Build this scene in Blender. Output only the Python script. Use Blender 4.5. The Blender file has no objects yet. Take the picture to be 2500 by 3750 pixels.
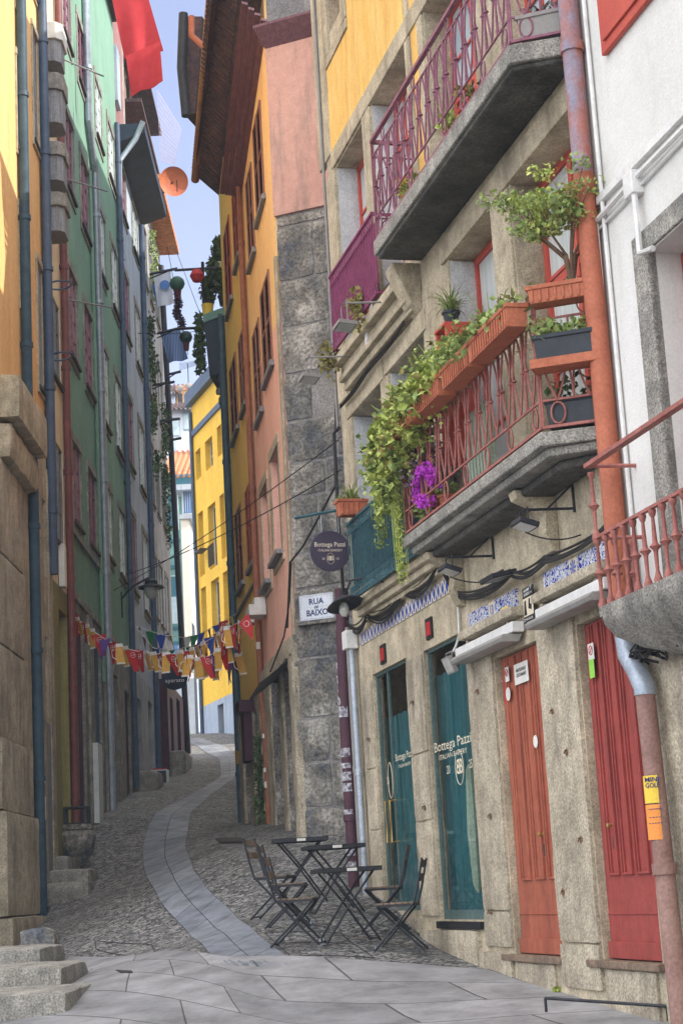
import bpy, bmesh, math, random
import numpy as np
from mathutils import Vector, Matrix, noise
SC = bpy.context.scene
COL = SC.collection
rnd = random.Random(7)
R = math.radians
V = Vector
# ------------------------------------------------------------------ camera
FPX = 6362.0; CZ = 1.6; PITCH = R(12.3); ROLL = R(3.2)
X0 = V((1, 0, 0)); U0 = V((0, -math.sin(PITCH), math.cos(PITCH))); F0 = V((0, math.cos(PITCH), math.sin(PITCH)))
CR = math.cos(ROLL) * X0 - math.sin(ROLL) * U0
CU = math.sin(ROLL) * X0 + math.cos(ROLL) * U0
cd = bpy.data.cameras.new('camera'); cam = bpy.data.objects.new('camera', cd); COL.objects.link(cam)
cd.sensor_fit = 'VERTICAL'; cd.sensor_height = 36.0; cd.sensor_width = 24.0
cd.lens = FPX / 3750 * 36.0
cd.clip_start = 0.1; cd.clip_end = 2000
Mx = Matrix((CR, CU, -F0)).transposed().to_4x4(); Mx.translation = V((0, 0, CZ))
cam.matrix_world = Mx
SC.camera = cam
# ------------------------------------------------------------------ world, sun, exposure
SUN_EL = R(38); SUN_AZ = R(100)      # azimuth clockwise from +Y
sdir = V((math.sin(SUN_AZ) * math.cos(SUN_EL), math.cos(SUN_AZ) * math.cos(SUN_EL), math.sin(SUN_EL)))
W = bpy.data.worlds.new('World'); SC.world = W; W.use_nodes = True
wn = W.node_tree; wn.nodes.clear()
wo = wn.nodes.new('ShaderNodeOutputWorld'); bg = wn.nodes.new('ShaderNodeBackground')
sky = wn.nodes.new('ShaderNodeTexSky'); sky.sky_type = 'NISHITA'; sky.sun_disc = False
sky.sun_elevation = SUN_EL; sky.sun_rotation = SUN_AZ; sky.air_density = 1.0; sky.dust_density = 1.2; sky.ozone_density = 1.6
# unseen bright cloud added to light the street, overhead and behind; clear ahead
tc = wn.nodes.new('ShaderNodeTexCoord'); sep = wn.nodes.new('ShaderNodeSeparateXYZ'); wn.links.new(tc.outputs['Generated'], sep.inputs[0])
nz = wn.nodes.new('ShaderNodeTexNoise'); nz.inputs['Scale'].default_value = 2.2; nz.inputs['Detail'].default_value = 5
wn.links.new(tc.outputs['Generated'], nz.inputs['Vector'])
m1 = wn.nodes.new('ShaderNodeMath'); m1.operation = 'MULTIPLY_ADD'; m1.inputs[1].default_value = -0.6; m1.inputs[2].default_value = 0.0
wn.links.new(sep.outputs['Y'], m1.inputs[0])
m2 = wn.nodes.new('ShaderNodeMath'); m2.operation = 'MULTIPLY_ADD'; m2.inputs[1].default_value = 1.0
wn.links.new(sep.outputs['Z'], m2.inputs[0]); wn.links.new(m1.outputs[0], m2.inputs[2])
m3 = wn.nodes.new('ShaderNodeMath'); m3.operation = 'ADD'; wn.links.new(m2.outputs[0], m3.inputs[0])
m4 = wn.nodes.new('ShaderNodeMath'); m4.operation = 'MULTIPLY_ADD'; m4.inputs[1].default_value = 1.4; m4.inputs[2].default_value = -0.7
wn.links.new(nz.outputs['Fac'], m4.inputs[0]); wn.links.new(m4.outputs[0], m3.inputs[1])
rp = wn.nodes.new('ShaderNodeValToRGB'); rp.color_ramp.elements[0].position = 0.15; rp.color_ramp.elements[1].position = 0.6
wn.links.new(m3.outputs[0], rp.inputs[0])
mixw = wn.nodes.new('ShaderNodeMix'); mixw.data_type = 'RGBA'
wn.links.new(rp.outputs[0], mixw.inputs['Factor']); 
tint = wn.nodes.new('ShaderNodeMix'); tint.data_type = 'RGBA'; tint.blend_type = 'MULTIPLY'; tint.inputs['Factor'].default_value = 1
wn.links.new(sky.outputs[0], tint.inputs[6]); tint.inputs[7].default_value = (2.9, 2.2, 2.05, 1)
wn.links.new(tint.outputs[2], mixw.inputs[6]); mixw.inputs[7].default_value = (19, 19, 19.6, 1)
wn.links.new(mixw.outputs[2], bg.inputs['Color']); bg.inputs['Strength'].default_value = 0.09
wn.links.new(bg.outputs[0], wo.inputs[0])
sl = bpy.data.lights.new('sun', 'SUN'); sl.energy = 4.0; sl.angle = R(0.5); sl.color = (1, 0.93, 0.82)
so = bpy.data.objects.new('sun', sl); COL.objects.link(so); so.rotation_euler = sdir.to_track_quat('Z', 'Y').to_euler(); so.location = (20, 0, 40)
SC.view_settings.view_transform = 'Standard'; SC.view_settings.look = 'None'; SC.view_settings.gamma = 1
SC.view_settings.exposure = 0.74
SC.render.engine = 'CYCLES'
SC.cycles.max_bounces = 6; SC.cycles.diffuse_bounces = 3

# ------------------------------------------------------------------ helpers
def pt(sx, sy, Y):           # a sight line from the tripod meets the vertical plane at distance Y
    r = F0 + CR * ((sx - 1250) / FPX) - CU * ((sy - 1875) / FPX)
    return V((0, 0, CZ)) + r * (Y / r.y)
class Fr:
    def __init__(s, O, u, v=(0, 0, 1), n=None):
        s.O = V(O); s.u = V(u).normalized(); s.v = V(v).normalized(); s.n = V(n).normalized() if n is not None else s.u.cross(s.v)
    def P(s, a, b, c=0): return s.O + s.u * a + s.v * b + s.n * c
    def at(s, a, b, c=0, flip=False): return Fr(s.P(a, b, c), -s.u if flip else s.u, s.v, s.n)
def facade(x, y, ang, side):
    a = R(ang); u = V((math.sin(a), math.cos(a), 0)); n = V((u.y, -u.x, 0)) * side
    return Fr((x, y, 0), u, (0, 0, 1), n)
def tag(o, label=None, cat=None, group=None, kind=None):
    if label: o['label'] = label
    if cat: o['category'] = cat
    if group: o['group'] = group
    if kind: o['kind'] = kind
    return o
def thing(name, loc, label, cat, group=None, rz=0):
    o = bpy.data.objects.new(name, None); COL.objects.link(o); o.location = V(loc); o.rotation_euler = (0, 0, rz)
    o.empty_display_size = 0.2
    return tag(o, label, cat, group)
def rootloc(p):
    while p.parent: p = p.parent
    return p.location.copy()
class MB:
    def __init__(s): s.v = []; s.f = []; s.mi = []; s.m = 0
    def add(s, vs, fs):
        b = len(s.v); s.v.extend([tuple(v) for v in vs]); s.f.extend([tuple(i + b for i in f) for f in fs]); s.mi.extend([s.m] * len(fs))
    def box(s, fr, a0, a1, b0, b1, c0, c1):
        P = fr.P
        s.add([P(a0,b0,c0),P(a1,b0,c0),P(a1,b1,c0),P(a0,b1,c0),P(a0,b0,c1),P(a1,b0,c1),P(a1,b1,c1),P(a0,b1,c1)],
              [(0,3,2,1),(4,5,6,7),(0,1,5,4),(1,2,6,5),(2,3,7,6),(3,0,4,7)]); return s
    def quad(s, a, b, c, d): s.add([a,b,c,d],[(0,1,2,3)]); return s
    def fq(s, fr, a0, a1, b0, b1, c): return s.quad(fr.P(a0,b0,c),fr.P(a1,b0,c),fr.P(a1,b1,c),fr.P(a0,b1,c))
    def prism(s, fr, pts, c0, c1):
        n = len(pts); s.add([fr.P(a,b,c0) for a,b in pts]+[fr.P(a,b,c1) for a,b in pts],
            [tuple(range(n))[::-1], tuple(range(n,2*n))]+[(i,(i+1)%n,(i+1)%n+n,i+n) for i in range(n)]); return s
    def tube(s, pts, r, n=6, r1=None, cap=True):
        pts = [V(p) for p in pts]; N = len(pts); r1 = r if r1 is None else r1; rings = []
        ref = None
        for i, p in enumerate(pts):
            t = (pts[min(i+1,N-1)] - pts[max(i-1,0)])
            t = t.normalized() if t.length > 1e-9 else V((0,0,1))
            if ref is None: ref = V((0,0,1)) if abs(t.z) < .9 else V((1,0,0))
            x = t.cross(ref); x = x.normalized() if x.length > 1e-6 else t.orthogonal().normalized()
            y = t.cross(x).normalized(); rr = r + (r1 - r) * i / max(1, N-1)
            rings.append([p + x*math.cos(2*math.pi*k/n)*rr + y*math.sin(2*math.pi*k/n)*rr for k in range(n)])
            ref = -y if False else ref
        vs = [q for g in rings for q in g]; fs = []
        for i in range(N-1):
            for k in range(n): fs.append((i*n+k, i*n+(k+1)%n, (i+1)*n+(k+1)%n, (i+1)*n+k))
        if cap: fs.append(tuple(range(n))[::-1]); fs.append(tuple(range((N-1)*n, N*n)))
        s.add(vs, fs); return s
    def lathe(s, base, prof, n=12, ax=None):
        base = V(base); ax = V(ax).normalized() if ax is not None else V((0,0,1)); x = ax.orthogonal().normalized(); y = ax.cross(x)
        vs = [base + ax*h + (x*math.cos(2*math.pi*k/n) + y*math.sin(2*math.pi*k/n))*r for r, h in prof for k in range(n)]; N = len(prof)
        fs = [(i*n+k, i*n+(k+1)%n, (i+1)*n+(k+1)%n, (i+1)*n+k) for i in range(N-1) for k in range(n)]
        fs += [tuple(range(n))[::-1], tuple(range((N-1)*n, N*n))]; s.add(vs, fs); return s
    def rough(s, fr, a0, a1, b0, b1, c0, c1, step=.12, amp=.012, rd=.02, sd=0):
        # weathered block: subdivided, corners eased, surface displaced
        na = max(2, int((a1-a0)/step)); nb = max(2, int((b1-b0)/step)); nc = max(1, int((c1-c0)/step))
        idx = {}; vs = []; fs = []
        def vid(i, j, k):
            if (i,j,k) in idx: return idx[(i,j,k)]
            a = a0+(a1-a0)*i/na; b = b0+(b1-b0)*j/nb; c = c0+(c1-c0)*k/nc
            ca, cb, cc = (a0+a1)/2, (b0+b1)/2, (c0+c1)/2; on = (i in (0,na))+(j in (0,nb))+(k in (0,nc))
            if on >= 2:
                if i in (0,na): a += rd*(.6 if on==2 else .9)*(1 if a < ca else -1)
                if j in (0,nb): b += rd*(.6 if on==2 else .9)*(1 if b < cb else -1)
                if k in (0,nc): c += rd*(.6 if on==2 else .9)*(1 if c < cc else -1)
            p = fr.P(a, b, c); q = noise.noise_vector(p*4.3+V((sd*7.7,0,0)))*amp + noise.noise_vector(p*13+V((0,sd*3.1,0)))*amp*.5
            vs.append(p+q); idx[(i,j,k)] = len(vs)-1; return len(vs)-1
        for i in range(na):
            for j in range(nb):
                fs.append((vid(i,j,nc),vid(i+1,j,nc),vid(i+1,j+1,nc),vid(i,j+1,nc))); fs.append((vid(i,j,0),vid(i,j+1,0),vid(i+1,j+1,0),vid(i+1,j,0)))
        for i in range(na):
            for k in range(nc):
                fs.append((vid(i,0,k),vid(i+1,0,k),vid(i+1,0,k+1),vid(i,0,k+1))); fs.append((vid(i,nb,k),vid(i,nb,k+1),vid(i+1,nb,k+1),vid(i+1,nb,k)))
        for j in range(nb):
            for k in range(nc):
                fs.append((vid(0,j,k),vid(0,j,k+1),vid(0,j+1,k+1),vid(0,j+1,k))); fs.append((vid(na,j,k),vid(na,j+1,k),vid(na,j+1,k+1),vid(na,j,k+1)))
        s.add(vs, fs); return s
    def leaves(s, c, rad, n, size, up=.3, rg=None, droop=0):
        rg = rg or rnd; c = V(c)
        for _ in range(n):
            d = V((rg.gauss(0,1), rg.gauss(0,1), rg.gauss(0,1))); d = d.normalized() * (rg.random()**.45)
            p = c + V((d.x*rad[0], d.y*rad[1], d.z*rad[2])); p.z -= droop*rg.random()**2
            z = size*(.6+.8*rg.random()); a = V((rg.gauss(0,1), rg.gauss(0,1), rg.gauss(0,.6)+up)).normalized()
            b = a.orthogonal().normalized(); b = (b*math.cos(rg.random()*6.3)+a.cross(b)*math.sin(rg.random()*6.3)); w = a.cross(b)
            s.add([p-b*z*.5, p+w*z*.38+a*z*.1, p+b*z*.55, p-w*z*.38+a*z*.1], [(0,1,2),(0,2,3)])
        return s
    def blade(s, p, q, w, sag=.0, seg=4):
        p = V(p); q = V(q); t = (q-p); side = t.cross(V((0,0,1))); side = side.normalized()*w if side.length > 1e-6 else V((w,0,0))
        pr = None
        for i in range(seg+1):
            f = i/seg; m = p.lerp(q, f); m.z += sag*4*f*(1-f); k = 1-f*.85
            cur = (m-side*k, m+side*k)
            if pr: s.quad(pr[0], pr[1], cur[1], cur[0])
            pr = cur
        return s
    def build(s, name, mat, parent=None, smooth=False, bevel=0, recalc=True, tagargs=None):
        if parent is not None: L = rootloc(parent)
        else:
            xs = [v[0] for v in s.v]; ys = [v[1] for v in s.v]; L = V(((min(xs)+max(xs))/2, (min(ys)+max(ys))/2, min(v[2] for v in s.v)))
        me = bpy.data.meshes.new(name); me.from_pydata([(v[0]-L.x, v[1]-L.y, v[2]-L.z) for v in s.v], [], s.f)
        for m in (mat if isinstance(mat, (list, tuple)) else [mat]): me.materials.append(m)
        if any(s.mi): me.polygons.foreach_set('material_index', s.mi)
        if smooth: me.polygons.foreach_set('use_smooth', [True]*len(s.f))
        if recalc:
            bm = bmesh.new(); bm.from_mesh(me); bmesh.ops.recalc_face_normals(bm, faces=bm.faces); bm.to_mesh(me); bm.free()
        me.update(); o = bpy.data.objects.new(name, me); COL.objects.link(o)
        if parent is not None: o.parent = parent
        else: o.location = L
        if smooth and recalc:
            try: me.set_sharp_from_angle(angle=R(40))
            except Exception: pass
        if bevel:
            b = o.modifiers.new('bevel', 'BEVEL'); b.width = bevel; b.segments = 2; b.limit_method = 'ANGLE'
        if tagargs: tag(o, *tagargs)
        return o
def copy_tree(o, parent=None):
    c = o.copy(); COL.objects.link(c)
    if parent: c.parent = parent
    for ch in list(o.children): copy_tree(ch, c)
    return c
# ------------------------------------------------------------------ materials
def lin(v): v = v/255; return v/12.92 if v <= .04045 else ((v+.055)/1.055)**2.4
def C(r, g, b, k=1):
    R_, G_, B_ = lin(r), lin(g), lin(b); Y_ = .25*R_+.6*G_+.15*B_; q = .10
    return (min((R_*(1-q)+Y_*q)*k, .9), min((G_*(1-q)+Y_*q)*k, .9), min((B_*(1-q)+Y_*q)*k, .9), 1)
def mat(name, c1, c2=None, scale=2.0, rough=.85, bump=.25, bscale=45, metal=0, grain=.12, stain=None, stainamt=.4, stretch=None, spec=.3, c3=None, vor=None, blotch=None):
    if blotch is None: blotch = .16 if 'paint' in name else .24 if 'granite' in name or 'stone' in name else .035 if 'white' in name else .07 if 'plaster' in name else (.1 if grain else 0)
    m = bpy.data.materials.new(name); m.use_nodes = True; nt = m.node_tree; N = nt.nodes; Lk = nt.links
    p = N['Principled BSDF']; p.inputs['Roughness'].default_value = rough; p.inputs['Metallic'].default_value = metal
    p.inputs['Specular IOR Level'].default_value = spec
    t = N.new('ShaderNodeTexCoord'); mp = N.new('ShaderNodeMapping'); Lk.new(t.outputs['Object'], mp.inputs[0])
    if stretch: mp.inputs['Scale'].default_value = stretch
    n1 = N.new('ShaderNodeTexNoise'); n1.inputs['Scale'].default_value = scale; n1.inputs['Detail'].default_value = 6; n1.inputs['Roughness'].default_value = .62
    Lk.new(mp.outputs[0], n1.inputs['Vector'])
    r1 = N.new('ShaderNodeValToRGB'); e = r1.color_ramp.elements; e[0].position = .34; e[1].position = .66
    e[0].color = c1; e[1].color = c2 or c1
    if c3: k = e.new(.5); k.color = c3
    Lk.new(n1.outputs['Fac'], r1.inputs[0]); col = r1.outputs[0]
    n2 = N.new('ShaderNodeTexNoise'); n2.inputs['Scale'].default_value = bscale; n2.inputs['Detail'].default_value = 3; Lk.new(t.outputs['Object'], n2.inputs['Vector'])
    if grain:
        mr = N.new('ShaderNodeMapRange'); mr.inputs[1].default_value = .3; mr.inputs[2].default_value = .7; mr.inputs[3].default_value = 1-grain*1.6; mr.inputs[4].default_value = 1+grain*1.6
        Lk.new(n2.outputs['Fac'], mr.inputs[0]); mm = N.new('ShaderNodeMix'); mm.data_type = 'RGBA'; mm.blend_type = 'MULTIPLY'; mm.inputs['Factor'].default_value = 1
        Lk.new(col, mm.inputs[6]); Lk.new(mr.outputs[0], mm.inputs[7]); col = mm.outputs[2]
    if blotch:
        n4 = N.new('ShaderNodeTexNoise'); n4.inputs['Scale'].default_value = 7.5; n4.inputs['Detail'].default_value = 5; n4.inputs['Roughness'].default_value = .7; Lk.new(t.outputs['Object'], n4.inputs['Vector'])
        m4_ = N.new('ShaderNodeMapRange'); m4_.inputs[1].default_value = .32; m4_.inputs[2].default_value = .68; m4_.inputs[3].default_value = 1-blotch; m4_.inputs[4].default_value = 1+blotch*.8; Lk.new(n4.outputs['Fac'], m4_.inputs[0])
        mb_ = N.new('ShaderNodeMix'); mb_.data_type = 'RGBA'; mb_.blend_type = 'MULTIPLY'; mb_.inputs['Factor'].default_value = 1; Lk.new(col, mb_.inputs[6]); Lk.new(m4_.outputs[0], mb_.inputs[7]); col = mb_.outputs[2]
    if stain:
        ms = N.new('ShaderNodeMapping'); ms.inputs['Scale'].default_value = (3.2, 3.2, .55); Lk.new(t.outputs['Object'], ms.inputs[0])
        n3 = N.new('ShaderNodeTexNoise'); n3.inputs['Scale'].default_value = 1.0; n3.inputs['Detail'].default_value = 7; n3.inputs['Roughness'].default_value = .7; Lk.new(ms.outputs[0], n3.inputs['Vector'])
        r3 = N.new('ShaderNodeMapRange'); r3.inputs[1].default_value = .5; r3.inputs[2].default_value = .72; r3.inputs[3].default_value = 0; r3.inputs[4].default_value = stainamt; Lk.new(n3.outputs['Fac'], r3.inputs[0])
        mx = N.new('ShaderNodeMix'); mx.data_type = 'RGBA'; Lk.new(r3.outputs[0], mx.inputs['Factor']); Lk.new(col, mx.inputs[6]); mx.inputs[7].default_value = stain; col = mx.outputs[2]
    Lk.new(col, p.inputs['Base Color'])
    if bump:
        bu = N.new('ShaderNodeBump'); bu.inputs['Strength'].default_value = bump; bu.inputs['Distance'].default_value = .02
        ad = N.new('ShaderNodeMath'); ad.operation = 'ADD'; Lk.new(n2.outputs['Fac'], ad.inputs[0]); Lk.new(n1.outputs['Fac'], ad.inputs[1]); Lk.new(ad.outputs[0], bu.inputs['Height'])
        Lk.new(bu.outputs[0], p.inputs['Normal'])
    return m
def flat(name, c, rough=.6, metal=0, spec=.4): return mat(name, c, tuple(list(x*.82 for x in c[:3])+[1]), scale=6, rough=rough, metal=metal, bump=.05, grain=.05, spec=spec)
M = {}
M['granite'] = mat('granite', C(150,140,120), C(192,180,156), 1.3, bump=.55, bscale=48, grain=.22, stain=C(98,92,82), stainamt=.75)
M['granite_smooth'] = mat('granite_smooth', C(160,149,124), C(196,182,154), 1.6, bump=.35, bscale=60, grain=.16, stain=C(112,102,86), stainamt=.75)
M['granite_grey'] = mat('granite_grey', C(118,116,110), C(160,156,146), 3, bump=.6, bscale=60, grain=.3, stain=C(75,76,74), stainamt=.5)
M['granite_dark'] = mat('granite_dark', C(84,88,96), C(168,164,156), 1.7, blotch=.3, bump=1.0, bscale=24, grain=.3, stain=C(60,66,66), stainamt=.7, c3=C(124,120,112))
M['mortar'] = mat('mortar', C(112,112,114), C(146,142,138), 2.5, bump=.6, bscale=40, grain=.2)
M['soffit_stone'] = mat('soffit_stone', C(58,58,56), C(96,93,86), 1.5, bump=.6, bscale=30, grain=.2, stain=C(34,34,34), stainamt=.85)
M['yellow_plaster'] = mat('yellow_plaster', C(222,170,66), C(234,194,108), 2, bump=.2, bscale=60, grain=.08, stretch=(3,3,.7), stain=C(190,130,52), stainamt=.55)
M['orange_plaster'] = mat('orange_plaster', C(252,200,124), C(254,208,140), 1.2, bump=.12, grain=.05, stain=C(205,140,84), stainamt=.4)
M['pink_plaster'] = mat('pink_plaster', C(238,180,158), C(244,190,168), 1.2, bump=.14, grain=.05, stain=C(120,112,100), stainamt=.35)
M['gold_plaster'] = mat('gold_plaster', C(252,200,84), C(254,208,104), 1.0, bump=.12, grain=.05, stain=C(200,140,60), stainamt=.3)
M['far_yellow'] = mat('far_yellow', C(244,190,22), C(248,200,36), 1.0, bump=.08, grain=.04, stain=C(216,156,30), stainamt=.4)
M['white_plaster'] = mat('white_plaster', C(206,205,199), C(218,217,212), .9, bump=.2, bscale=50, grain=.04, stain=C(176,174,166), stainamt=.35)
M['whitewash'] = mat('whitewash', C(176,180,184), C(206,208,208), 2, bump=.4, grain=.12, stain=C(140,140,136), stainamt=.4)
M['near_orange'] = mat('near_orange', C(228,176,104), C(236,190,122), 1.2, bump=.12, grain=.06, stretch=(2,2,.3), stain=C(190,118,44), stainamt=.4)
M['cream_plaster'] = mat('cream_plaster', C(226,204,164), C(234,216,178), 1.2, bump=.15, grain=.08, stain=C(190,160,124), stainamt=.45)
M['green_plaster'] = mat('green_plaster', C(108,150,128), C(122,164,142), .8, bump=.1, bscale=30, grain=.05, stain=C(112,132,124), stainamt=.5)
M['bluegrey_plaster'] = mat('bluegrey_plaster', C(160,174,192), C(178,190,206), .9, bump=.15, grain=.06, stain=C(102,114,128), stainamt=.5)
M['old_plaster'] = mat('old_plaster', C(142,148,154), C(176,178,180), 1.5, bump=.4, grain=.15, stain=C(76,82,84), stainamt=.6)
M['far_pale'] = mat('far_pale', C(206,214,224), C(222,226,230), 1.2, bump=.1, grain=.05)
M['far_white'] = mat('far_white', C(222,220,214), C(232,230,224), 1.5, bump=.2, grain=.08)
M['ochre'] = mat('ochre', C(216,176,126), C(200,150,100), 1.2, bump=.3, grain=.1, stain=C(150,120,96), stainamt=.5)
M['teal_tile'] = mat('teal_tile', C(92,138,136), C(108,152,148), 1.5, bump=.1, grain=.08)
M['teal_dark'] = mat('teal_dark', C(40,92,110), C(56,110,126), 1.5, bump=.1, grain=.08)
M['rooftile'] = mat('rooftile', C(176,104,66), C(206,140,92), 5, bump=.5, bscale=18, grain=.25, stain=C(120,84,66), stainamt=.5)
M['old_rooftile'] = mat('old_rooftile', C(58,46,50), C(84,62,58), 4, bump=.5, bscale=18, grain=.25)
M['red_paint'] = mat('red_paint', C(146,56,50), C(160,66,58), 2.4, rough=.5, bump=.12, grain=.06, stain=C(104,44,40), stainamt=.6, stretch=(4,4,.6))
M['orange_paint'] = mat('orange_paint', C(152,76,54), C(172,94,66), 2.4, rough=.5, bump=.12, grain=.06, stain=C(120,60,46), stainamt=.6, stretch=(4,4,.5))
M['window_red'] = mat('window_red', C(184,66,52), C(196,78,60), 3, rough=.5, bump=.1, grain=.05)
M['purple_iron'] = mat('purple_iron', C(128,74,96), C(146,92,112), 8, rough=.6, bump=.2, grain=.15, stain=C(120,60,50), stainamt=.4)
M['plum_iron'] = mat('plum_iron', C(122,44,88), C(136,56,98), 6, rough=.6, bump=.2, grain=.12)
M['teal_iron'] = mat('teal_iron', C(34,74,84), C(48,92,100), 6, rough=.6, bump=.2, grain=.15)
M['red_iron'] = mat('red_iron', C(146,82,74), C(166,102,92), 8, rough=.6, bump=.2, grain=.12, stain=C(120,56,46), stainamt=.4)
M['terracotta'] = mat('terracotta', C(170,92,60), C(184,106,72), 5, rough=.7, bump=.2, grain=.1, stain=C(130,66,44), stainamt=.4)
M['black_iron'] = mat('black_iron', C(34,36,42), C(46,48,54), 8, rough=.5, bump=.15, grain=.15)
M['black_plastic'] = mat('black_plastic', C(34,40,48), C(44,50,58), 8, rough=.45, bump=.05, grain=.05)
M['slat_dark'] = mat('slat_dark', C(48,44,44), C(72,64,58), 8, rough=.6, bump=.2, grain=.2, stretch=(6,6,6))
M['slat_wood'] = mat('slat_wood', C(104,88,74), C(136,114,94), 8, rough=.7, bump=.2, grain=.2)
M['dark_glass'] = mat('dark_glass', C(26,32,38), C(38,46,54), 1.5, rough=.08, bump=0, grain=0, spec=.6)
M['curtain_glass'] = mat('curtain_glass', C(176,184,184), C(206,210,206), 3, rough=.12, bump=0, grain=0, spec=.5, stretch=(9,9,.4))
M['pale_glass'] = mat('pale_glass', C(150,176,186), C(188,208,212), 2, rough=.1, bump=0, grain=0, spec=.6)
M['galv'] = mat('galvanised', C(146,158,172), C(172,182,194), 6, rough=.42, metal=.35, bump=.1, grain=.1)
M['slate_pipe'] = mat('slate_pipe', C(62,80,104), C(76,94,118), 4, rough=.5, bump=.1, grain=.1)
M['teal_pipe'] = mat('teal_pipe', C(44,70,88), C(60,88,104), 4, rough=.5, bump=.1, grain=.12)
M['brown_pipe'] = mat('brown_pipe', C(112,58,58), C(128,72,68), 4, rough=.5, bump=.1, grain=.1)
M['orange_pipe'] = mat('orange_pipe', C(170,92,62), C(184,104,72), 2, rough=.6, bump=.2, grain=.08, stain=C(150,70,46), stainamt=.4)
M['peel_pipe'] = mat('peel_pipe', C(174,96,70), C(130,138,160), 2.2, rough=.6, bump=.3, grain=.08, stretch=(2,2,1))
M['rust_pipe'] = mat('rust_pipe', C(136,100,90), C(160,126,114), 2, rough=.6, bump=.2, grain=.12)
M['darkplum'] = mat('darkplum', C(70,40,54), C(84,50,62), 3, rough=.6, bump=.1, grain=.1)
M['purple_wood'] = mat('purple_wood', C(132,84,104), C(150,100,116), 4, rough=.6, bump=.1, grain=.1, stretch=(8,8,.6))
M['plum_board'] = mat('plum_board', C(104,70,80), C(126,88,96), 3, rough=.7, bump=.3, grain=.15, stretch=(6,1,6))
M['white_wood'] = mat('white_wood', C(196,204,204), C(214,220,218), 6, rough=.5, bump=.1, grain=.06)
M['grey_wood'] = mat('grey_wood', C(110,112,116), C(146,148,152), 4, rough=.8, bump=.3, grain=.15, stretch=(9,9,.6))
M['olive_wood'] = mat('olive_wood', C(128,122,62), C(146,138,76), 3, rough=.6, bump=.15, grain=.1, stretch=(8,8,.5))
M['shutter_brown'] = mat('shutter_brown', C(134,92,74), C(154,108,84), 4, rough=.65, bump=.2, grain=.12, stretch=(8,8,.8))
M['shutter_red'] = mat('shutter_red', C(158,78,58), C(176,92,66), 4, rough=.65, bump=.2, grain=.12, stretch=(8,8,.8))
M['metal_sheet'] = mat('rust_sheet', C(120,82,84), C(144,104,100), 3, rough=.7, bump=.2, grain=.15, stretch=(6,6,.5))
M['white_plastic'] = flat('white_plastic', C(222,222,220), .45)
M['awning_grey'] = flat('awning_grey', C(148,146,142), .5)
M['grey_box'] = flat('grey_box', C(140,136,132), .6)
M['cable'] = flat('cable', C(30,30,32), .6)
M['dark'] = flat('dark_void', C(22,22,26), .9)
M['leaf_bright'] = mat('leaf_bright', C(138,160,56), C(190,198,96), 9, rough=.6, bump=0, grain=.15, bscale=12)
M['leaf_mid'] = mat('leaf_mid', C(104,130,60), C(150,166,86), 9, rough=.6, bump=0, grain=.15, bscale=12)
M['leaf_dark'] = mat('leaf_dark', C(50,78,44), C(84,110,58), 9, rough=.6, bump=0, grain=.15, bscale=12)
M['leaf_dry'] = mat('leaf_dry', C(150,140,60), C(120,110,60), 9, rough=.7, bump=0, grain=.15, bscale=12)
M['twig'] = mat('twig', C(96,74,56), C(120,96,74), 9, rough=.8, bump=.2)
M['flower_magenta'] = mat('flower_magenta', C(176,24,190), C(200,50,206), 14, rough=.6, bump=0, grain=.1)
M['flower_red'] = flat('flower_red', C(196,60,46))
M['heather'] = mat('heather', C(112,98,104), C(138,124,124), 9, rough=.8, bump=0, grain=.15)
M['red_cloth'] = mat('red_cloth', C(186,30,42), C(198,44,54), 2, rough=.8, bump=.1, grain=.05)
M['white_cloth'] = mat('white_cloth', C(196,202,214), C(206,210,220), 2, rough=.9, bump=.05, grain=.04)
M['blue_cloth'] = flat('blue_cloth', C(70,124,196))
M['red'] = flat('red', C(196,28,34)); M['yellow'] = flat('yellow', C(236,206,50)); M['green'] = flat('green', C(30,140,84)); M['blue'] = flat('blue', C(40,90,200)); M['violet'] = flat('violet', C(110,70,160)); M['beer'] = flat('beer', C(222,170,64)); M['white'] = flat('white', C(232,232,230)); M['maroon'] = flat('maroon', C(96,32,36)); M['pale_lilac'] = flat('pale_lilac', C(198,188,206)); M['orange_dish'] = mat('orange_dish', C(206,112,62), C(190,96,56), 3, rough=.6, bump=.05)
M['signboard'] = mat('signboard', C(62,54,72), C(72,62,80), 3, rough=.5, bump=.05, grain=.04)
M['navy'] = flat('navy', C(24,44,110)); M['gold'] = flat('brass', C(196,160,84), .35, .7); M['ink'] = flat('ink', C(28,28,30)); M['cream'] = flat('cream', C(226,214,186))
M['paper'] = flat('paper', C(228,226,218), .7); M['lime'] = flat('lime_paper', C(140,214,60), .7); M['poster_yellow'] = flat('poster_yellow', C(246,206,20), .6); M['poster_orange'] = flat('poster_orange', C(246,150,40), .6)
M['glass_clear'] = flat('lamp_glass', C(190,190,185), .1, 0, .6)
M['curtain_teal'] = mat('curtain_teal', C(28,84,92), C(48,112,116), 3, rough=.8, bump=.1, grain=.06, stretch=(10,10,.6))
M['umbrella'] = mat('umbrella', C(136,152,132), C(164,176,156), 9, rough=.8, bump=.1, stretch=(14,14,.6))
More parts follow.
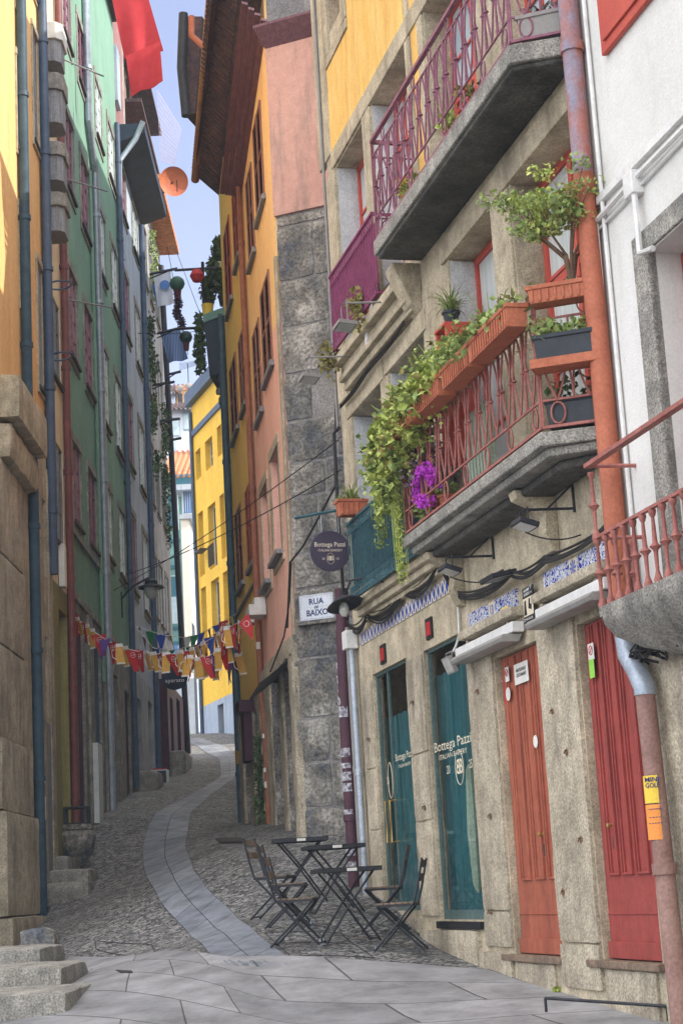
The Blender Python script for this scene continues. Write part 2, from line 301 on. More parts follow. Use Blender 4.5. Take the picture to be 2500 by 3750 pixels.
def glassmat():
    m = bpy.data.materials.new('shop_glass'); m.use_nodes = True; nt = m.node_tree; nt.nodes.clear()
    o = nt.nodes.new('ShaderNodeOutputMaterial'); t = nt.nodes.new('ShaderNodeBsdfTransparent'); g = nt.nodes.new('ShaderNodeBsdfGlossy'); g.inputs['Roughness'].default_value = .04
    t.inputs[0].default_value = (.86, .92, .92, 1); lw = nt.nodes.new('ShaderNodeLayerWeight'); pw = nt.nodes.new('ShaderNodeMath'); pw.operation = 'POWER'; pw.inputs[1].default_value = 4; nt.links.new(lw.outputs['Facing'], pw.inputs[0]); f = nt.nodes.new('ShaderNodeMath'); f.operation = 'MULTIPLY_ADD'; f.inputs[1].default_value = .55; f.inputs[2].default_value = .04; nt.links.new(pw.outputs[0], f.inputs[0]); lw.inputs[0].default_value = .5; x = nt.nodes.new('ShaderNodeMixShader')
    nt.links.new(f.outputs[0], x.inputs[0]); nt.links.new(t.outputs[0], x.inputs[1]); nt.links.new(g.outputs[0], x.inputs[2]); nt.links.new(x.outputs[0], o.inputs[0]); return m
M['shop_glass'] = glassmat()
def azulejo():
    m = bpy.data.materials.new('azulejo'); m.use_nodes = True; N = m.node_tree.nodes; L = m.node_tree.links; p = N['Principled BSDF']; p.inputs['Roughness'].default_value = .2
    t = N.new('ShaderNodeTexCoord'); v = N.new('ShaderNodeTexNoise'); v.inputs['Scale'].default_value = 13; v.inputs['Detail'].default_value = 2; v.inputs['Distortion'].default_value = 2.5
    L.new(t.outputs['Object'], v.inputs['Vector']); r = N.new('ShaderNodeValToRGB'); r.color_ramp.interpolation = 'EASE'
    e = r.color_ramp.elements; e[0].position = .42; e[0].color = C(16,44,150); e[1].position = .5; e[1].color = C(214,218,222); k = e.new(.56); k.color = C(220,220,214); k2 = e.new(.62); k2.color = C(70,110,200)
    L.new(v.outputs['Fac'], r.inputs[0]); L.new(r.outputs[0], p.inputs['Base Color']); return m
M['azulejo'] = azulejo()
def slabmat(name, c1, c2, cm, bw, bh, mort, rough=.7, bump=.5, use_uv=True, sc=1, off=.5, vn=3):
    m = bpy.data.materials.new(name); m.use_nodes = True; N = m.node_tree.nodes; L = m.node_tree.links; p = N['Principled BSDF']; p.inputs['Roughness'].default_value = rough
    t = N.new('ShaderNodeTexCoord'); b = N.new('ShaderNodeTexBrick'); b.inputs['Scale'].default_value = sc; b.inputs['Brick Width'].default_value = bw; b.inputs['Row Height'].default_value = bh; b.inputs['Mortar Size'].default_value = mort; b.inputs['Mortar Smooth'].default_value = .3; b.offset = off
    nd = N.new('ShaderNodeTexNoise'); nd.inputs['Scale'].default_value = 3; nd.inputs['Detail'].default_value = 3; L.new(t.outputs['Object'], nd.inputs['Vector'])
    mv = N.new('ShaderNodeMix'); mv.data_type = 'VECTOR'; mv.inputs['Factor'].default_value = .004 if use_uv else .05
    L.new(t.outputs['UV' if use_uv else 'Object'], mv.inputs[4]); L.new(nd.outputs['Color'], mv.inputs[5]); L.new(mv.outputs[1], b.inputs['Vector'])
    b.inputs['Color1'].default_value = c1; b.inputs['Color2'].default_value = c2; b.inputs['Mortar'].default_value = cm
    n = N.new('ShaderNodeTexNoise'); n.inputs['Scale'].default_value = vn; n.inputs['Detail'].default_value = 8; n.inputs['Roughness'].default_value = .7; L.new(t.outputs['Object'], n.inputs['Vector'])
    mr = N.new('ShaderNodeMapRange'); mr.inputs[1].default_value = .3; mr.inputs[2].default_value = .7; mr.inputs[3].default_value = .52; mr.inputs[4].default_value = 1.36; L.new(n.outputs['Fac'], mr.inputs[0])
    mm = N.new('ShaderNodeMix'); mm.data_type = 'RGBA'; mm.blend_type = 'MULTIPLY'; mm.inputs['Factor'].default_value = 1; L.new(b.outputs['Color'], mm.inputs[6]); L.new(mr.outputs[0], mm.inputs[7]); L.new(mm.outputs[2], p.inputs['Base Color'])
    n2 = N.new('ShaderNodeTexNoise'); n2.inputs['Scale'].default_value = 40; n2.inputs['Detail'].default_value = 4; L.new(t.outputs['Object'], n2.inputs['Vector'])
    sb = N.new('ShaderNodeMath'); sb.operation = 'MULTIPLY_ADD'; sb.inputs[1].default_value = .25; L.new(n2.outputs['Fac'], sb.inputs[0])
    iv = N.new('ShaderNodeMath'); iv.operation = 'SUBTRACT'; iv.inputs[0].default_value = 1; L.new(b.outputs['Fac'], iv.inputs[1]); L.new(iv.outputs[0], sb.inputs[2])
    bu = N.new('ShaderNodeBump'); bu.inputs['Strength'].default_value = bump; bu.inputs['Distance'].default_value = .03; L.new(sb.outputs[0], bu.inputs['Height']); L.new(bu.outputs[0], p.inputs['Normal']); return m
M['slab'] = slabmat('paving_slab', C(108,114,124), C(130,135,143), C(48,50,52), 1.25, .78, .016, rn if False else .7)
M['slab_wide'] = slabmat('wide_slab', C(120,121,124), C(144,144,146), C(72,71,70), 1.7, .95, .014, vn=2.2)
def cobble():
    m = bpy.data.materials.new('cobble'); m.use_nodes = True; N = m.node_tree.nodes; L = m.node_tree.links; p = N['Principled BSDF']; p.inputs['Roughness'].default_value = .8
    t = N.new('ShaderNodeTexCoord'); mp = N.new('ShaderNodeMapping'); mp.inputs['Scale'].default_value = (2.9, 5.0, .01); mp.inputs['Rotation'].default_value = (0,0,.25); L.new(t.outputs['Object'], mp.inputs[0])
    v = N.new('ShaderNodeTexVoronoi'); v.feature = 'DISTANCE_TO_EDGE'; v.inputs['Randomness'].default_value = .75; L.new(mp.outputs[0], v.inputs['Vector'])
    v2 = N.new('ShaderNodeTexVoronoi'); v2.inputs['Randomness'].default_value = .75; L.new(mp.outputs[0], v2.inputs['Vector'])
    r = N.new('ShaderNodeMapRange'); r.inputs[1].default_value = 0; r.inputs[2].default_value = .11; L.new(v.outputs['Distance'], r.inputs[0])
    hs = N.new('ShaderNodeValToRGB'); hs.color_ramp.elements[0].color = C(86,88,92); hs.color_ramp.elements[1].color = C(168,166,160); sp = N.new('ShaderNodeSeparateColor'); L.new(v2.outputs['Color'], sp.inputs[0]); L.new(sp.outputs[0], hs.inputs[0])
    mx = N.new('ShaderNodeMix'); mx.data_type = 'RGBA'; L.new(r.outputs[0], mx.inputs['Factor']); mx.inputs[6].default_value = C(24,24,24); L.new(hs.outputs[0], mx.inputs[7])
    n = N.new('ShaderNodeTexNoise'); n.inputs['Scale'].default_value = 1.1; n.inputs['Detail'].default_value = 9; n.inputs['Roughness'].default_value = .75; L.new(t.outputs['Object'], n.inputs['Vector'])
    mr = N.new('ShaderNodeMapRange'); mr.inputs[1].default_value = .3; mr.inputs[2].default_value = .7; mr.inputs[3].default_value = .65; mr.inputs[4].default_value = 1.3; L.new(n.outputs['Fac'], mr.inputs[0])
    mm = N.new('ShaderNodeMix'); mm.data_type = 'RGBA'; mm.blend_type = 'MULTIPLY'; mm.inputs['Factor'].default_value = 1; L.new(mx.outputs[2], mm.inputs[6]); L.new(mr.outputs[0], mm.inputs[7]); L.new(mm.outputs[2], p.inputs['Base Color'])
    ad = N.new('ShaderNodeMath'); ad.operation = 'ADD'; L.new(r.outputs[0], ad.inputs[0]); L.new(n.outputs['Fac'], ad.inputs[1]); bu = N.new('ShaderNodeBump'); bu.inputs['Strength'].default_value = 1.0; bu.inputs['Distance'].default_value = .05; L.new(ad.outputs[0], bu.inputs['Height']); L.new(bu.outputs[0], p.inputs['Normal']); return m
M['cobble'] = cobble()
# ------------------------------------------------------------------ text
def text_geo(txt, size, bold=0.0, serif=False):
    cu = bpy.data.curves.new('t', 'FONT'); cu.body = txt; cu.size = size; cu.align_x = 'CENTER'; cu.align_y = 'CENTER'; cu.offset = bold; cu.resolution_u = 2
    o = bpy.data.objects.new('t', cu); COL.objects.link(o); dg = bpy.context.evaluated_depsgraph_get(); me = bpy.data.meshes.new_from_object(o.evaluated_get(dg))
    vs = [(v.co.x, v.co.y) for v in me.vertices]; fs = [tuple(p.vertices) for p in me.polygons]
    bpy.data.objects.remove(o); bpy.data.curves.remove(cu); bpy.data.meshes.remove(me); return vs, fs
def text(mb, fr, txt, size, a=0, b=0, c=0, bold=0, mirror=False, sx=1, fit=None):
    vs, fs = text_geo(txt, size, bold)
    if fit:
        w = max(v[0] for v in vs) - min(v[0] for v in vs); sx = fit / w
    k = -1 if mirror else 1
    mb.add([fr.P(a + v[0]*sx*k, b + v[1], c) for v in vs], fs); return mb
# ------------------------------------------------------------------ terrain
CTRL = [(-6,-6,-.3),(6,-6,-.05),(0,0,0),(-4,0,-.15),(4,0,.05),(-4,8,.1),(0,8,.32),(4,9,.35),(-4.5,14,.4),(0,14.5,.62),(1.6,14.4,.66),(3.2,13,.6),(1.3,16.2,.8),(-.5,17,1.04),(.9,17.8,.97),(.4,18.5,1.12),(-.6,19.3,1.36),(-.4,20.6,1.55),
 (-3.2,18.5,.84),(-3.1,20.2,.92),(-4.6,22,.85),(-1.9,20.5,1.22),(-2.3,22.5,1.5),(-4.5,27,1.6),(-2.6,25.5,2.0),(-.75,24.6,2.38),(2,25,2.6),(-3.0,29,2.4),(-1.4,28.5,2.75),(-4.9,30.7,2.47),(-5.0,35.8,3.48),(-2.2,33.5,3.0),(-3.6,33.5,3.2),
 (-5.1,41,4.2),(-5.2,46,4.75),(-5.3,52,5.67),(-2.6,40,4.0),(-3.2,48,5.2),(-3.9,60,7.04),(-5.9,66,7.7),(-7.5,62,7.3),(-5,56,6.3),(-8,75,8.6),(-4,75,8.8),(8,30,3.2),(8,50,5.6),(8,70,8),(-14,20,.9),(-14,45,4.4),(-14,70,8),(12,15,.8),(12,0,.1),(-14,0,-.3)]
def tps_fit(c):
    A = np.array(c, float); n = len(A); d = np.hypot(A[:,None,0]-A[None,:,0], A[:,None,1]-A[None,:,1]); K = np.where(d > 0, d*d*np.log(d+1e-12), 0)
    Pm = np.c_[np.ones(n), A[:,:2]]; Lm = np.zeros((n+3,n+3)); Lm[:n,:n] = K+np.eye(n)*.02; Lm[:n,n:] = Pm; Lm[n:,:n] = Pm.T
    return A, np.linalg.solve(Lm, np.r_[A[:,2], 0,0,0])
TA, TW = tps_fit(CTRL)
def gz(x, y):
    x = min(max(x,-14),12); y = min(max(y,-6),76)
    d = np.hypot(TA[:,0]-x, TA[:,1]-y); k = np.where(d > 0, d*d*np.log(d+1e-12), 0); n = len(TA)
    return float(k@TW[:n] + TW[n] + TW[n+1]*x + TW[n+2]*y)
def gpt(sx, sy, lift=0):      # where a line of sight meets the ground
    r = F0 + CR*((sx-1250)/FPX) - CU*((sy-1875)/FPX); t = 8.0; o = V((0,0,CZ)); prev = None
    while t < 90:
        p = o + r*t
        if p.z < gz(p.x, p.y): break
        t += .25
    a, b = t-.25, t
    for _ in range(20):
        m = (a+b)/2; p = o+r*m
        if p.z < gz(p.x,p.y): b = m
        else: a = m
    p = o+r*b; return V((p.x, p.y, gz(p.x,p.y)+lift))
def axis(lo, hi, st, ext): return [-e for e in ext[0]] + list(np.arange(lo, hi+1e-6, st)) + list(ext[1])
gx = axis(-14, 12, .25, ([400,150,60,30],[25,60,150,400])); gy = axis(-6, 76, .25, ([400,150,60,25],[100,160,300,600]))
GA = [[gz(x, y) for x in np.arange(-14, 12.01, .25)] for y in np.arange(-6, 76.01, .25)]
def gzb(x, y):
    fx = min(max((x+14)/.25, 0), 103.999); fy = min(max((y+6)/.25, 0), 327.999); i = int(fx); j = int(fy); fx -= i; fy -= j
    return (GA[j][i]*(1-fx)+GA[j][i+1]*fx)*(1-fy)+(GA[j+1][i]*(1-fx)+GA[j+1][i+1]*fx)*fy
g = MB(); nx = len(gx)
g.v = [(x, y, gz(x, y)) for y in gy for x in gx]
g.f = [(j*nx+i, j*nx+i+1, (j+1)*nx+i+1, (j+1)*nx+i) for j in range(len(gy)-1) for i in range(nx-1)]; g.mi = [0]*len(g.f)
o = g.build('cobbled_ground', M['cobble'], smooth=True, recalc=False); tag(o, kind='structure')
def strip(name, left, right, mt, lift, uvw, n=80):
    # ribbon laid on the ground between two traced edges, UV in metres
    def res(pts, n):
        L = [0]; 
        for a, b in zip(pts, pts[1:]): L.append(L[-1]+(V(b)-V(a)).length)
        out = []
        for i in range(n+1):
            t = L[-1]*i/n; k = max(j for j in range(len(L)) if L[j] <= t+1e-9); k = min(k, len(pts)-2); f = (t-L[k])/(L[k+1]-L[k]+1e-9); out.append(V(pts[k]).lerp(V(pts[k+1]), f))
        for _ in range(3): out = [out[0]]+[(out[i-1]+out[i]*2+out[i+1])/4 for i in range(1,n)]+[out[n]]
        return out
    A = res(left, n); B = res(right, n); mb = MB(); K = 14; uv = []; dist = 0; pv = None
    for i in range(n+1):
        mid = (A[i]+B[i])/2
        if pv is not None: dist += (mid-pv).length
        pv = mid
        for k in range(K+1):
            p = A[i].lerp(B[i], k/K); mb.v.append((p.x, p.y, gzb(p.x,p.y)+lift)); uv.append((dist, uvw*k/K))
    mb.f = [(i*(K+1)+k, i*(K+1)+k+1, (i+1)*(K+1)+k+1, (i+1)*(K+1)+k) for i in range(n) for k in range(K)]; mb.mi = [0]*len(mb.f)
    o = mb.build(name, mt, recalc=False, smooth=True); me = o.data; ul = me.uv_layers.new(name='UVMap')
    for l in me.loops: ul.data[l.index].uv = uv[l.vertex_index]
    if me.polygons[0].normal.z < 0: me.flip_normals()
    tag(o, kind='structure'); return o
def S4(x, y): return (50+x*.5421, 2600+y*.5421)
def Q4(x, y): return (700+x*.6059, 2600+y*.6059)
lp = [gpt(*S4(*p)) for p in [(1560,1990),(1350,1690),(1170,1490),(1000,1320),(925,1180),(880,1080),(868,930),(905,800),(1040,650),(1300,520),(1400,450),(1390,330),(1250,250),(1100,200)]]
rp_ = [gpt(*Q4(*p)) for p in [(640,1560),(390,1350),(250,1215),(100,1090),(0,960)]] + [gpt(*S4(*p)) for p in [(1215,1060),(1160,920),(1200,690),(1330,575),(1440,500),(1520,440),(1520,330),(1440,250),(1260,190)]]
strip('street_path', lp, rp_, M['slab'], .010, 1.56, n=160)
# slabs of the crossing road in front
wl = [V((-14, 16.9, 0)), V((-3, 16.9, 0)), V((1.25, 16.25, 0)), V((2.2, 13.9,0)), V((4.5, 8, 0))]
wl = [V((-9,21,0))] + [gpt(x*1.5944, y*1.5944) for x, y in [(60,2192),(300,2197),(520,2203),(784,2207),(920,2214)]] + [V((1.2,16.3,0))]
wr = [V((-9,5,0)), V((-3,5,0)), V((0,5,0)), V((4.6,5,0))]
strip('paved_road', wl, wr, M['slab_wide'], .018, 11.4, n=90)
# ------------------------------------------------------------------ building helpers
def wall(parent, fr, a0, a1, b0, b1, holes, mt, depth=.3, body=5.0, name='wall', c=0, closed=True, lab=None):
    mb = MB(); A = sorted({a0, a1} | {min(max(h[i], a0), a1) for h in holes for i in (0, 1)}); B = sorted({b0, b1} | {min(max(h[i], b0), b1) for h in holes for i in (2, 3)})
    for i in range(len(A)-1):
        for j in range(len(B)-1):
            ca, cb = (A[i]+A[i+1])/2, (B[j]+B[j+1])/2
            if any(h[0] < ca < h[1] and h[2] < cb < h[3] for h in holes): continue
            mb.fq(fr, A[i], A[i+1], B[j], B[j+1], c)
    for h in holes:
        x0, x1, y0, y1 = h[:4]; d = h[4] if len(h) > 4 else depth; P = fr.P
        mb.quad(P(x0,y0,c),P(x0,y1,c),P(x0,y1,c-d),P(x0,y0,c-d)); mb.quad(P(x1,y0,c),P(x1,y0,c-d),P(x1,y1,c-d),P(x1,y1,c))
        mb.quad(P(x0,y1,c),P(x1,y1,c),P(x1,y1,c-d),P(x0,y1,c-d)); mb.quad(P(x0,y0,c),P(x0,y0,c-d),P(x1,y0,c-d),P(x1,y0,c))
    if closed:
        P = fr.P; e = c-body
        mb.quad(P(a0,b0,c),P(a0,b1,c),P(a0,b1,e),P(a0,b0,e)); mb.quad(P(a1,b0,c),P(a1,b0,e),P(a1,b1,e),P(a1,b1,c))
        mb.quad(P(a0,b1,c),P(a1,b1,c),P(a1,b1,e),P(a0,b1,e)); mb.quad(P(a0,b0,e),P(a1,b0,e),P(a1,b1,e),P(a0,b1,e))
    o = mb.build(name, mt, parent, recalc=False)
    if lab: o['label'] = lab
    return o
def window(parent, fr, a0, a1, b0, b1, depth=.18, fm=None, gm=None, nx=2, ny=3, fw=.055, mw=.022, sur=None, sill=None, c=0, name='window', curtain=None, lab=None, transom=None):
    P = fr.P; f = MB(); d0 = c-depth; d1 = d0+.05
    f.box(fr, a0, a0+fw, b0, b1, d0, d1); f.box(fr, a1-fw, a1, b0, b1, d0, d1); f.box(fr, a0+fw, a1-fw, b1-fw, b1, d0, d1); f.box(fr, a0+fw, a1-fw, b0, b0+fw, d0, d1)
    am = (a0+a1)/2; f.box(fr, am-fw*.55, am+fw*.55, b0+fw, b1-fw, d0, d1+.012)
    if transom: f.box(fr, a0+fw, a1-fw, transom-fw*.5, transom+fw*.5, d0, d1+.006)
    for k in range(1, ny):
        b = b0+fw+(b1-b0-2*fw)*k/ny
        f.box(fr, a0+fw, am-fw*.55, b-mw/2, b+mw/2, d0+.01, d1-.008); f.box(fr, am+fw*.55, a1-fw, b-mw/2, b+mw/2, d0+.01, d1-.008)
    for s0, s1 in ((a0+fw, am-fw*.55), (am+fw*.55, a1-fw)):
        for k in range(1, nx):
            a = s0+(s1-s0)*k/nx; f.box(fr, a-mw/2, a+mw/2, b0+fw, b1-fw, d0+.012, d1-.011)
    w = f.build(name, fm, parent)
    if lab: w['label'] = lab
    g = MB(); g.fq(fr, a0+fw, am-fw*.55, b0+fw, b1-fw, d0+.02); g.fq(fr, am+fw*.55, a1-fw, b0+fw, b1-fw, d0+.021); g.build('pane', gm, w, recalc=False)
    if sur:
        sw, sm, sd = sur; s = MB(); s.box(fr, a0-sw, a0-.001, b0-.001, b1+.001, c-.05, c+sd); s.box(fr, a1+.001, a1+sw, b0-.001, b1+.001, c-.05, c+sd); s.box(fr, a0-sw-.01, a1+sw+.01, b1+.002, b1+sw*1.25, c-.05, c+sd+.01)
        s.box(fr, a0-sw-.01, a1+sw+.01, b0-sw*1.3, b0-.002, c-.05, c+sd+.004)
        s.build('surround', sm, w, bevel=.006)
    if sill:
        s = MB(); s.box(fr, a0-sill[0], a1+sill[0], b0-.07, b0+.0, c-.04, c+sill[1]); s.build('sill', sill[2], w, bevel=.005)
    return w
def railbar(mb, fr, a0, a1, b, c, w=.02, h=.03): mb.box(fr, a0, a1, b-h/2, b+h/2, c-w/2, c+w/2)
def gothic_rail(mb, fr, a0, a1, b0, b1, c=0, pitch=.29, r=.0095, loops=True):
    # interlaced pointed bars with collars over a row of oval loops
    railbar(mb, fr, a0, a1, b0, c, .03, .022); railbar(mb, fr, a0, a1, b1, c, .045, .035)
    bl = b0+.21 if loops else b0+.03; bt = b1-.17
    railbar(mb, fr, a0, a1, bl, c, .016, .016); railbar(mb, fr, a0, a1, bt, c, .016, .016)
    n = max(1, round((a1-a0)/pitch)); p = (a1-a0)/n
    for i in range(n):
        x = a0+p*(i+.5)
        for sg in (-1, 1):
            pts = []
            for k in range(11):
                t = k/10; z = bl+(bt-bl)*t; w = p*.5*math.sin(math.pi*(t*.5+.5))*1.0 if t > .0 else p*.5
                w = p*.5*(1-abs(2*t-1)**2.2*1.0) if False else p*.5*math.cos(math.pi*t*.5)**.8
                pts.append(fr.P(x+sg*(w-.004*sg*0), z, c+.006*sg))
            mb.tube(pts, r, 5)
            pts = [fr.P(x+sg*p*.5*math.sin(math.pi*k/20)**.8, bl+(bt-bl)*k/10, c-.006*sg) for k in range(11)]; mb.tube(pts, r, 5)
        mb.lathe(fr.P(x+p*.36, (bl+bt)/2-.012, c), [(.008,0),(.024,.006),(.024,.018),(.008,.026)], 6)
        mb.lathe(fr.P(x-p*.36, (bl+bt)/2-.012, c), [(.008,0),(.024,.006),(.024,.018),(.008,.026)], 6)
        if loops and i % 2 == 0:
            mb.tube([fr.P(x+.055*math.cos(t*math.pi/8), (b0+bl)/2+.085*math.sin(t*math.pi/8), c) for t in range(17)], .009, 5, cap=False)
        mb.tube([fr.P(x+.05*math.cos(t*math.pi/8), (bt+b1)/2+.07*math.sin(t*math.pi/8), c) for t in range(17)], .007, 5, cap=False) if i % 2 else None
    for x in (a0, a1): mb.box(fr, x-.014, x+.014, b0, b1, c-.014, c+.014)
def scroll_rail(mb, fr, a0, a1, b0, b1, c=0, n=20):
    railbar(mb, fr, a0, a1, b0, c, .03, .02); railbar(mb, fr, a0, a1, b1, c, .04, .03); railbar(mb, fr, a0, a1, b0+.13, c, .014, .014); railbar(mb, fr, a0, a1, b1-.12, c, .014, .014)
    for i in range(n+1):
        a = a0+(a1-a0)*i/n; mb.tube([fr.P(a, b0, c), fr.P(a, b1, c)], .008, 5)
        if i < n:
            m = a+(a1-a0)/n/2
            for zc in (b0+.065, b1-.06): mb.tube([fr.P(m+.035*math.cos(t*math.pi/4), zc+.05*math.sin(t*math.pi/4), c) for t in range(9)], .007, 4, cap=False)
def pipe(parent, name, mt, pts, r=.055, clamps=True, lab=None, seg=10):
    mb = MB(); mb.tube(pts, r, seg); L = 0
    if clamps:
        for a, b in zip(pts, pts[1:]):
            a = V(a); b = V(b); n = int((b-a).length/1.9)
            for i in range(n):
                q = a.lerp(b, (i+.5)/n); t = (b-a).normalized(); mb.tube([q-t*.04, q+t*.04], r*1.22, seg)
    o = mb.build(name, mt, parent, smooth=True)
    if lab: o['label'] = lab
    return o
# ================================================================== RIGHT TOWNHOUSE (granite, shops below)
FR = facade(1.5, 15, -14.2, -1); TFR = lambda a, b, c=0: Fr(FR.P(a, b, c), -FR.u, FR.v, FR.n)
house = thing('townhouse', FR.P(1.7, .9, -2), 'granite townhouse with shop windows, red doors and planted iron balconies, nearest on the right', 'house')
GZ = M['granite']
holes = [(3.66,5.1,1.36,4.01,.1),(1.56,3.0,1.27,3.98,.1),(-.40,.77,.97,3.59,.12),(-2.38,-1.29,.97,3.57,.12),
 (3.95,5.3,5.0,7.16),(2.25,3.6,5.0,7.18),(-.08,1.26,4.95,7.62),(-2.12,-.6,4.95,7.62),
 (4.04,5.4,8.0,10.4),(2.19,3.66,8.16,10.42),(.05,1.5,8.16,10.42),(-2.1,-.65,8.16,10.42),(4.72,5.35,12.2,13.6)]
wall(house, FR, -2.42, 5.86, -.5, 15.5, holes, M['granite_smooth'], depth=.32, body=7)
# granite piers, lintels and plinth blocks standing proud of the wall
pr = MB()
for (a0,a1,b0,b1,d,s) in [(.79,1.54,1.03,3.72,.03,1),(-1.27,-.42,.74,3.72,.035,2),(3.02,3.64,1.3,3.97,.025,3),(5.12,5.6,1.3,3.97,.02,4),(.8,1.7,.5,1.0,.05,5),(3.68,5.1,.6,1.30,.03,6),(1.72,3.62,.62,1.18,.06,7),(-2.3,-1.33,.4,.92,.03,9),(-.24,.76,.45,.92,.03,10)]:
    if b1-b0 > 2:
        bs = [b0, b0+(b1-b0)*.12, b1] if s in (1,2) else [b0, b0+(b1-b0)*.36, b0+(b1-b0)*.62, b1]
    else: bs = [b0, b1]
    for k in range(len(bs)-1): pr.rough(FR, a0, a1, bs[k]+.004, bs[k+1]-.004, -.12, d, step=.09, amp=.007, rd=.010, sd=s+k)
pr.rough(FR, 1.4, 5.5, .35, .62, -.1, .16, step=.15, amp=.015, sd=21)
pr.build('stone_piers', M['granite'], house, smooth=True)
tr = MB()
for a0,a1,b0,b1,d in [(3.8,5.5,7.165,7.42,.03),(2.1,3.75,7.185,7.42,.028),(-2.42,1.45,7.625,7.86,.03),(-2.42,5.55,10.425,10.66,.03),(3.68,4.02,8.02,10.41,.032),(5.43,5.86,7.45,10.41,.03),(1.98,2.17,8.17,10.41,.03),(1.52,1.70,8.17,10.41,.03),(5.58,6.2,10.67,15.4,.02),(4.45,4.7,11.95,15,.03),(4.45,5.57,11.8,11.94,.032),(5.37,5.57,11.95,15,.028),
  (3.62,3.93,4.9,7.16,.025),(1.28,2.2,4.95,7.6,.012),(-.58,-.1,4.95,7.6,.03),(5.32,5.6,4.9,7.16,.02)]:
    tr.box(FR, a0, a1, b0, b1, -.05, d)
tr.build('stone_trim', M['granite_smooth'], house, bevel=.012)
yb = MB(); yb.box(FR, 2.19, 5.57, 10.67, 11.79, -.05, .012); yb.box(FR, 2.19, 4.44, 11.79, 15.4, -.05, .012); yb.box(FR, 1.71, 1.97, 8.17, 15.4, -.05, .010); yb.box(FR, -2.42, 1.7, 10.67, 15.4, -.05, .011); yb.build('yellow_render', M['yellow_plaster'], house)
# cornice string courses under the juliet balcony
mo = MB()
for z0,z1,d in [(7.45,7.55,.10),(7.55,7.62,.16),(7.62,7.74,.13),(7.74,7.86,.22)]: mo.box(FR, 2.32, 5.25, z0, z1, -.05, d)
mo.prism(Fr(FR.P(2.2,0,0), FR.n, FR.v, FR.u), [(0,7.4),(.12,7.5),(.28,7.86),(.3,7.94),(0,7.94)], 0, .3)
mo.build('string_course', M['granite_smooth'], house, smooth=False, bevel=.012); mo = MB()
for z0,z1,d in [(4.62,4.68,.08),(4.68,4.76,.14),(4.76,4.84,.2)]: mo.box(FR, 1.8, 5.1, z0, z1, -.05, d)
mo.build('string_course', M['granite_smooth'], house, smooth=False, bevel=.012)
# windows
wr = M['window_red']
for i,(a0,a1,b0,b1,gm,tz) in enumerate([(3.95,5.3,5.0,7.16,M['dark_glass'],None),(2.25,3.6,5.0,7.18,M['dark_glass'],None),(-.08,1.26,4.95,7.62,M['curtain_glass'],6.62),(-2.12,-.6,4.95,7.62,M['curtain_glass'],6.62),(4.04,5.4,8.0,10.4,M['curtain_glass'],9.3),(2.19,3.66,8.16,10.42,M['curtain_glass'],9.4),(.05,1.5,8.16,10.42,M['pale_glass'],9.4),(-2.1,-.65,8.16,10.42,M['pale_glass'],9.4),(4.72,5.35,12.2,13.6,M['dark_glass'],None)]):
    window(house, FR, a0, a1, b0, b1, .31, M['grey_wood'] if i < 2 else wr, gm, nx=1 if i in (2,3) else 2, ny=4 if i > 3 else 3, fw=.07, mw=.03, transom=tz, lab='dark unpainted window' if i < 2 else None)
for a,b0,b1 in [(5.4,8.0,10.39),(3.66,8.2,10.4),(5.3,5.02,7.15),(3.6,5.02,7.17),(1.26,4.97,7.6)]:
    rv = MB(); rv.box(FR, a-.012, a-.001, b0, b1, -.3, -.01); rv.build('whitewashed_reveal', M['whitewash'], house)
# shop glazing with teal curtains
for (a0,a1,b0,b1) in [(3.66,5.1,1.36,4.01),(1.56,3.0,1.27,3.98)]:
    f = MB(); 
    for x in (a0, a1-.02): f.box(FR, x, x+.02, b0, b1, -.08, -.04)
    f.box(FR, a0+.03, a1-.03, b0, b0+.09, -.08, -.04); f.box(FR, a0+.03, a1-.03, b1-.03, b1, -.08, -.04)
    if a0 > 3: f.box(FR, 4.62, 4.65, b0+.09, b1-.03, -.075, -.045)
    w = f.build('shop_window', mat('shop_frame', C(70,96,96), C(92,112,108), 5, rough=.5), house); g = MB(); g.fq(FR, a0+.03, a1-.03, b0+.09, b1-.03, -.06); g.build('pane', M['shop_glass'], w, recalc=False)
    # room behind
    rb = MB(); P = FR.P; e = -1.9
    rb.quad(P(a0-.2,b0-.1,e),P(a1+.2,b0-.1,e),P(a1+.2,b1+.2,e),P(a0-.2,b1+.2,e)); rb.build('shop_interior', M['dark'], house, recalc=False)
    cu = MB(); lo, hi = (a0+.38, a1+.3) if a0 < 3 else (a1-.75, a1+.2); n = 70; pv = None
    for i in range(n+1):
        a = lo+(hi-lo)*i/n; c = -.20+.045*math.sin(a*52)+.025*math.sin(a*23+1)
        cur = (P(a,b0+.05,c), P(a+.02*math.sin(i),b1-.25 if a0 < 3 else b1-.5,c))
        if pv: cu.quad(pv[0],cur[0],cur[1],pv[1])
        pv = cur
    cu.build('curtain', M['curtain_teal'], house, smooth=True, recalc=False)
um = MB()   # folded parasol seen behind the glass
um.lathe(FR.P(2.2,1.5,-.16), [(.01,0),(.05,.1),(.07,.6),(.045,1.2),(.02,1.25)], 8); um.build('folded_cloth', M['umbrella'], house, smooth=True)
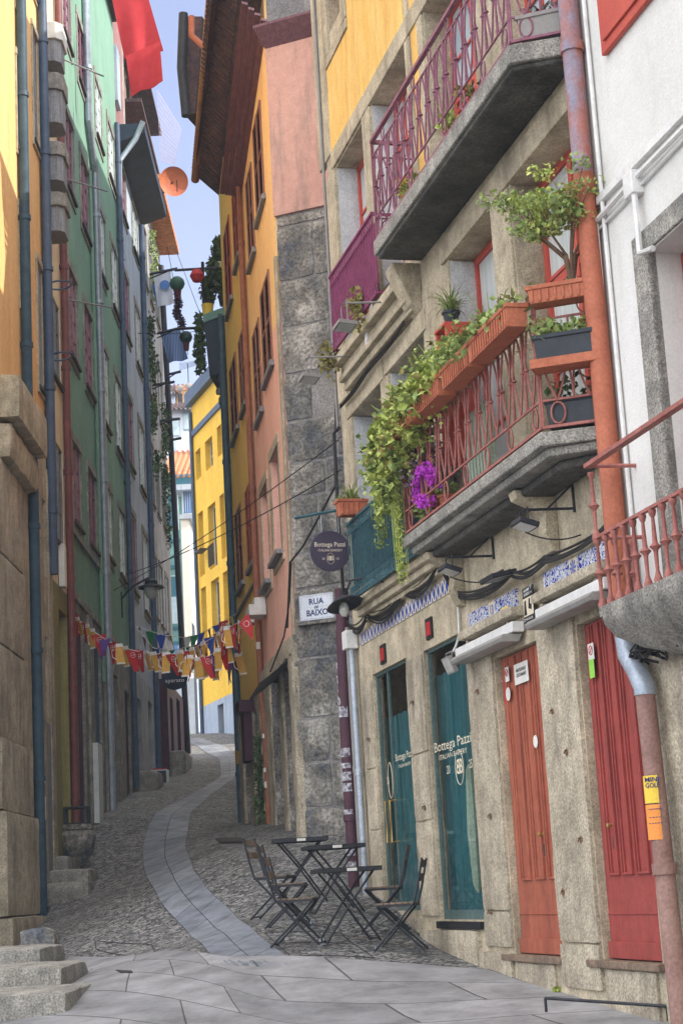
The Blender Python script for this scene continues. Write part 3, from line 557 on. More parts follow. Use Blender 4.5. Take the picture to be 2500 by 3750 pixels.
# gilt lettering on the glass
lt = MB(); T = TFR(2.34, 0, -.036); text(lt, T, 'Bottega Pazzi', .14, 0, 2.97, 0, fit=1.22); text(lt, T, 'ITALIAN BAKERY', .07, 0, 2.86, 0, fit=.92); text(lt, T, '20', .12, -.18, 2.72, 0); text(lt, T, '25', .12, .55, 2.72, 0); text(lt, T, 'B', .2, .24, 2.72, 0, bold=.003); text(lt, T, 'B', .2, .14, 2.72, 0, bold=.003, mirror=True)
lt.tube([T.P(.19+.13*math.cos(t*math.pi/12), 2.72+.17*math.sin(t*math.pi/12), 0) for t in range(25)], .004, 4, cap=False)
lt.build('window_lettering', M['cream'], house, recalc=False); lt = MB(); T = TFR(4.1, 0, -.036); text(lt, T, 'Bottega Pazzi', .11, .0, 3.0, 0, fit=.7); text(lt, T, 'ITALIAN BAKERY', .05, 0, 2.9, 0, fit=.5); text(lt, TFR(4.9,0,-.036), '25', .1, .08, 2.78, 0)
lt.tube([T.P(-.62+.09*math.cos(t*math.pi/12), 2.78+.2*math.sin(t*math.pi/12), 0) for t in range(25)], .004, 4, cap=False)
o = lt.build('window_lettering', M['cream'], house, recalc=False)
hd = MB()
for a in (4.72, 4.52): hd.tube([FR.P(a,2.1,-.04),FR.P(a,2.1,.04),FR.P(a,2.55,.04),FR.P(a,2.55,-.04)], .011, 6)
hd.build('door_handle', M['gold'], house, smooth=True)
ps = MB(); ps.box(FR, 3.72, 3.82, 2.12, 2.42, -.039, -.034); o = ps.build('push_plate', M['ink'], house); ps = MB(); T = TFR(3.77, 0, -.032)
for i,ch in enumerate('PULL'): text(ps, T, ch, .055, 0, 2.31-.055*i, 0)
ps.build('plate_lettering', M['white'], o, recalc=False)
vt = MB(); vt.box(FR, 1.6, 3.02, 1.185, 1.255, -.02, .045); vt.build('vent_slot', M['dark'], house)
tk = MB(); tk.box(FR, 3.64, 3.72, 2.8, 2.9, .0, .0)
# doors
def plank_door(nm, a0, a1, b0, b1, mt, lab, panels):
    d = MB(); d.box(FR, a0, a1, b0, b1, -0.1100, -0.0600); 
    for x0, x1 in panels:
        for off, h in ((0,.014),(.035,.008)): 
            x0o = x0+off; x1o = x1-off
            d.box(FR, x0o, x0o+.018, b0+.62, b1-.02, -0.0620, -0.0600+h+.008); d.box(FR, x1o-.018, x1o, b0+.62, b1-.02, -0.0620, -0.0600+h+.008)
            d.box(FR, x0o+.018, x1o-.018, b0+.62, b0+.638, -0.0620, -0.0600+h+.006)
    d.box(FR, a0, a1, b0+.005, b0+.13, -0.0620, -0.0350); d.box(FR, a0, a1, b0+.33, b0+.34, -0.0620, -0.0500); o = d.build(nm, mt, house, bevel=.004); o['label'] = lab
    t = MB(); t.box(FR, a0-0.0600, a1+.25, b0-.06, b0-.005, -0.1100, .06); t.build('threshold', M['slat_wood'], house, bevel=.006); return o
d1 = plank_door('door', -.39, .76, .985, 3.58, M['orange_paint'], 'orange red panelled wooden door', [(-.3,-.06),(.02,.26),(.36,.62)])
d2 = plank_door('door', -2.37, -1.30, .985, 3.56, M['red_paint'], 'deep red panelled wooden door', [(-2.2,-1.95),(-1.88,-1.68),(-1.62,-1.42)])
for dd, a_ in ((d1, .02), (d2, -1.52)):
    k_ = MB(); k_.lathe(FR.P(a_-.04, 1.98, -.055), [(.022,0),(.022,.006),(.008,.01),(.008,.03),(.02,.035),(.02,.05),(.006,.055)], 12, FR.n); k_.build('door_knob', M['gold'], dd, smooth=True)
    k_ = MB(); k_.box(FR, a_-.06, a_-.02, 1.80, 1.90, -.056, -.048); k_.build('lock_plate', M['slat_dark'], dd)
# stickers on the doors
st = MB(); st.box(FR, -.02, .34, 3.29, 3.47, -0.0295, -0.0275); s1 = st.build('door_notice', M['paper'], d1)
st = MB(); T = TFR(.16, 0, -0.0260); text(st, T, 'MARTELINHOS', .042, 0, 3.41, 0, bold=.001, fit=.25); text(st, T, 'ATÉ DE MANHÃ!', .042, 0, 3.365, 0, bold=.001, fit=.25); st.build('notice_lettering', M['ink'], s1, recalc=False)
st = MB(); st.box(FR, .49, .59, 3.35, 3.48, -0.0305, -0.0290); st.build('sticker', M['paper'], d1); st = MB(); st.lathe(FR.P(.55,3.24,-0.0310), [(.06,0),(.06,.002)], 14, FR.n); st.build('sticker', M['paper'], d1); st = MB(); st.lathe(FR.P(-.06,2.76,-0.0310), [(.055,0),(.055,.002)], 14, FR.n); s2 = st.build('sticker', M['paper'], d1)
st = MB(); st.tube([FR.P(.54+.032*math.cos(t*.524), 3.43+.032*math.sin(t*.524), -0.0270) for t in range(13)], .004, 4, cap=False); st.tube([FR.P(.517,3.453,-0.0270),FR.P(.563,3.407,-0.0270)], .004, 4); st.box(FR, .62,.66,3.16,3.38,-0.0305,-0.0290); st.build('sticker_ring', M['red'], s2)
st = MB(); st.box(FR, -1.56, -1.44, 3.26, 3.39, -0.0205, -0.0185); s3 = st.build('sticker', M['paper'], d2); st = MB(); st.tube([FR.P(-1.5+.035*math.cos(t*.524), 3.335+.035*math.sin(t*.524), -0.0170) for t in range(13)], .004, 4, cap=False); st.tube([FR.P(-1.525,3.36,-0.0170),FR.P(-1.475,3.31,-0.0170)], .004, 4); st.build('sticker_ring', M['red'], s3)
st = MB(); st.box(FR, -1.545, -1.44, 3.12, 3.265, -0.0185, -0.0165); st.build('paper_note', M['lime'], d2)
# tile panels and ledges over the doors
def diamonds(parent, a0, a1, b0, b1, n):
    t = MB(); t.box(FR, a0, a1, b0, b1, -.02, .014); o = t.build('tile_band', M['cream'], parent); m = MB(); p = (a1-a0)/n; h = (b1-b0)
    for i in range(n):
        x = a0+p*(i+.5); z = (b0+b1)/2
        m.add([FR.P(x-p*.30,z,.0165),FR.P(x,z+h*.47,.0165),FR.P(x+p*.30,z,.0165),FR.P(x,z-h*.47,.0165)], [(0,1,2,3)])
        for sg in (-1,1): m.add([FR.P(x+p*.5,z+sg*h*.1,.016),FR.P(x+p*.3,z+sg*h*.48,.016),FR.P(x+p*.7,z+sg*h*.48,.016)], [(0,1,2)])
    m.build('tile_pattern', M['navy_blue'], o, recalc=False)
M['rust_stain'] = mat('rust_stain', C(110,74,50), C(134,96,66), 20, rough=.9, bump=.1)
M['navy_blue'] = flat('cobalt', C(44,84,190), .3)
diamonds(house, 1.92, 5.48, 4.41, 4.56, 24)
for a0,a1,txt in [(0.0,1.39,'13'),(-2.08,-.68,None)]:
    t = MB(); t.box(FR, a0, a1, 3.945, 4.1, -.02, .018); o = t.build('tile_panel', M['azulejo'], house)
    m = MB(); n = 9
    for i in range(1,n): 
        x = a0+(a1-a0)*i/n; m.box(FR, x-.0015, x+.0015, 3.946, 4.099, .018, .0195)
    m.build('tile_joint', M['cream'], o)
    m = MB()
    if txt:
        q = MB(); q.box(FR, .60, .76, 3.947, 4.098, .018, .0215); qq = q.build('number_tile', M['cream'], o); text(m, TFR(.68, 0, .023), '13', .12, 0, 4.02, 0, bold=.004); m.build('number', M['navy_blue'], qq, recalc=False)
        q = MB(); q.box(FR, .24, .44, 3.965, 3.99, .018, .021); q.build('yellow_glaze', M['yellow'], o)
    else:
        for k in range(8):
            an = k*math.pi/4; cx, cz = -1.37, 4.02; m.add([FR.P(cx,cz,.021),FR.P(cx+.06*math.cos(an-.25),cz+.06*math.sin(an-.25),.021),FR.P(cx+.072*math.cos(an),cz+.072*math.sin(an),.021),FR.P(cx+.06*math.cos(an+.25),cz+.06*math.sin(an+.25),.021)],[(0,1,2,3)])
        q = MB(); q.box(FR, -1.45, -1.29, 3.947, 4.098, .018, .02); q.build('plain_tile', M['cream'], o); m.build('tile_flower', M['navy_blue'], o, recalc=False)
    l = MB(); l.rough(FR, a0-.14, a1+.04, 3.84, 3.935, -.1, .14, step=.12, amp=.006, rd=.015, sd=a0)
    for x in (a0+.1, a1-.15): l.rough(FR, x, x+.12, 3.75, 3.845, -.1, .08, step=.06, amp=.005, sd=x)
    l.build('stone_ledge', M['granite'], house, smooth=True)
    b0 = a0-.14; b = MB(); b.box(FR, b0, b0+(1.66 if txt else 1.5), 3.70, 3.79, .02, .13); o = b.build('awning_box', M['white_plastic'], house, bevel=.008)
    b = MB(); b.prism(Fr(FR.P(b0+.05,0,0), FR.n, FR.v, FR.u), [(.02,3.69),(.2,3.69),(.24,3.655),(.22,3.62),(.06,3.62)], 0, 1.45); b.build('rolled_awning', M['awning_grey'], o, bevel=.006)
for a0 in (4.43, 2.59):
    b = MB(); b.box(FR, a0, a0+.22, 4.065, 4.28, -.02, .02); o = b.build('alarm_panel', M['ink'], house); b = MB()
    for k in range(3): b.box(FR, a0+.04+k*.05, a0+.075+k*.05, 4.1, 4.24, .02, .026)
    b.build('red_element', M['red'], o)
rs = random.Random(12)
for k,(a,z) in enumerate([(1.2,3.35),(1.1,2.2),(-.7,2.95),(-.95,2.6),(-.62,1.5),(-1.1,1.9),(3.4,3.5),(3.2,2.4),(5.3,3.3),(1.3,1.35)]):
    p = MB(); F = FR.at(a, z, .036); n = 9; ring = [F.P((.028+.012*rs.random())*math.cos(t*6.283/n), (.022+.014*rs.random())*math.sin(t*6.283/n)-.01*rs.random(), .004) for t in range(n)]
    p.add(ring, [tuple(range(n))]); p.build('rust_mark', M['rust_stain'], house, recalc=False); p = MB(); p.tube([F.P(0,.005,-.02),F.P(0,.005,.02),F.P(.01,-.02,.022)], .005, 5); p.build('iron_pin', M['cable'], house)
# balconies --------------------------------------------------
def trap(fr, a0n, a0f, a1, dep): return [(a0f, .0), (a1, .0), (a1, dep), (a0n, dep)]
def balcony(zt, zb, a_near, a_nw, a_far, dep, mt, rail_top, iron, rail, lab):
    G = Fr(FR.P(0,0,0), FR.u, FR.n, (0,0,1)); s = MB(); s.prism(G, [(a_nw,.0),(a_far,.0),(a_far,dep),(a_near,dep)], zb, zt)
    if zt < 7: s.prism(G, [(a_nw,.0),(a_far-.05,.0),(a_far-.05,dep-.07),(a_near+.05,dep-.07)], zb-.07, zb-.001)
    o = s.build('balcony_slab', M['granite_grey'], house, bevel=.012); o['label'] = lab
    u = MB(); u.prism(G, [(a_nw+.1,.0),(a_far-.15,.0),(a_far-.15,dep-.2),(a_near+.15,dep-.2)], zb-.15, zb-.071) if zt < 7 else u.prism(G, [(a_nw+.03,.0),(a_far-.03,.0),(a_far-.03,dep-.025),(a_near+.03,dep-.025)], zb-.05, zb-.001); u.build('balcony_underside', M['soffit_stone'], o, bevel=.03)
    for a in ([] if zt > 7 else [a_far-.3, (a_far+a_near)/2-.9]): 
        k = MB(); k.prism(Fr(FR.P(a,0,0), FR.n, FR.v, FR.u), [(0,zb-.62),(.06,zb-.6),(.12,zb-.45),(.1,zb-.3),(.2,zb-.22),(.34,zb-.16),(.36,zb-.09),(0,zb-.09)], 0, .16); k.build('corbel', M['granite_smooth'], o, bevel=.01)
    rl = MB(); F1 = FR.at(0, 0, dep-.04); rail(rl, F1, a_near+.03, a_far-.03, zt+.04, rail_top)
    e1 = FR.P(a_near+.03,0,dep-.04); e0 = FR.P(a_nw+.02,0,.02); ln = (e0-e1).length; F2 = Fr((e1.x,e1.y,0), e0-e1, (0,0,1)); rail(rl, F2, 0, ln, zt+.04, rail_top)
    e1 = FR.P(a_far-.03,0,dep-.04); e0 = FR.P(a_far-.03,0,.02); F3 = Fr((e1.x,e1.y,0), e0-e1, (0,0,1)); rail(rl, F3, 0, (e0-e1).length, zt+.04, rail_top)
    rl.build('railing', iron, o, smooth=True); return o
balcony(4.93, 4.82, -2.13, -2.40, 1.77, .50, None, 6.0, M['red_iron'], gothic_rail, 'stone balcony slab with rust red railing')
balcony(8.14, 7.98, -2.13, -2.40, 2.17, .50, None, 9.24, M['purple_iron'], gothic_rail, 'stone balcony slab with purple railing')
rl = MB(); scroll_rail(rl, FR.at(0,0,.24), 3.05, 5.1, 7.9, 8.83, n=24)
for a in (3.05, 5.1): rl.box(FR, a-.012, a+.012, 8.8, 8.83, 0, .24); rl.box(FR, a-.012, a+.012, 7.9, 7.93, 0, .24)
bp = MB(); bp.box(FR, 3.05, 5.1, 8.02, 8.72, .215, .222)
o = rl.build('railing', M['plum_iron'], house, smooth=True); o['label'] = 'plum coloured railing with backing sheet'; bp.build('backing_sheet', M['plum_iron'], o)
rl = MB(); scroll_rail(rl, FR.at(0,0,.26), 1.95, 4.85, 4.84, 5.72, n=34)
for a in (1.95, 4.85): rl.box(FR, a-.012, a+.012, 5.69, 5.72, 0, .26); rl.box(FR, a-.012, a+.012, 4.84, 4.87, 0, .26)
o = rl.build('railing', M['teal_iron'], house, smooth=True); o['label'] = 'dark teal railing'
bp = MB(); bp.box(FR, 1.97, 4.83, 4.95, 5.65, .222, .228); bp.build('backing_sheet', mat('dark_teal_sheet', C(20,48,56), C(30,64,70), 3, bump=.2), o)
# pipes on the facade
PO = lambda a,b,c=.13: FR.P(a,b,c)
pipe(house, 'drainpipe', M['peel_pipe'], [PO(-2.47,15.4,.1),PO(-2.47,6.9,.1)], .08, lab='peeling blue and orange drainpipe')
pipe(house, 'drainpipe', M['orange_pipe'], [PO(-2.47,6.9,.1),PO(-2.47,3.3,.1)], .083, lab='orange drainpipe', clamps=False)
pipe(house, 'drainpipe', M['rust_pipe'], [PO(-2.73,2.86,.1),PO(-2.84,.4,.1)], .072, lab='wide rusty pipe below the elbow')
pipe(house, 'pipe_elbow', M['galv'], [PO(-2.47,3.32,.1),PO(-2.5,3.16,.1),PO(-2.64,3.02,.1),PO(-2.73,2.90,.1),PO(-2.73,2.84,.1)], .08, clamps=False, lab='grey metal elbow')
pipe(house, 'conduit', M['white_plastic'], [PO(-2.62,9,.03),PO(-2.62,3.5,.03)], .018, clamps=False)
pipe(house, 'drainpipe', M['darkplum'], [PO(6.1,5.2,.06),PO(6.22,3.7,.06),PO(6.22,1.2,.06)], .085, lab='dark sticker covered drainpipe at the corner')
pipe(house, 'drainpipe', M['galv'], [PO(5.72,4.6,.07),PO(5.68,1.3,.07)], .04, lab='grey white drainpipe with a square head')
pipe(house, 'drainpipe', M['grey_box'], [PO(5.95,4.7,.05),PO(5.92,1.3,.05)], .03)
b = MB(); b.box(FR, 5.62, 5.82, 4.4, 4.62, .01, .16); b.build('pipe_head', M['white_plastic'], house, bevel=.01)
pipe(house, 'conduit', M['cable'], [PO(5.8,7.15,.05),PO(5.95,7.12,.08),PO(5.98,5.9,.08),PO(6.0,4.9,.06)], .022, clamps=False)
pipe(house, 'conduit', M['grey_box'], [PO(5.9,15,.04),PO(5.9,7.2,.04)], .02, clamps=False)
# cable bundle looping over the shops
cb = MB(); r2 = random.Random(3)
def sagline(pts, sag, n=14):
    out = []
    for (a,b) in zip(pts, pts[1:]):
        for i in range(n): 
            f = i/n; p = V(a).lerp(V(b), f); p.z -= sag*4*f*(1-f); out.append(p)
    out.append(V(pts[-1])); return out
c2_ = MB(); c3_ = MB()
for k in range(7):
    j = lambda: r2.uniform(-.03,.03)
    cb.tube(sagline([PO(-2.3,4.2+j(),.06+j()*.5),PO(-.9,4.18+j(),.07),PO(-.1,4.22+j(),.09+j()*.5),PO(1.45,4.3+j(),.07),PO(2.0,4.72+j(),.06+j()*.5)], .06+j()), .011, 5)
    c2_.tube(sagline([PO(2.0,4.72+j(),.08),PO(3.4,4.68+j(),.07),PO(4.9,4.68+j(),.08),PO(5.9,4.75+j(),.06)], .12+2*j()), .009, 5)
    c3_.tube(sagline([PO(2.6,7.42+j()*.6,.1),PO(4.0,7.40+j()*.6,.1),PO(5.6,7.36+j()*.6,.07)], .03+j()), .012, 5)
cb.build('cable_bundle', M['cable'], house, smooth=True); c2_.build('cable_bundle', M['cable'], house, smooth=True); c3_.build('cable_bundle', M['cable'], house, smooth=True)
# roof above frame, for shade
rf = MB(); P = FR.P; rf.box(FR, -2.6, 6.0, 15.5, 15.7, -7.2, .6); rf.build('roof', M['old_rooftile'], house)
# ================================================================== WHITE HOUSE (right edge)
wh = thing('white_house', FR.P(-5, .6, -2), 'white plastered house with a red shutter and stone window surround at the right edge', 'house')
wall(wh, FR, -10, -2.46, 3.3, 15.5, [(-4.6,-3.3,3.62,5.95),(-4.6,-3.2,7.9,9.8)], M['white_plaster'], depth=.3, body=7, c=.005)
wall(wh, FR, -10, -2.44, -.5, 3.3, [], M['granite'], depth=.3, body=7, c=-.02, name='stone_base')
s = MB(); s.box(FR, -3.3, -3.06, 3.6, 6.13, -.05, .03); s.box(FR, -4.9, -3.31, 5.96, 6.13, -.05, .03); s.build('window_surround', M['granite_grey'], wh, bevel=.008)
window(wh, FR, -4.6, -3.31, 3.64, 5.94, .28, M['window_red'], M['dark_glass'])
s = MB(); s.box(FR, -4.5, -2.9, 7.68, 9.8, .01, .05); s.box(FR, -4.5, -2.98, 7.76, 9.7, .05, .07); o = s.build('shutter', M['window_red'], wh, bevel=.006); o['label'] = 'closed red shutter'
s = MB(); s.tube([FR.P(-2.5,6.4,.05),FR.P(-2.52,6.5,.05),FR.P(-3.24,6.53,.05),FR.P(-9,6.53,.05)], .022, 6); s.tube([FR.P(-2.5,6.44,.03),FR.P(-9,6.60,.03)], .012, 5); s.tube([FR.P(-2.52,6.5,.05),FR.P(-2.5,4.6,.05)], .014, 5); s.tube([FR.P(-3.28,6.45,.07),FR.P(-3.28,5.95,.07),FR.P(-3.5,5.9,.07)], .024, 6); s.box(FR, -9, -2.55, 6.62, 6.68, .006, .05); o = s.build('conduit', M['white_plastic'], wh, smooth=True)
s = MB(); s.box(FR, -3.32, -3.16, 6.4, 6.58, .0, .1); s.build('junction_box', M['white_plastic'], o, bevel=.008)
# balcony with turned balusters on a shell bracket
G = Fr(FR.P(0,0,0), FR.u, FR.n, (0,0,1)); s = MB(); s.prism(G, [(-2.66,.0),(-2.68,.36),(-2.75,.4),(-6.5,.4),(-6.5,.0)], 3.4, 3.47)
prof = [(0,.40,3.40),(0,.39,3.34),(.05,.33,3.24),(.25,.22,3.14),(.6,.08,3.04)]
rings = []
for off, dep, z in prof: rings.append([FR.P(-2.68-off,z,0),FR.P(-2.70-off,z,dep*.7),FR.P(-2.80-off,z,dep),FR.P(-6.5+off,z,dep),FR.P(-6.5+off,z,0)])
vs = [p for r_ in rings for p in r_]; fs = [(i*5+k,i*5+k+1,(i+1)*5+k+1,(i+1)*5+k) for i in range(4) for k in range(4)]; s.add(vs, fs)
bs_ = s.build('balcony_slab', M['granite_grey'], wh, smooth=True)
s = MB(); F1 = FR.at(0,0,.35)
def baluster(mb, p, h, k=1.0): mb.lathe(p, [(.03,0),(.032,.03),(.02,.06),(.013,.09),(.016,h*.42),(.02,h*.455),(.042,h*.5),(.02,h*.545),(.018,h*.57),(.012,h*.9),(.02,h*.92),(.028,h*.97),(.028,h)], 10)
for i in range(22): baluster(s, F1.P(-2.86-i*.165, 3.47, 0), .50)
baluster(s, F1.P(-2.7,3.47,0), .5); baluster(s, F1.P(-2.7,3.97,0), .5)
railbar(s, F1, -6.5, -2.68, 3.475, 0, .04, .012); railbar(s, F1, -6.5, -2.66, 3.985, 0, .035, .022); railbar(s, F1, -6.5, -2.64, 4.53, 0, .06, .03)
for z in (3.985, 4.52): s.tube([FR.P(-2.7,z,.35),FR.P(-2.72,z,.0)], .016, 6)
for i in range(1,3): baluster(s, FR.P(-2.71,3.47,.35-.13*i), .50)
s.build('railing', M['red_iron'], bs_, smooth=True)
w2 = MB(); r2 = random.Random(5)
for k in range(8): w2.tube([FR.P(-2.62+r2.uniform(-.1,.1)-k*.03, 3.12+r2.uniform(-.05,.05), .05+.1*math.sin(t)) + V((0,-.09*t,-.04*math.sin(t*1.3+k))) for t in range(7)], .01, 4)
w2.build('cable_tangle', M['cable'], wh, smooth=True)
rf = MB(); rf.box(FR, -10.2, -2.62, 15.5, 15.7, -7.2, .4); rf.build('roof', M['old_rooftile'], wh)
# ================================================================== ORANGE / PINK HOUSE and stone corner
oc = pt(700*1.5944, 1915*1.5944, 24.5); FO = facade(oc.x, 24.5, -8.95, -1)
def k2(z): return (z-1.6)*1.089+1.6
oh = thing('townhouse', FO.P(2.2,1.5,-2), 'narrow orange and pink townhouse with brown louvred shutters behind the street name plate', 'house')
OW = [(.88,1.95,k2(6.2),k2(7.68)),(.95,2.2,k2(8.92),k2(10.28)),(1.0,2.15,k2(11.42),k2(12.9)),(2.6,3.6,k2(6.08),k2(7.54)),(2.6,3.65,k2(8.68),k2(10.08)),(2.65,3.6,k2(11.2),k2(12.6))]
wall(oh, FO, 0, 4.42, 5.2, 10.0, [w for w in OW if w[2] < 9.3], M['pink_plaster'], depth=.16, body=6)
wall(oh, FO, 0, 4.42, 10.0, 15.2, [w for w in OW if w[3] > 10.6], M['orange_plaster'], depth=.16, body=6, name='upper_wall')
wall(oh, FO, 0, 4.42, .5, 5.2, [(.5,1.35,2.4,4.9),(1.9,3.1,2.4,4.9)], M['granite_dark'], depth=.3, body=6, name='stone_base', c=.03)
def shutters(parent, fr, a0, a1, b0, b1, mt, c=0, out=.03, lab=None):
    f = MB(); am = (a0+a1)/2
    for x0, x1 in ((a0, am-.01), (am+.01, a1)):
        f.box(fr, x0, x0+.05, b0, b1, c-.02, c+out); f.box(fr, x1-.05, x1, b0, b1, c-.02, c+out)
        for z in (b0, (b0+b1)/2-.03, b1-.06): f.box(fr, x0+.05, x1-.05, z, z+.06, c-.02, c+out-.004)
        n = int((b1-b0)/.07)
        for i in range(n):
            z = b0+.06+(b1-b0-.12)*i/n; P = fr.P; f.quad(P(x0+.05,z,c+out-.008),P(x1-.05,z,c+out-.008),P(x1-.05,z+.06,c-.012),P(x0+.05,z+.06,c-.012))
    w = f.build('shutter', mt, parent, recalc=False)
    s = MB(); s.box(fr, a0-.08, a1+.08, b0-.09, b0-.005, c-.02, c+.07); s.build('sill', M['grey_wood'], w)
    return w
for i,w in enumerate(OW):
    if i in (0,3):
        window(oh, FO, *w, depth=.15, fm=M['purple_wood'], gm=M['dark_glass'], nx=2, ny=4, sur=(.13,M['granite_smooth'],.02), sill=(.1,.12,M['grey_wood']))
    else: shutters(oh, FO, w[0], w[1], w[2], w[3], M['shutter_brown'])
# pale quoin strip between plaster and stone
q = MB(); q.box(FO, -.0, .14, 5.2, 10.9, -.03, .03); q.build('quoin', M['granite_smooth'], oh)
for a0,a1,nm in [(.5,1.35,'door'),(1.9,3.1,'door')]:
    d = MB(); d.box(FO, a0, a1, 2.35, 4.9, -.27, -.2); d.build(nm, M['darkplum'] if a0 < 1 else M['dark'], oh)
rb = MB(); rb.rough(FO, -.02, .5, 2.2, 5.1, -.1, .08, step=.16, amp=.03, sd=3); rb.rough(FO, 1.36, 1.88, 2.3, 5.1, -.1, .07, step=.16, amp=.03, sd=5); rb.rough(FO, 3.12, 4.3, 2.4, 5.1, -.1, .06, step=.18, amp=.03, sd=6); rb.rough(FO, .0, 4.3, 4.92, 5.2, -.1, .1, step=.18, amp=.02, sd=8); rb.build('stone_piers', M['granite'], oh, smooth=True)
a = MB(); a.add([FO.P(.4,4.9,.02),FO.P(2.1,4.85,.02),FO.P(2.1,4.5,.5),FO.P(.4,4.55,.5)], [(0,1,2,3)]); a.add([FO.P(.4,4.92,.02),FO.P(2.1,4.87,.02),FO.P(2.1,4.52,.5),FO.P(.4,4.57,.5)], [(0,1,2,3)]); a.build('canopy', M['grey_wood'], oh, recalc=False)
# gable end: pink render above big granite blocks
SA = R(-66.6); su = V((math.sin(SA), math.cos(SA), 0)); FS = Fr((oc.x+.03, 24.46, 0), su, (0,0,1), V((-su.y*-1, 0, 0)) if False else V((su.y, -su.x, 0))*-1)
if FS.n.y > 0: FS.n = -FS.n
# a runs left (away); the face spans a from 0 to -1.2 toward the right
gb = MB(); gb.box(FS, -2.6, 0, .5, 15.2, -1.0, -.02); gb.build('gable_core', M['mortar'], oh)
gp = MB(); gp.box(FS, -2.6, .03, k2(10.7), k2(13.2), -.3, .03); gp.build('pink_gable', mat('gable_pink', C(198,150,136), C(208,162,146), 1.0, bump=.15, grain=.05, stain=C(116,112,104), stainamt=.7), oh)
o = MB(); o.box(Fr((0,0,0),(1,0,0)), 1.4, 9, 0, 15.6, -24.4, -20.9); o.build('added_shade_wing', M['old_plaster'], oh); o = MB(); o.box(FO, .2, 4.4, 15.0, 22.4, -9, -3.4); o.build('added_shade_storeys', M['old_plaster'], oh)  # unseen wing closes a sun gap; unseen storeys added to shade the left row
r3 = random.Random(11); bl = MB(); z = 1.9; row = 0
while z < k2(10.68)-.1:
    h = r3.choice([.5,.62,.72,.85]); h = min(h, k2(10.68)-z); x = 0.02
    while x > -1.35:
        w = r3.choice([.45,.6,.8,.95]) if row % 3 else r3.choice([.95,.8]); rk = r3.random()
        if rk > .06: bl.rough(FS, x-w+.012, x-.0, z+.01, z+h-.01, -.12, .0+r3.uniform(.0,.015), step=.07, amp=.012, rd=.02, sd=row*5+x)
        x -= w
    z += h; row += 1
bl.build('stone_blocks', M['granite_dark'], oh, smooth=True)
# eaves: boarded soffit, then tiles and gutter
def eave(parent, fr, pts, name, mt, th=.05):
    m = MB(); A = [fr.P(*p) for p in pts]; B = [p+V((0,0,th)) for p in A]; n = len(A); m.add(A+B, [tuple(range(n)), tuple(range(n,2*n))[::-1]]+[(i,(i+1)%n,(i+1)%n+n,i+n) for i in range(n)]); return m.build(name, mt, parent)
for k in range(4):
    d0, d1 = .0+.095*k, .09+.095*k
    eave(oh, FO, [(4.6,13.76+.02*k,d0),(-.3,14.56+.09*k,d0),(-.3,14.58+.09*k,d1),(4.6,13.77+.02*k,d1)], 'soffit_board', M['plum_board'], .04)
eave(oh, FS, [(-2.6,k2(13.2),.0),(.05,k2(13.2)+.02,.0),(.12,k2(13.45),.25),(-2.6,k2(13.45),.25)], 'soffit_board', M['plum_board'], .04)
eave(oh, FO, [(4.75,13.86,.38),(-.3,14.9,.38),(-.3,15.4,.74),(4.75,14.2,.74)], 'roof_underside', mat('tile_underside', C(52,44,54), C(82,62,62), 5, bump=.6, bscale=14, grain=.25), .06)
gm_ = MB(); gm_.tube([FO.P(4.9,14.22,.78),FO.P(-.4,15.5,.78)], .075, 10); gm_.build('gutter', M['gold'] if False else mat('gutter_bronze', C(150,112,64), C(120,88,56), 4, rough=.6, bump=.3), oh, smooth=True)
rt = MB(); 
for i in range(46): 
    s_ = -.3+5.05*i/46; zz = 14.9-(1.04*(s_+.3)/5.05); rt.tube([FO.P(s_,zz+.07,.40),FO.P(s_,zz+.5,.82)], .055, 6)
rt.build('roof_tiles', M['old_rooftile'], oh, smooth=True)
m = MB(); m.add([FO.P(-.3,15.1,.8),FO.P(4.8,14.2,.8),FO.P(4.8,17.2,-3),FO.P(-.3,18,-3),FO.P(4.8,15.2,-6),FO.P(-.3,15.9,-6)], [(0,1,2,3),(3,2,4,5)]); m.build('roof', M['old_rooftile'], oh)
pipe(oh, 'drainpipe', mat('clay_pipe', C(138,84,62), C(156,100,74), 3, bump=.15, stain=C(96,64,54), stainamt=.6), [FO.P(4.3,13.9,.07),FO.P(4.28,5.0,.07),FO.P(3.95,4.2,.07),FO.P(3.95,2.5,.07)], .052, lab='terracotta coloured drainpipe')
for z,h in [(3.3,.10),(3.55,.07),(5.6,.12),(4.1,.07)]:
    a_ = 3.95 if z < 4.3 else 4.27; st = MB(); st.box(FO, a_-.045, a_+.01, z, z+h, .06, .1235); st.build('pipe_sticker', M['paper'], oh)
bx = MB(); bx.box(FO, 4.5,4.9,6.1,6.35,.02,.22); bx.build('equipment_box', M['white_plastic'], oh); bx = MB(); bx.box(FO, 3.4,3.9,6.05,6.22,.02,.3); bx.box(FO,3.45,3.85,6.2,6.34,.02,.2); bx.build('equipment_box', M['white_plastic'], oh)
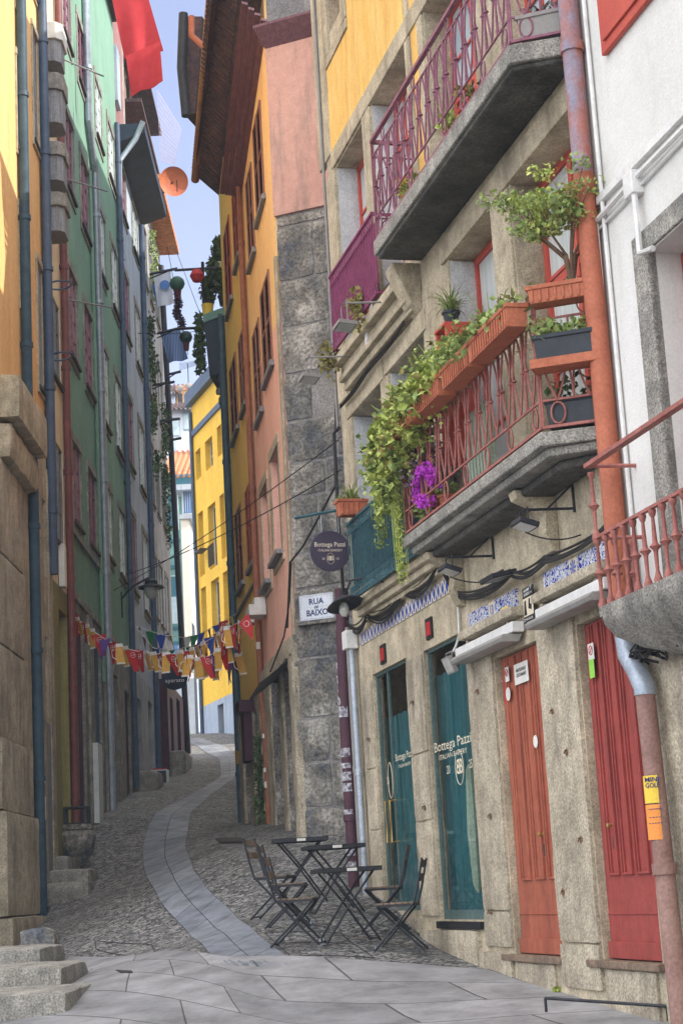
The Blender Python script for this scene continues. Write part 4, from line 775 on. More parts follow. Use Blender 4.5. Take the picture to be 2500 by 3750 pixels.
# ================================================================== GOLD HOUSE next along
gh = thing('townhouse', FO.P(6.6,1.8,-2), 'golden yellow townhouse with brown shutters, next after the orange and pink house', 'house')
GW = [(5.0,6.0,k2(6.8),k2(8.1)),(6.9,8.2,k2(6.8),k2(8.15)),(5.1,6.0,k2(9.45),k2(10.7)),(6.7,8.0,k2(9.45),k2(10.75)),(5.1,6.0,k2(12.0),k2(13.3)),(6.8,8.0,k2(11.8),k2(13.3))]
wall(gh, FO, 4.45, 8.85, 5.0, 16.2, GW, M['gold_plaster'], depth=.16, body=6, c=.004)
wall(gh, FO, 4.45, 8.85, .8, 5.0, [(5.0,5.9,2.5,4.7),(6.9,7.9,2.7,4.8)], M['granite_dark'], depth=.3, body=6, name='stone_base', c=.034)
for i,w in enumerate(GW): shutters(gh, FO, *w, M['shutter_red'] if i in (0,4,5) else M['shutter_brown'], c=.004)
for w in [(5.0,5.9,2.5,4.7),(6.9,7.9,2.7,4.8)]:
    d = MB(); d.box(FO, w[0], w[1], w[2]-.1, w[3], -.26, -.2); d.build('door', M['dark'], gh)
d = MB(); d.box(FO, 4.45, 8.85, k2(6.42), k2(6.46), 0, .05); d.build('string_course', M['grey_wood'], gh)
rb = MB(); rb.rough(FO, 5.92, 6.85, 2.4, 4.95, -.1, .09, step=.18, amp=.03, sd=31); rb.rough(FO, 4.5, 4.98, 2.4, 4.95, -.1, .09, step=.18, amp=.03, sd=33); rb.rough(FO, 7.95, 8.7, 2.5, 4.95, -.1, .09, step=.18, amp=.03, sd=35); rb.build('stone_piers', M['granite'], gh, smooth=True)
pipe(gh, 'drainpipe', M['teal_pipe'], [FO.P(8.75,13,.08),FO.P(8.72,2.85,.08)], .075, lab='dark teal drainpipe at the far corner')
st = MB(); st.tube([FO.P(8.72,4.05,.08),FO.P(8.72,4.3,.08)], .079, 10); st.build('pipe_sticker', M['gold'], gh)
cr = MB(); r4 = random.Random(4)
for i in range(9): cr.rough(FO, 8.86, 9.0+.1*(i%3), 10.9+.16*i, 11.05+.16*i, -.2, .05+.07*(i%4)/2+.02*i, step=.1, amp=.02, sd=i)
cr.build('broken_cornice', M['granite_dark'], gh, smooth=True)
m = MB(); m.add([FO.P(4.5,16.2,.5),FO.P(8.9,16.2,.5),FO.P(8.9,18.6,-3),FO.P(4.5,18.6,-3),FO.P(8.9,16.4,-6),FO.P(4.5,16.4,-6)], [(0,1,2,3),(3,2,4,5)]); m.build('roof', M['old_rooftile'], gh); m = MB(); m.box(FO, 4.45, 8.9, 16.0, 22.4, -9, -3.4); m.build('added_shade_storeys', M['old_plaster'], gh); m = MB(); m.box(FO, 8.9, 26, 2.5, 23.5, -12, -4.2); m.build('added_shade_block', M['old_plaster'], gh)  # storeys and block behind are unseen, added to keep sun off the left row
m = MB(); m.box(FO, 4.5, 8.85, 16.05, 16.19, .0, .5); m.build('soffit_board', M['plum_board'], gh)
m = MB(); m.add([pt(665,110,29.5),pt(760,110,29.5),pt(705,430,29.5),pt(660,425,29.5)],[(0,1,2,3)])
o = MB(); A = [pt(668,60,30.4),pt(740,60,30.4),pt(715,415,30.4),pt(680,425,30.4)]; B = [p+V((.2,1.1,.15)) for p in A]; o.add(A+B, [(0,1,2,3),(7,6,5,4),(0,4,5,1),(1,5,6,2),(2,6,7,3),(3,7,4,0)]); o.build('roof_underside', M['old_rooftile'], gh)
o = MB(); o.tube([pt(672,50,30.3),pt(665,250,30.3),pt(682,425,30.3)], .09, 10); o.build('gutter', M['black_iron'], gh, smooth=True)
o = MB(); o.tube([pt(702,60,29.8),pt(702,130,29.8),pt(765,190,29.8)], .06, 8); o.build('downpipe', M['terracotta'], gh, smooth=True)
# plant balcony box hung on the far corner
bb = thing('balcony', FO.P(8.4,10.5,.4), 'dark teal sheeted balcony full of potted plants high on the golden house', 'balcony')
Yb = 33.1; o = MB(); A = [pt(746,1178,Yb),pt(835,1145,Yb),pt(838,1360,Yb),pt(768,1378,Yb)]; B = [p+V((.1,1.2,0)) for p in A]; o.add(A+B, [(0,1,2,3),(7,6,5,4),(0,4,5,1),(1,5,6,2),(2,6,7,3),(3,7,4,0)]); o.build('sheet_front', mat('navy_sheet', C(22,40,62), C(34,56,76), 1.5, rough=.6, bump=.15), bb)
o = MB(); A = [pt(744,1152,Yb-.03),pt(836,1118,Yb-.03),pt(836,1146,Yb-.03),pt(745,1182,Yb-.03)]; B = [p+V((.1,1.25,0)) for p in A]; o.add(A+B, [(0,1,2,3),(7,6,5,4),(0,4,5,1),(1,5,6,2),(2,6,7,3),(3,7,4,0)]); o.build('top_rail', M['teal_tile'], bb)
o = MB(); o.tube([pt(742,960,Yb+.3),pt(748,1160,Yb+.3)], .035, 6); o.tube([pt(640,990,Yb+.3),pt(800,980,Yb+.3)], .028, 6); o.tube([pt(640,1205,Yb+.4),pt(735,1200,Yb+.4)], .03, 6); o.build('clothes_pole', M['black_iron'], bb)
r5 = random.Random(8)
def plantat(c, n, rad, size, mt, pot=None, lab='', cat='plant', group=None, blades=0, bl=.4, nm='potted_plant', twigs=0, droop=0, up=.5, blade_mat=None, rg=None, potm=None, potbox=None):
    c = V(c); rg = rg or rnd; t = thing(nm, c, lab, cat, group)
    if pot:
        p = MB(); p.lathe(c, [(pot*.7,0),(pot*.95,pot*1.5),(pot*1.08,pot*1.5),(pot*1.08,pot*1.75),(pot*.9,pot*1.75)], 12); p.build('pot', potm or M['terracotta'], t, smooth=True); top = c+V((0,0,pot*1.7))
    elif potbox:
        fr, w, h, d, pm = potbox; p = MB(); pr_ = [(-w/2+.02,0),(w/2-.02,0),(w/2,h),(-w/2,h)]; p.prism(fr, pr_, -d/2, d/2); p.box(fr, -w/2-.012, w/2+.012, h-.02, h+.015, -d/2-.012, d/2+.012); [p.box(fr, -w/2+.03+k*.06, -w/2+.05+k*.06, .01, h-.025, d/2, d/2+.012) for k in range(int((w-.05)/.06)) if pm is M['terracotta']]; o = p.build('planter_box', pm, t, bevel=.005)
        top = fr.P(0,h,0)
    else: top = c
    if n:
        f = MB()
        if potbox:
            m = max(2, int(potbox[1]/.14))
            for i in range(m): f.leaves(potbox[0].P((i+.5)/m*potbox[1]-potbox[1]/2, potbox[2]+rad[2]*.6, rg.uniform(-.04,.04)), (rad[0],rad[1],rad[2]*rg.uniform(.6,1.2)), n//m, size, up, rg, droop*rg.random())
        else: f.leaves(top+V((0,0,rad[2]*.8)), rad, n, size, up, rg, droop)
        f.build('foliage', mt, t, recalc=False)
    if blades:
        f = MB()
        for i in range(blades):
            an = rg.random()*6.28; L = bl*rg.uniform(.6,1.1); e = top+V((math.cos(an)*L*.7, math.sin(an)*L*.7, L*rg.uniform(-.1,.75))); f.blade(top+V((rg.uniform(-.04,.04),rg.uniform(-.04,.04),0)), e, .008, sag=L*.22)
        f.build('leaf_blades', blade_mat or mt, t, recalc=False)
    if twigs:
        f = MB()
        for i in range(twigs):
            an = rg.random()*6.28; L = rad[2]*2; p0 = top; p1 = p0+V((math.cos(an)*rad[0]*.3, math.sin(an)*rad[1]*.3, L*.5)); p2 = p0+V((math.cos(an)*rad[0]*.8, math.sin(an)*rad[1]*.8, L*rg.uniform(.6,1))); f.tube([p0,p1,p2], .012, 5, r1=.003)
        f.build('stem', M['twig'], t)
    return t
for i,(x,y,kind) in enumerate([(765,1140,'spiky dark plant at the left end of the sheeted balcony'),(790,1070,'tall leafy plant in the middle of the sheeted balcony'),(808,1000,'broad leaved plant standing highest on the sheeted balcony'),(820,1120,'dense plant at the wall end of the sheeted balcony')]):
    plantat(pt(x,y,Yb+.6), 200, (.18,.18,.32), .12, M['leaf_dark'], pot=.12, lab=kind, blades=24, bl=.5, twigs=4, rg=r5, potm=M['white_plastic'] if i == 2 else M['black_plastic'])
o = MB(); o.lathe(pt(762,1158,Yb+.1), [(.1,0),(.12,.22),(.13,.24)], 12); o.build('bucket', M['yellow'], smooth=True, tagargs=('small yellow bucket on the rim of the sheeted balcony','bucket'))
iv = MB()
for k in range(9): iv.leaves(pt(733+4*math.sin(k), 1170+k*22, Yb+.2), (.13,.13,.16), 70, .09, 0, r5)
iv.build('hanging_plant', M['leaf_dark'], recalc=False, tagargs=('dark ivy trailing down the left side of the sheeted balcony','plant'))
# ornaments and garlands
def balloon(p, r, lab, c1, c2):
    t = thing('hanging_ornament', p, lab, 'ornament'); b = MB(); b.lathe(p, [(.02*r,-1.0*r),(.45*r,-.85*r),(.8*r,-.5*r),(1.0*r,0),(.85*r,.55*r),(.5*r,.88*r),(.05*r,1.0*r)], 14); b.build('balloon', c1, t, smooth=True)
    b = MB(); b.lathe(p-V((0,0,2.05*r)), [(.35*r,0),(.42*r,.2*r),(.5*r,1.1*r),(.55*r,1.15*r)], 12); b.build('basket', c2, t, smooth=True); return t
balloon(pt(649,1040,44.0), .21, 'green balloon ornament with red basket hanging under the upper clothes pole', M['green_dark'] if 'green_dark' in M else flat('bottle_green', C(36,84,60)), M['maroon'])
balloon(pt(681,1236,44.5), .18, 'darker balloon ornament hanging beside the blue striped cloth', flat('deep_green', C(24,56,44)), M['maroon'])
o = MB(); rr = .25; o.lathe(pt(722,1010,Yb+.2), [(.01,-.15),(.09,-.12),(.15,0),(.09,.12),(.01,.15)], 14); o.build('paper_lantern', M['red'], smooth=True, tagargs=('round red paper ball hanging from the pole','lantern'))
tg = MB(); a0 = pt(645,1085,44); a1 = pt(662,1200,44.2)
for i in range(420):
    f = i/420; c = a0.lerp(a1, f)+V((.05*math.sin(f*9),0,0)); d = V((r5.gauss(0,1),r5.gauss(0,1),r5.gauss(0,1))).normalized()*.13; tg.tube([c,c+d], .012, 3, cap=False)
tg.build('tinsel_garland', flat('dark_tinsel', C(70,22,40)), recalc=False, tagargs=('dark red tinsel garland hanging between the two balloon ornaments','garland'))
# laundry
def cloth(nm, corners, mt, lab, cat, thick=.01, wave=.05, n=14, extra=None):
    a,b,c,d = [V(p) for p in corners]; m = MB(); nrm = (b-a).cross(d-a).normalized()
    vs = [];
    for side in (0,1):
        for j in range(n+1):
            for i in range(n+1):
                p = a.lerp(b,i/n).lerp(d.lerp(c,i/n),j/n)+nrm*(wave*math.sin(i/n*9+j/n*2)*(j/n)+side*thick); vs.append(p)
    N = (n+1)**2; fs = []
    for j in range(n):
        for i in range(n): q = j*(n+1)+i; fs += [(q,q+1,q+n+2,q+n+1),(N+q,N+q+n+1,N+q+n+2,N+q+1)]
    m.add(vs, fs); o = m.build(nm, mt, recalc=False, smooth=True); tag(o, lab, cat); return o
def stripes():
    m = mat('striped_cloth', C(70,100,150), C(96,130,176), 2, bump=.05, grain=.03); nt = m.node_tree; N = nt.nodes; w = N.new('ShaderNodeTexWave'); w.inputs['Scale'].default_value = 7; t = N.new('ShaderNodeTexCoord'); nt.links.new(t.outputs['Object'], w.inputs[0])
    r = N.new('ShaderNodeValToRGB'); r.color_ramp.elements[0].color = C(52,80,136); r.color_ramp.elements[1].color = C(128,152,190); nt.links.new(w.outputs['Fac'], r.inputs[0]); nt.links.new(r.outputs[0], N['Principled BSDF'].inputs['Base Color']); return m
c1 = cloth('beach_towel', [pt(562,1003,46),pt(625,990,46),pt(638,1112,46),pt(577,1124,46)], M['white_cloth'], 'white towel with a blue disc hanging from the upper rack', 'towel', wave=.04)
o = MB(); A = [pt(604+19*math.cos(t*.35), 1043+17*math.sin(t*.35), 45.9) for t in range(18)]; o.add(A, [tuple(range(18))]); o.build('blue_disc', M['blue_cloth'], c1, recalc=False)
cloth('beach_towel', [pt(556,1044,46.3),pt(570,1040,46.3),pt(590,1122,46.3),pt(577,1126,46.3)], M['blue_cloth'], 'plain blue towel edge hanging behind the white one', 'towel')
cloth('beach_towel', [pt(586,1218,48),pt(660,1204,48),pt(690,1316,48),pt(618,1328,48)], stripes(), 'blue striped towel hanging from the lower rack', 'towel', wave=.06)
for nm,(x0,y0,x1,y1),Yk,lab in [('a',(548,1005,650,985),46,'upper clothes rack holding the white towel'),('b',(575,1222,672,1200),48,'lower clothes rack holding the striped towel'),('c',(610,1374,663,1362),50,'bare forked clothes rack below the towels'),('d',(540,1415,640,1400),48,'thin clothes rack low on the overgrown wall'),('e',(570,1545,660,1535),50,'clothes rack carrying the white netting'),('f',(585,1620,665,1606),51,'lowest clothes rack at the end of the left row')]:
    m = MB(); m.tube([pt(x0,y0,Yk),pt(x1,y1,Yk)], .03, 6); m.tube([pt(x0,y0+16,Yk),pt(x0+(x1-x0)*.6,(y0+y1)/2+1,Yk)], .02, 5); m.tube([pt(x0+4,y0-4,Yk+.5),pt(x1,y1-4,Yk+.5)], .022, 5); m.build('clothes_rack', M['black_iron'], tagargs=(lab,'clothes rack'))
for (p,q,lab) in [((612,900,46),(690,1300,46),'left thin washing line high over the street'),((640,905,46),(745,1180,40),'right thin washing line high over the street')]:
    m = MB(); m.tube([pt(*p),pt(*q)], .008, 4); m.build('washing_line', M['cable'], tagargs=(lab,'line'))
# red banners at the top
c1 = cloth('red_banner', [pt(410,-10,33),pt(540,-20,33),pt(600,190,33),pt(455,212,33)], M['red_cloth'], 'upper red cloth banner hanging over the street', 'banner', wave=.05)
cloth('red_banner', [pt(462,205,32.6),pt(585,150,32.6),pt(598,300,32.6),pt(480,352,32.6)], M['red_cloth'], 'lower red cloth banner hanging over the street', 'banner', wave=.05)
m = MB(); m.tube([pt(300,-60,33),pt(900,-90,33)], .02, 5); m.build('banner_line', M['cable'], tagargs=('taut line carrying the red banners','line'))
# ================================================================== LEFT ROW
FL = facade(-4.5, 0, -.87, 1); A87 = -.87
SUR = M['granite_grey']
def row_roof(parent, a0, a1, z, out=.5, mt=None):
    m = MB(); m.box(FL, a0+.02, a1-.02, z, z+.12, -6, out); m.box(FL, a0+.02, a1-.02, z+.12, z+.5, -6, -.5); m.build('roof', mt or M['old_rooftile'], parent)
# near orange house
nh = thing('townhouse', FL.P(26,1.5,-2), 'orange rendered townhouse with granite base at the left edge', 'house')
NW = [(26.1,26.75,13.6,15.2),(26.2,26.72,11.0,12.6),(27.75,28.3,14.5,16.6),(27.8,28.35,10.1,12.3),(27.85,28.4,17.4,19.4),(26.2,26.8,16.2,18)]
wall(nh, FL, 22, 28.8, 8.9, 22, NW, M['near_orange'], depth=.1, body=6)
wall(nh, FL, 22, 28.8, -1, 8.9, [(27.7,28.2,6.9,8.2),(27.75,28.2,4.6,5.9)], M['granite_smooth'], depth=.3, body=6, name='stone_base', c=.02)
for w in NW: window(nh, FL, *w, depth=.06, fm=M['grey_wood'], gm=M['dark_glass'], nx=2, ny=3, fw=.04, sur=(.1,M['granite_smooth'],.03), sill=(.1,.06,M['slat_dark']))
pipe(nh, 'drainpipe', M['slate_pipe'], [FL.P(28.34,22,.1),FL.P(28.36,7.0,.1)], .085, lab='slate blue drainpipe between the orange and cream houses')
pipe(nh, 'drainpipe', M['teal_pipe'], [FL.P(26.12,22,.1),FL.P(26.12,9.2,.1),FL.P(26.50,8.4,.1),FL.P(26.65,.6,.1)], .085, lab='dark teal drainpipe on the granite base')
st = MB(); st.tube([FL.P(26.63,2.9,.1),FL.P(26.63,3.25,.1)], .089, 10); st.tube([FL.P(26.62,3.45,.1),FL.P(26.62,3.58,.1)], .088, 10); st.build('pipe_stickers', M['paper'], nh)
st = MB(); st.rough(FL, 24, 26.55, 8.5, 9.15, -.1, .34, step=.12, amp=.006, rd=.02, sd=2); st.rough(FL, 24, 26.4, 7.9, 8.45, -.1, .22, step=.12, amp=.02, rd=.05, sd=4); st.build('stone_capital', M['granite_smooth'], nh, smooth=True)
st = MB()
for i,(z0,z1,d) in enumerate([(.3,1.5,.26),(1.51,2.9,.20),(2.91,3.9,.14),(3.91,5.2,.08),(5.21,6.5,.08),(6.51,7.9,.08)]): st.rough(FL, 23.4, 26.05-.06*i, z0, z1, -.1, d, step=.1, amp=.008, rd=.02, sd=i+40)
st.rough(FL, 27.35, 27.7, 1.0, 8.8, -.1, .06, step=.14, amp=.012, sd=44); st.rough(FL, 28.25, 28.62, 1.4, 8.8, -.1, .06, step=.14, amp=.012, sd=45); st.build('stone_piers', M['granite'], nh, smooth=True)
st = MB(); st.box(FL, 27.72, 28.22, 1.5, 4.5, -.02, .03); st.build('door', M['grey_wood'], nh)
row_roof(nh, 22, 28.8, 22.1)
for z,lab in [(12.2,'upper iron ring on the slate pipe'),(10.9,'lower iron ring on the slate pipe')]:
    m = MB(); m.tube([FL.P(28.75+.22*math.cos(t*.4), z+.02*math.sin(t*.4), .25+.2*math.sin(t*.4)) for t in range(17)], .018, 5, cap=False); m.build('iron_ring', M['slate_pipe'], nh)
# cream house with boxed-in window bays
ch = thing('townhouse', FL.P(29.9,2,-2), 'cream plastered narrow house with little boxed bays between two dark pipes', 'house')
wall(ch, FL, 28.82, 30.9, 7, 23, [(29.3,30.3,7.8,9.6),(29.3,30.3,10.8,12.3)], M['cream_plaster'], depth=.08, body=6, c=.003)
wall(ch, FL, 28.82, 30.9, .5, 7, [(29.4,30.3,2.4,6.6)], M['olive_wood'], depth=.2, body=6, name='wooden_shopfront', c=.02)
for w in [(29.3,30.3,7.8,9.6),(29.3,30.3,10.8,12.3)]: window(ch, FL, *w, depth=.06, fm=M['grey_wood'], gm=M['dark_glass'], nx=2, ny=3, sill=(.1,.06,M['slat_dark']))
d = MB(); d.box(FL, 29.4, 30.3, 2.3, 6.6, -.18, -.14); d.build('door', M['olive_wood'], ch)
for y0,y1,y2,lab in [(128,187,264,'white capped boxed bay'),(311,370,487,'upper stone capped bay'),(560,608,696,'lower stone capped bay'),(743,791,880,'bottom stone capped bay')]:
    z0,z1,z2 = [pt(195 if y0 < 200 else 180, y, 29.1).z for y in (y0,y1,y2)]
    o = MB(); G = Fr(FL.P(0,0,0), FL.u, FL.n, (0,0,1)); o.prism(G, [(28.65,0),(28.65,.26),(28.75,.36),(29.2,.36),(29.3,.26),(29.3,0)], z2, z1-.004); w = o.build('bay_window', M['grey_wood'], ch); w['label'] = lab
    o = MB(); o.prism(G, [(28.6,0),(28.6,.29),(28.72,.4),(29.26,.4),(29.36,.29),(29.36,0)], z1, z0); o.build('stone_cap', M['white_plaster'] if y0 < 200 else M['granite_grey'], w, bevel=.01)
pipe(ch, 'drainpipe', M['brown_pipe'], [FL.P(30.40,20,.09),FL.P(30.40,2.4,.09)], .07, lab='oxblood drainpipe beside the green house')
pipe(ch, 'conduit', M['white_plastic'], [FL.P(29.00,18,.05),FL.P(29.10,12.6,.05)], .03, clamps=False)
b = MB(); b.box(FL, 29.5, 29.75, 7.0, 7.75, .02, .12); b.build('meter_box', M['white_plastic'], ch)
row_roof(ch, 28.82, 30.9, 23.1)
for (s0,z0,lab) in [(30.2,17.3,'upper thin washing pole reaching out from the cream house'),(30.3,14.9,'middle thin washing pole reaching out from the cream house'),(30.6,12.6,'lowest thin washing pole reaching out from the cream house')]:
    m = MB(); m.tube([FL.P(s0,z0,.05),FL.P(s0+1.6,z0+.35,.75)], .018, 5); m.build('washing_pole', M['grey_wood'], tagargs=(lab,'pole','washing poles on the left row'))
# green house
gr = thing('townhouse', FL.P(36,3,-2), 'green plastered townhouse with purple and white windows, middle of the left row', 'house')
PW = []; floors = [(8.62,10.15),(11.88,13.62),(15.33,16.9),(18.6,20.0)]
for b0,b1 in floors: PW += [(31.55,32.62,b0,b1),(33.64,34.85,b0,b1)]
WW = []
for b0,b1 in floors: WW += [(36.42,37.5,b0+(.3 if b0 < 9 else 0),b1+(.3 if b0<9 else 0)),(38.68,39.85,b0+(.3 if b0<9 else 0),b1+(.3 if b0<9 else 0))]
DW = [(31.5,32.5,2.9,6.88),(33.8,34.9,3.1,6.7),(36.7,37.7,3.6,6.4),(38.9,39.9,3.8,6.3)]
wall(gr, FL, 30.92, 40.55, 7.1, 23.5, PW+WW, M['green_plaster'], depth=.08, body=6, c=.0)
wall(gr, FL, 30.92, 40.55, 1.5, 7.1, DW, M['granite_grey'], depth=.12, body=6, name='stone_base', c=.01)
for i,w in enumerate(PW):
    window(gr, FL, *w, depth=.065, fm=M['purple_wood'], gm=M['dark_glass'] if i % 3 == 1 else M['curtain_glass'], nx=2, ny=4, fw=.06, mw=.022, sur=(.14,SUR,.022), sill=(.06,.075,M['slat_dark']), lab='purple framed window')
for w in WW: window(gr, FL, *w, depth=.06, fm=M['white_wood'], gm=M['pale_glass'], nx=2, ny=4, fw=.06, mw=.025, sur=(.15,M['granite_grey'],.02), sill=(.06,.075,M['slat_dark']), lab='white framed window')
for i,w in enumerate(DW):
    d = MB(); d.box(FL, w[0], w[1], w[2]-.2, w[3], -.10, -.05)
    for k in range(6): d.box(FL, w[0]+(w[1]-w[0])*k/6, w[0]+(w[1]-w[0])*k/6+.02, w[2], w[3], -.052, -.035)
    d.build('door', [M['darkplum'],M['teal_pipe'],M['grey_wood'],M['darkplum']][i], gr)
s = MB(); s.box(FL, 30.95, 35.3, 8.3, 8.42, 0, .05); s.box(FL, 30.95, 40.5, 7.08, 7.2, 0, .05); s.build('stone_band', SUR, gr)
s = MB(); s.box(FL, 35.3, 36.0, 2.5, 7.05, .0, .06); s.box(FL, 32.9, 33.5, 2.5, 7.05, .0, .06); s.box(FL, 35.9, 36.3, 2.9, 5.0, .03, .1); s.build('pilaster', SUR, gr)
s = MB(); s.box(FL, 33.0, 33.6, 3.1, 4.6, .06, .16); s.build('meter_box', M['white_wood'], gr)
pipe(gr, 'drainpipe', M['galv'], [FL.P(34.55,23,.09),FL.P(34.55,18.0,.09),FL.P(35.45,17.2,.09),FL.P(35.55,3.4,.09)], .085, lab='tall galvanised drainpipe across the green house')
pipe(gr, 'drainpipe', M['green_plaster'], [FL.P(34.85,17,.05),FL.P(35.00,6,.05)], .04, clamps=False)
pipe(gr, 'drainpipe', M['slate_pipe'], [FL.P(40.00,20.5,.09),FL.P(40.10,4.2,.09)], .07, lab='blue drainpipe between the green and blue grey houses')
st = MB(); st.tube([FL.P(35.55,4.35,.09),FL.P(35.55,4.62,.09)], .088, 12); st.build('pipe_sticker', M['gold'], gr)
row_roof(gr, 30.92, 40.5, 23.5, .3)
# blue-grey house with deep eave
bh = thing('townhouse', FL.P(43,3.5,-2), 'blue grey plastered townhouse with a deep dark eave, beyond the green house', 'house')
BW = []
for b0,b1 in [(12.15,13.9),(15.5,17.1),(18.7,20.0)]: BW += [(41.2,42.3,b0,b1),(43.75,45.0,b0,b1)]
BW += [(41.25,42.3,9.0,10.9),(43.9,45.1,8.9,10.95)]
wall(bh, FL, 40.57, 46.2, 7.0, 20.6, BW, M['bluegrey_plaster'], depth=.08, body=6, c=.002)
wall(bh, FL, 40.57, 46.2, 2.0, 7.0, [(41.3,42.2,4.1,6.4),(44,45.1,4.5,6.6)], M['old_plaster'], depth=.25, body=6, name='ground_floor', c=.012)
for i,w in enumerate(BW): window(bh, FL, *w, depth=.06, fm=M['white_wood'] if i % 2 else M['purple_wood'], gm=M['pale_glass'] if i % 3 else M['dark_glass'], nx=2, ny=4, sur=(.14,SUR,.02), sill=(.06,.075,M['slat_dark']))
for w in [(41.3,42.2,4.1,6.4),(44,45.1,4.5,6.6)]:
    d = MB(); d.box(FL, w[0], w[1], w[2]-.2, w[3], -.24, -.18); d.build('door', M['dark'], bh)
e = MB(); e.add([FL.P(40.6,20.25,.0),FL.P(46.2,20.25,.0),FL.P(46.2,20.5,.72),FL.P(40.6,20.5,.72),FL.P(40.6,20.75,.72),FL.P(46.2,20.75,.72),FL.P(46.2,20.75,0),FL.P(40.6,20.75,0)], [(0,1,2,3),(3,2,5,4),(4,5,6,7),(0,3,4,7),(1,6,5,2)]); e.build('eave', mat('navy_eave', C(34,48,66), C(48,64,84), 1.5, rough=.7, bump=.3, grain=.15), bh)
pipe(bh, 'drainpipe', M['galv'], [FL.P(40.40,20.7,.7),FL.P(40.50,20.3,.5),FL.P(40.25,19.6,.1),FL.P(40.25,17,.1)], .07, clamps=False)
pipe(bh, 'drainpipe', M['slate_pipe'], [FL.P(45.50,20,.08),FL.P(45.60,4.8,.08)], .075, lab='blue drainpipe at the far end of the blue grey house')
at_ = MB(); at_.box(FL, 40.6, 46.2, 20.8, 26.5, -5.5, -.35); at_.build('attic_wall', M['granite_grey'], bh)
cs = MB()
for i in range(26): cs.tube([FL.P(40.7+i*.16,21.2,-.3),FL.P(40.7+i*.16,25.8,-.3)], .06, 5)
cs.build('corrugated_cladding', M['metal_sheet'], bh)
cs = MB(); cs.box(FL, 40.7, 41.5, 22.8, 24.3, -.33, -.15); cs.box(FL, 42.6, 43.3, 22.4, 24, -.33, -.15); cs.build('pale_panel', M['pale_glass'], bh)
m = MB(); m.box(FL, 40.5, 46.2, 26.5, 26.7, -6, .2); m.build('roof', M['old_rooftile'], bh)
# last dark houses of the row
lh = thing('townhouse', FL.P(49,4.5,-2), 'dark weathered house with climbing plants closing the left row', 'house')
LW = [(46.7,47.5,b,b+1.7) for b in (9.2,12.4,15.6,18.8)] + [(48.3,49.1,b,b+1.7) for b in (9.2,12.4,15.6,18.8)] + [(50,50.9,b,b+1.7) for b in (9.2,12.4,15.6,18.8)]
wall(lh, FL, 46.22, 52.0, 7.4, 21.6, LW, M['old_plaster'], depth=.1, body=6)
wall(lh, FL, 46.22, 52.0, 3.0, 7.4, [(46.9,47.8,5.0,7.0),(49,50.1,5.3,7.2)], M['darkplum'], depth=.25, body=6, name='dark_shopfront', c=.3)
for i,w in enumerate(LW): window(lh, FL, *w, depth=.07, fm=M['grey_wood'] if i%2 else M['white_wood'], gm=M['dark_glass'], nx=2, ny=3, sur=(.1,SUR,.02), sill=(.05,.06,M['slat_dark']))
e = MB(); e.box(FL, 46.3, 52.2, 21.65, 21.85, -5, .6)
for i in range(30): e.tube([FL.P(46.4+i*.195,21.7,.55),FL.P(46.4+i*.195,22.6,-.6)], .08, 5)
e.build('roof', M['rooftile'], lh)
e = MB(); e.box(FL, 46.3, 53.4, 22.6, 29.3, -5, -.55); e.build('attic_wall', mat('attic_render', C(150,120,96), C(112,88,76), 1.4, bump=.5, grain=.2, stain=C(60,50,46), stainamt=.7), lh)
for z in (24.2, 26.2): e = MB(); e.box(FL, 46.5, 53.2, z, z+.12, -.55, .1); e.build('ledge', M['old_rooftile'], lh)
for k in range(4): e = MB(); e.box(FL, 47+k*1.6, 47.7+k*1.6, 24.6, 26, -.6, -.52); e.build('attic_window', M['dark_glass'], lh)
e = MB(); e.box(FL, 46.2, 53.8, 29.3, 29.5, -5, -.1)
for i in range(30): e.tube([FL.P(46.3+i*.25,29.5,-.1),FL.P(46.3+i*.25,30.2,-1.2)], .1, 5)
e.build('attic_roof', M['rooftile'], lh)
pipe(lh, 'drainpipe', M['black_iron'], [FL.P(51.40,21,.08),FL.P(51.45,5.8,.38)], .09, clamps=False, lab='black drainpipe at the end of the row')
r6 = random.Random(21)
for i,(s0,z0,n,lab) in enumerate([(47.5,14.2,14,'climbing plant spilling over the dark end house'),(49.2,19.6,7,'weeds growing under the eave of the end house'),(50.8,13.0,12,'hanging creeper at the far corner of the end house')]):
    iv = MB()
    for k in range(n): iv.leaves(FL.P(s0+r6.uniform(-.9,.5), z0+k*.34-r6.random(), .06+r6.uniform(0,.08)), (.12,.5,.34), 70, .09, .2, r6, droop=.3)
    iv.build('climbing_plant', M['leaf_dark'] if i != 1 else M['leaf_mid'], recalc=False, tagargs=(lab,'plant'))
# net over the terrace, satellite dish
nt_ = MB(); r7 = random.Random(2)
A = [pt(575,330,48),pt(665,475,47.5),pt(640,600,48),pt(590,590,49)]
for i in range(13):
    f = i/12; nt_.tube([A[0].lerp(A[1],f),A[3].lerp(A[2],f)], .006, 3, cap=False); nt_.tube([A[0].lerp(A[3],f),A[1].lerp(A[2],f)], .006, 3, cap=False)
nt_.build('terrace_net', M['pale_lilac'], recalc=False, tagargs=('fine net stretched over the roof terrace beside the red banners','net'))
sd = thing('satellite_dish', pt(635,665,46), 'orange painted satellite dish on the eave of the left row', 'satellite dish')
c = pt(635,665,46); ax = V((.35,-.85,-.25)).normalized(); b = MB(); b.lathe(c, [(.32,-.1),(.345,-.09),(.22,-.02),(.02,.0),(.0,.02),(.22,0),(.33,-.07)], 24, -ax)
b.v = []; b.f = []; b.mi = []
b.lathe(c-ax*.0, [(.01,.09),(.23,.06),(.38,.0),(.42,-.04),(.42,-.058),(.38,-.02),(.23,.035),(.01,.065)], 26, -ax)
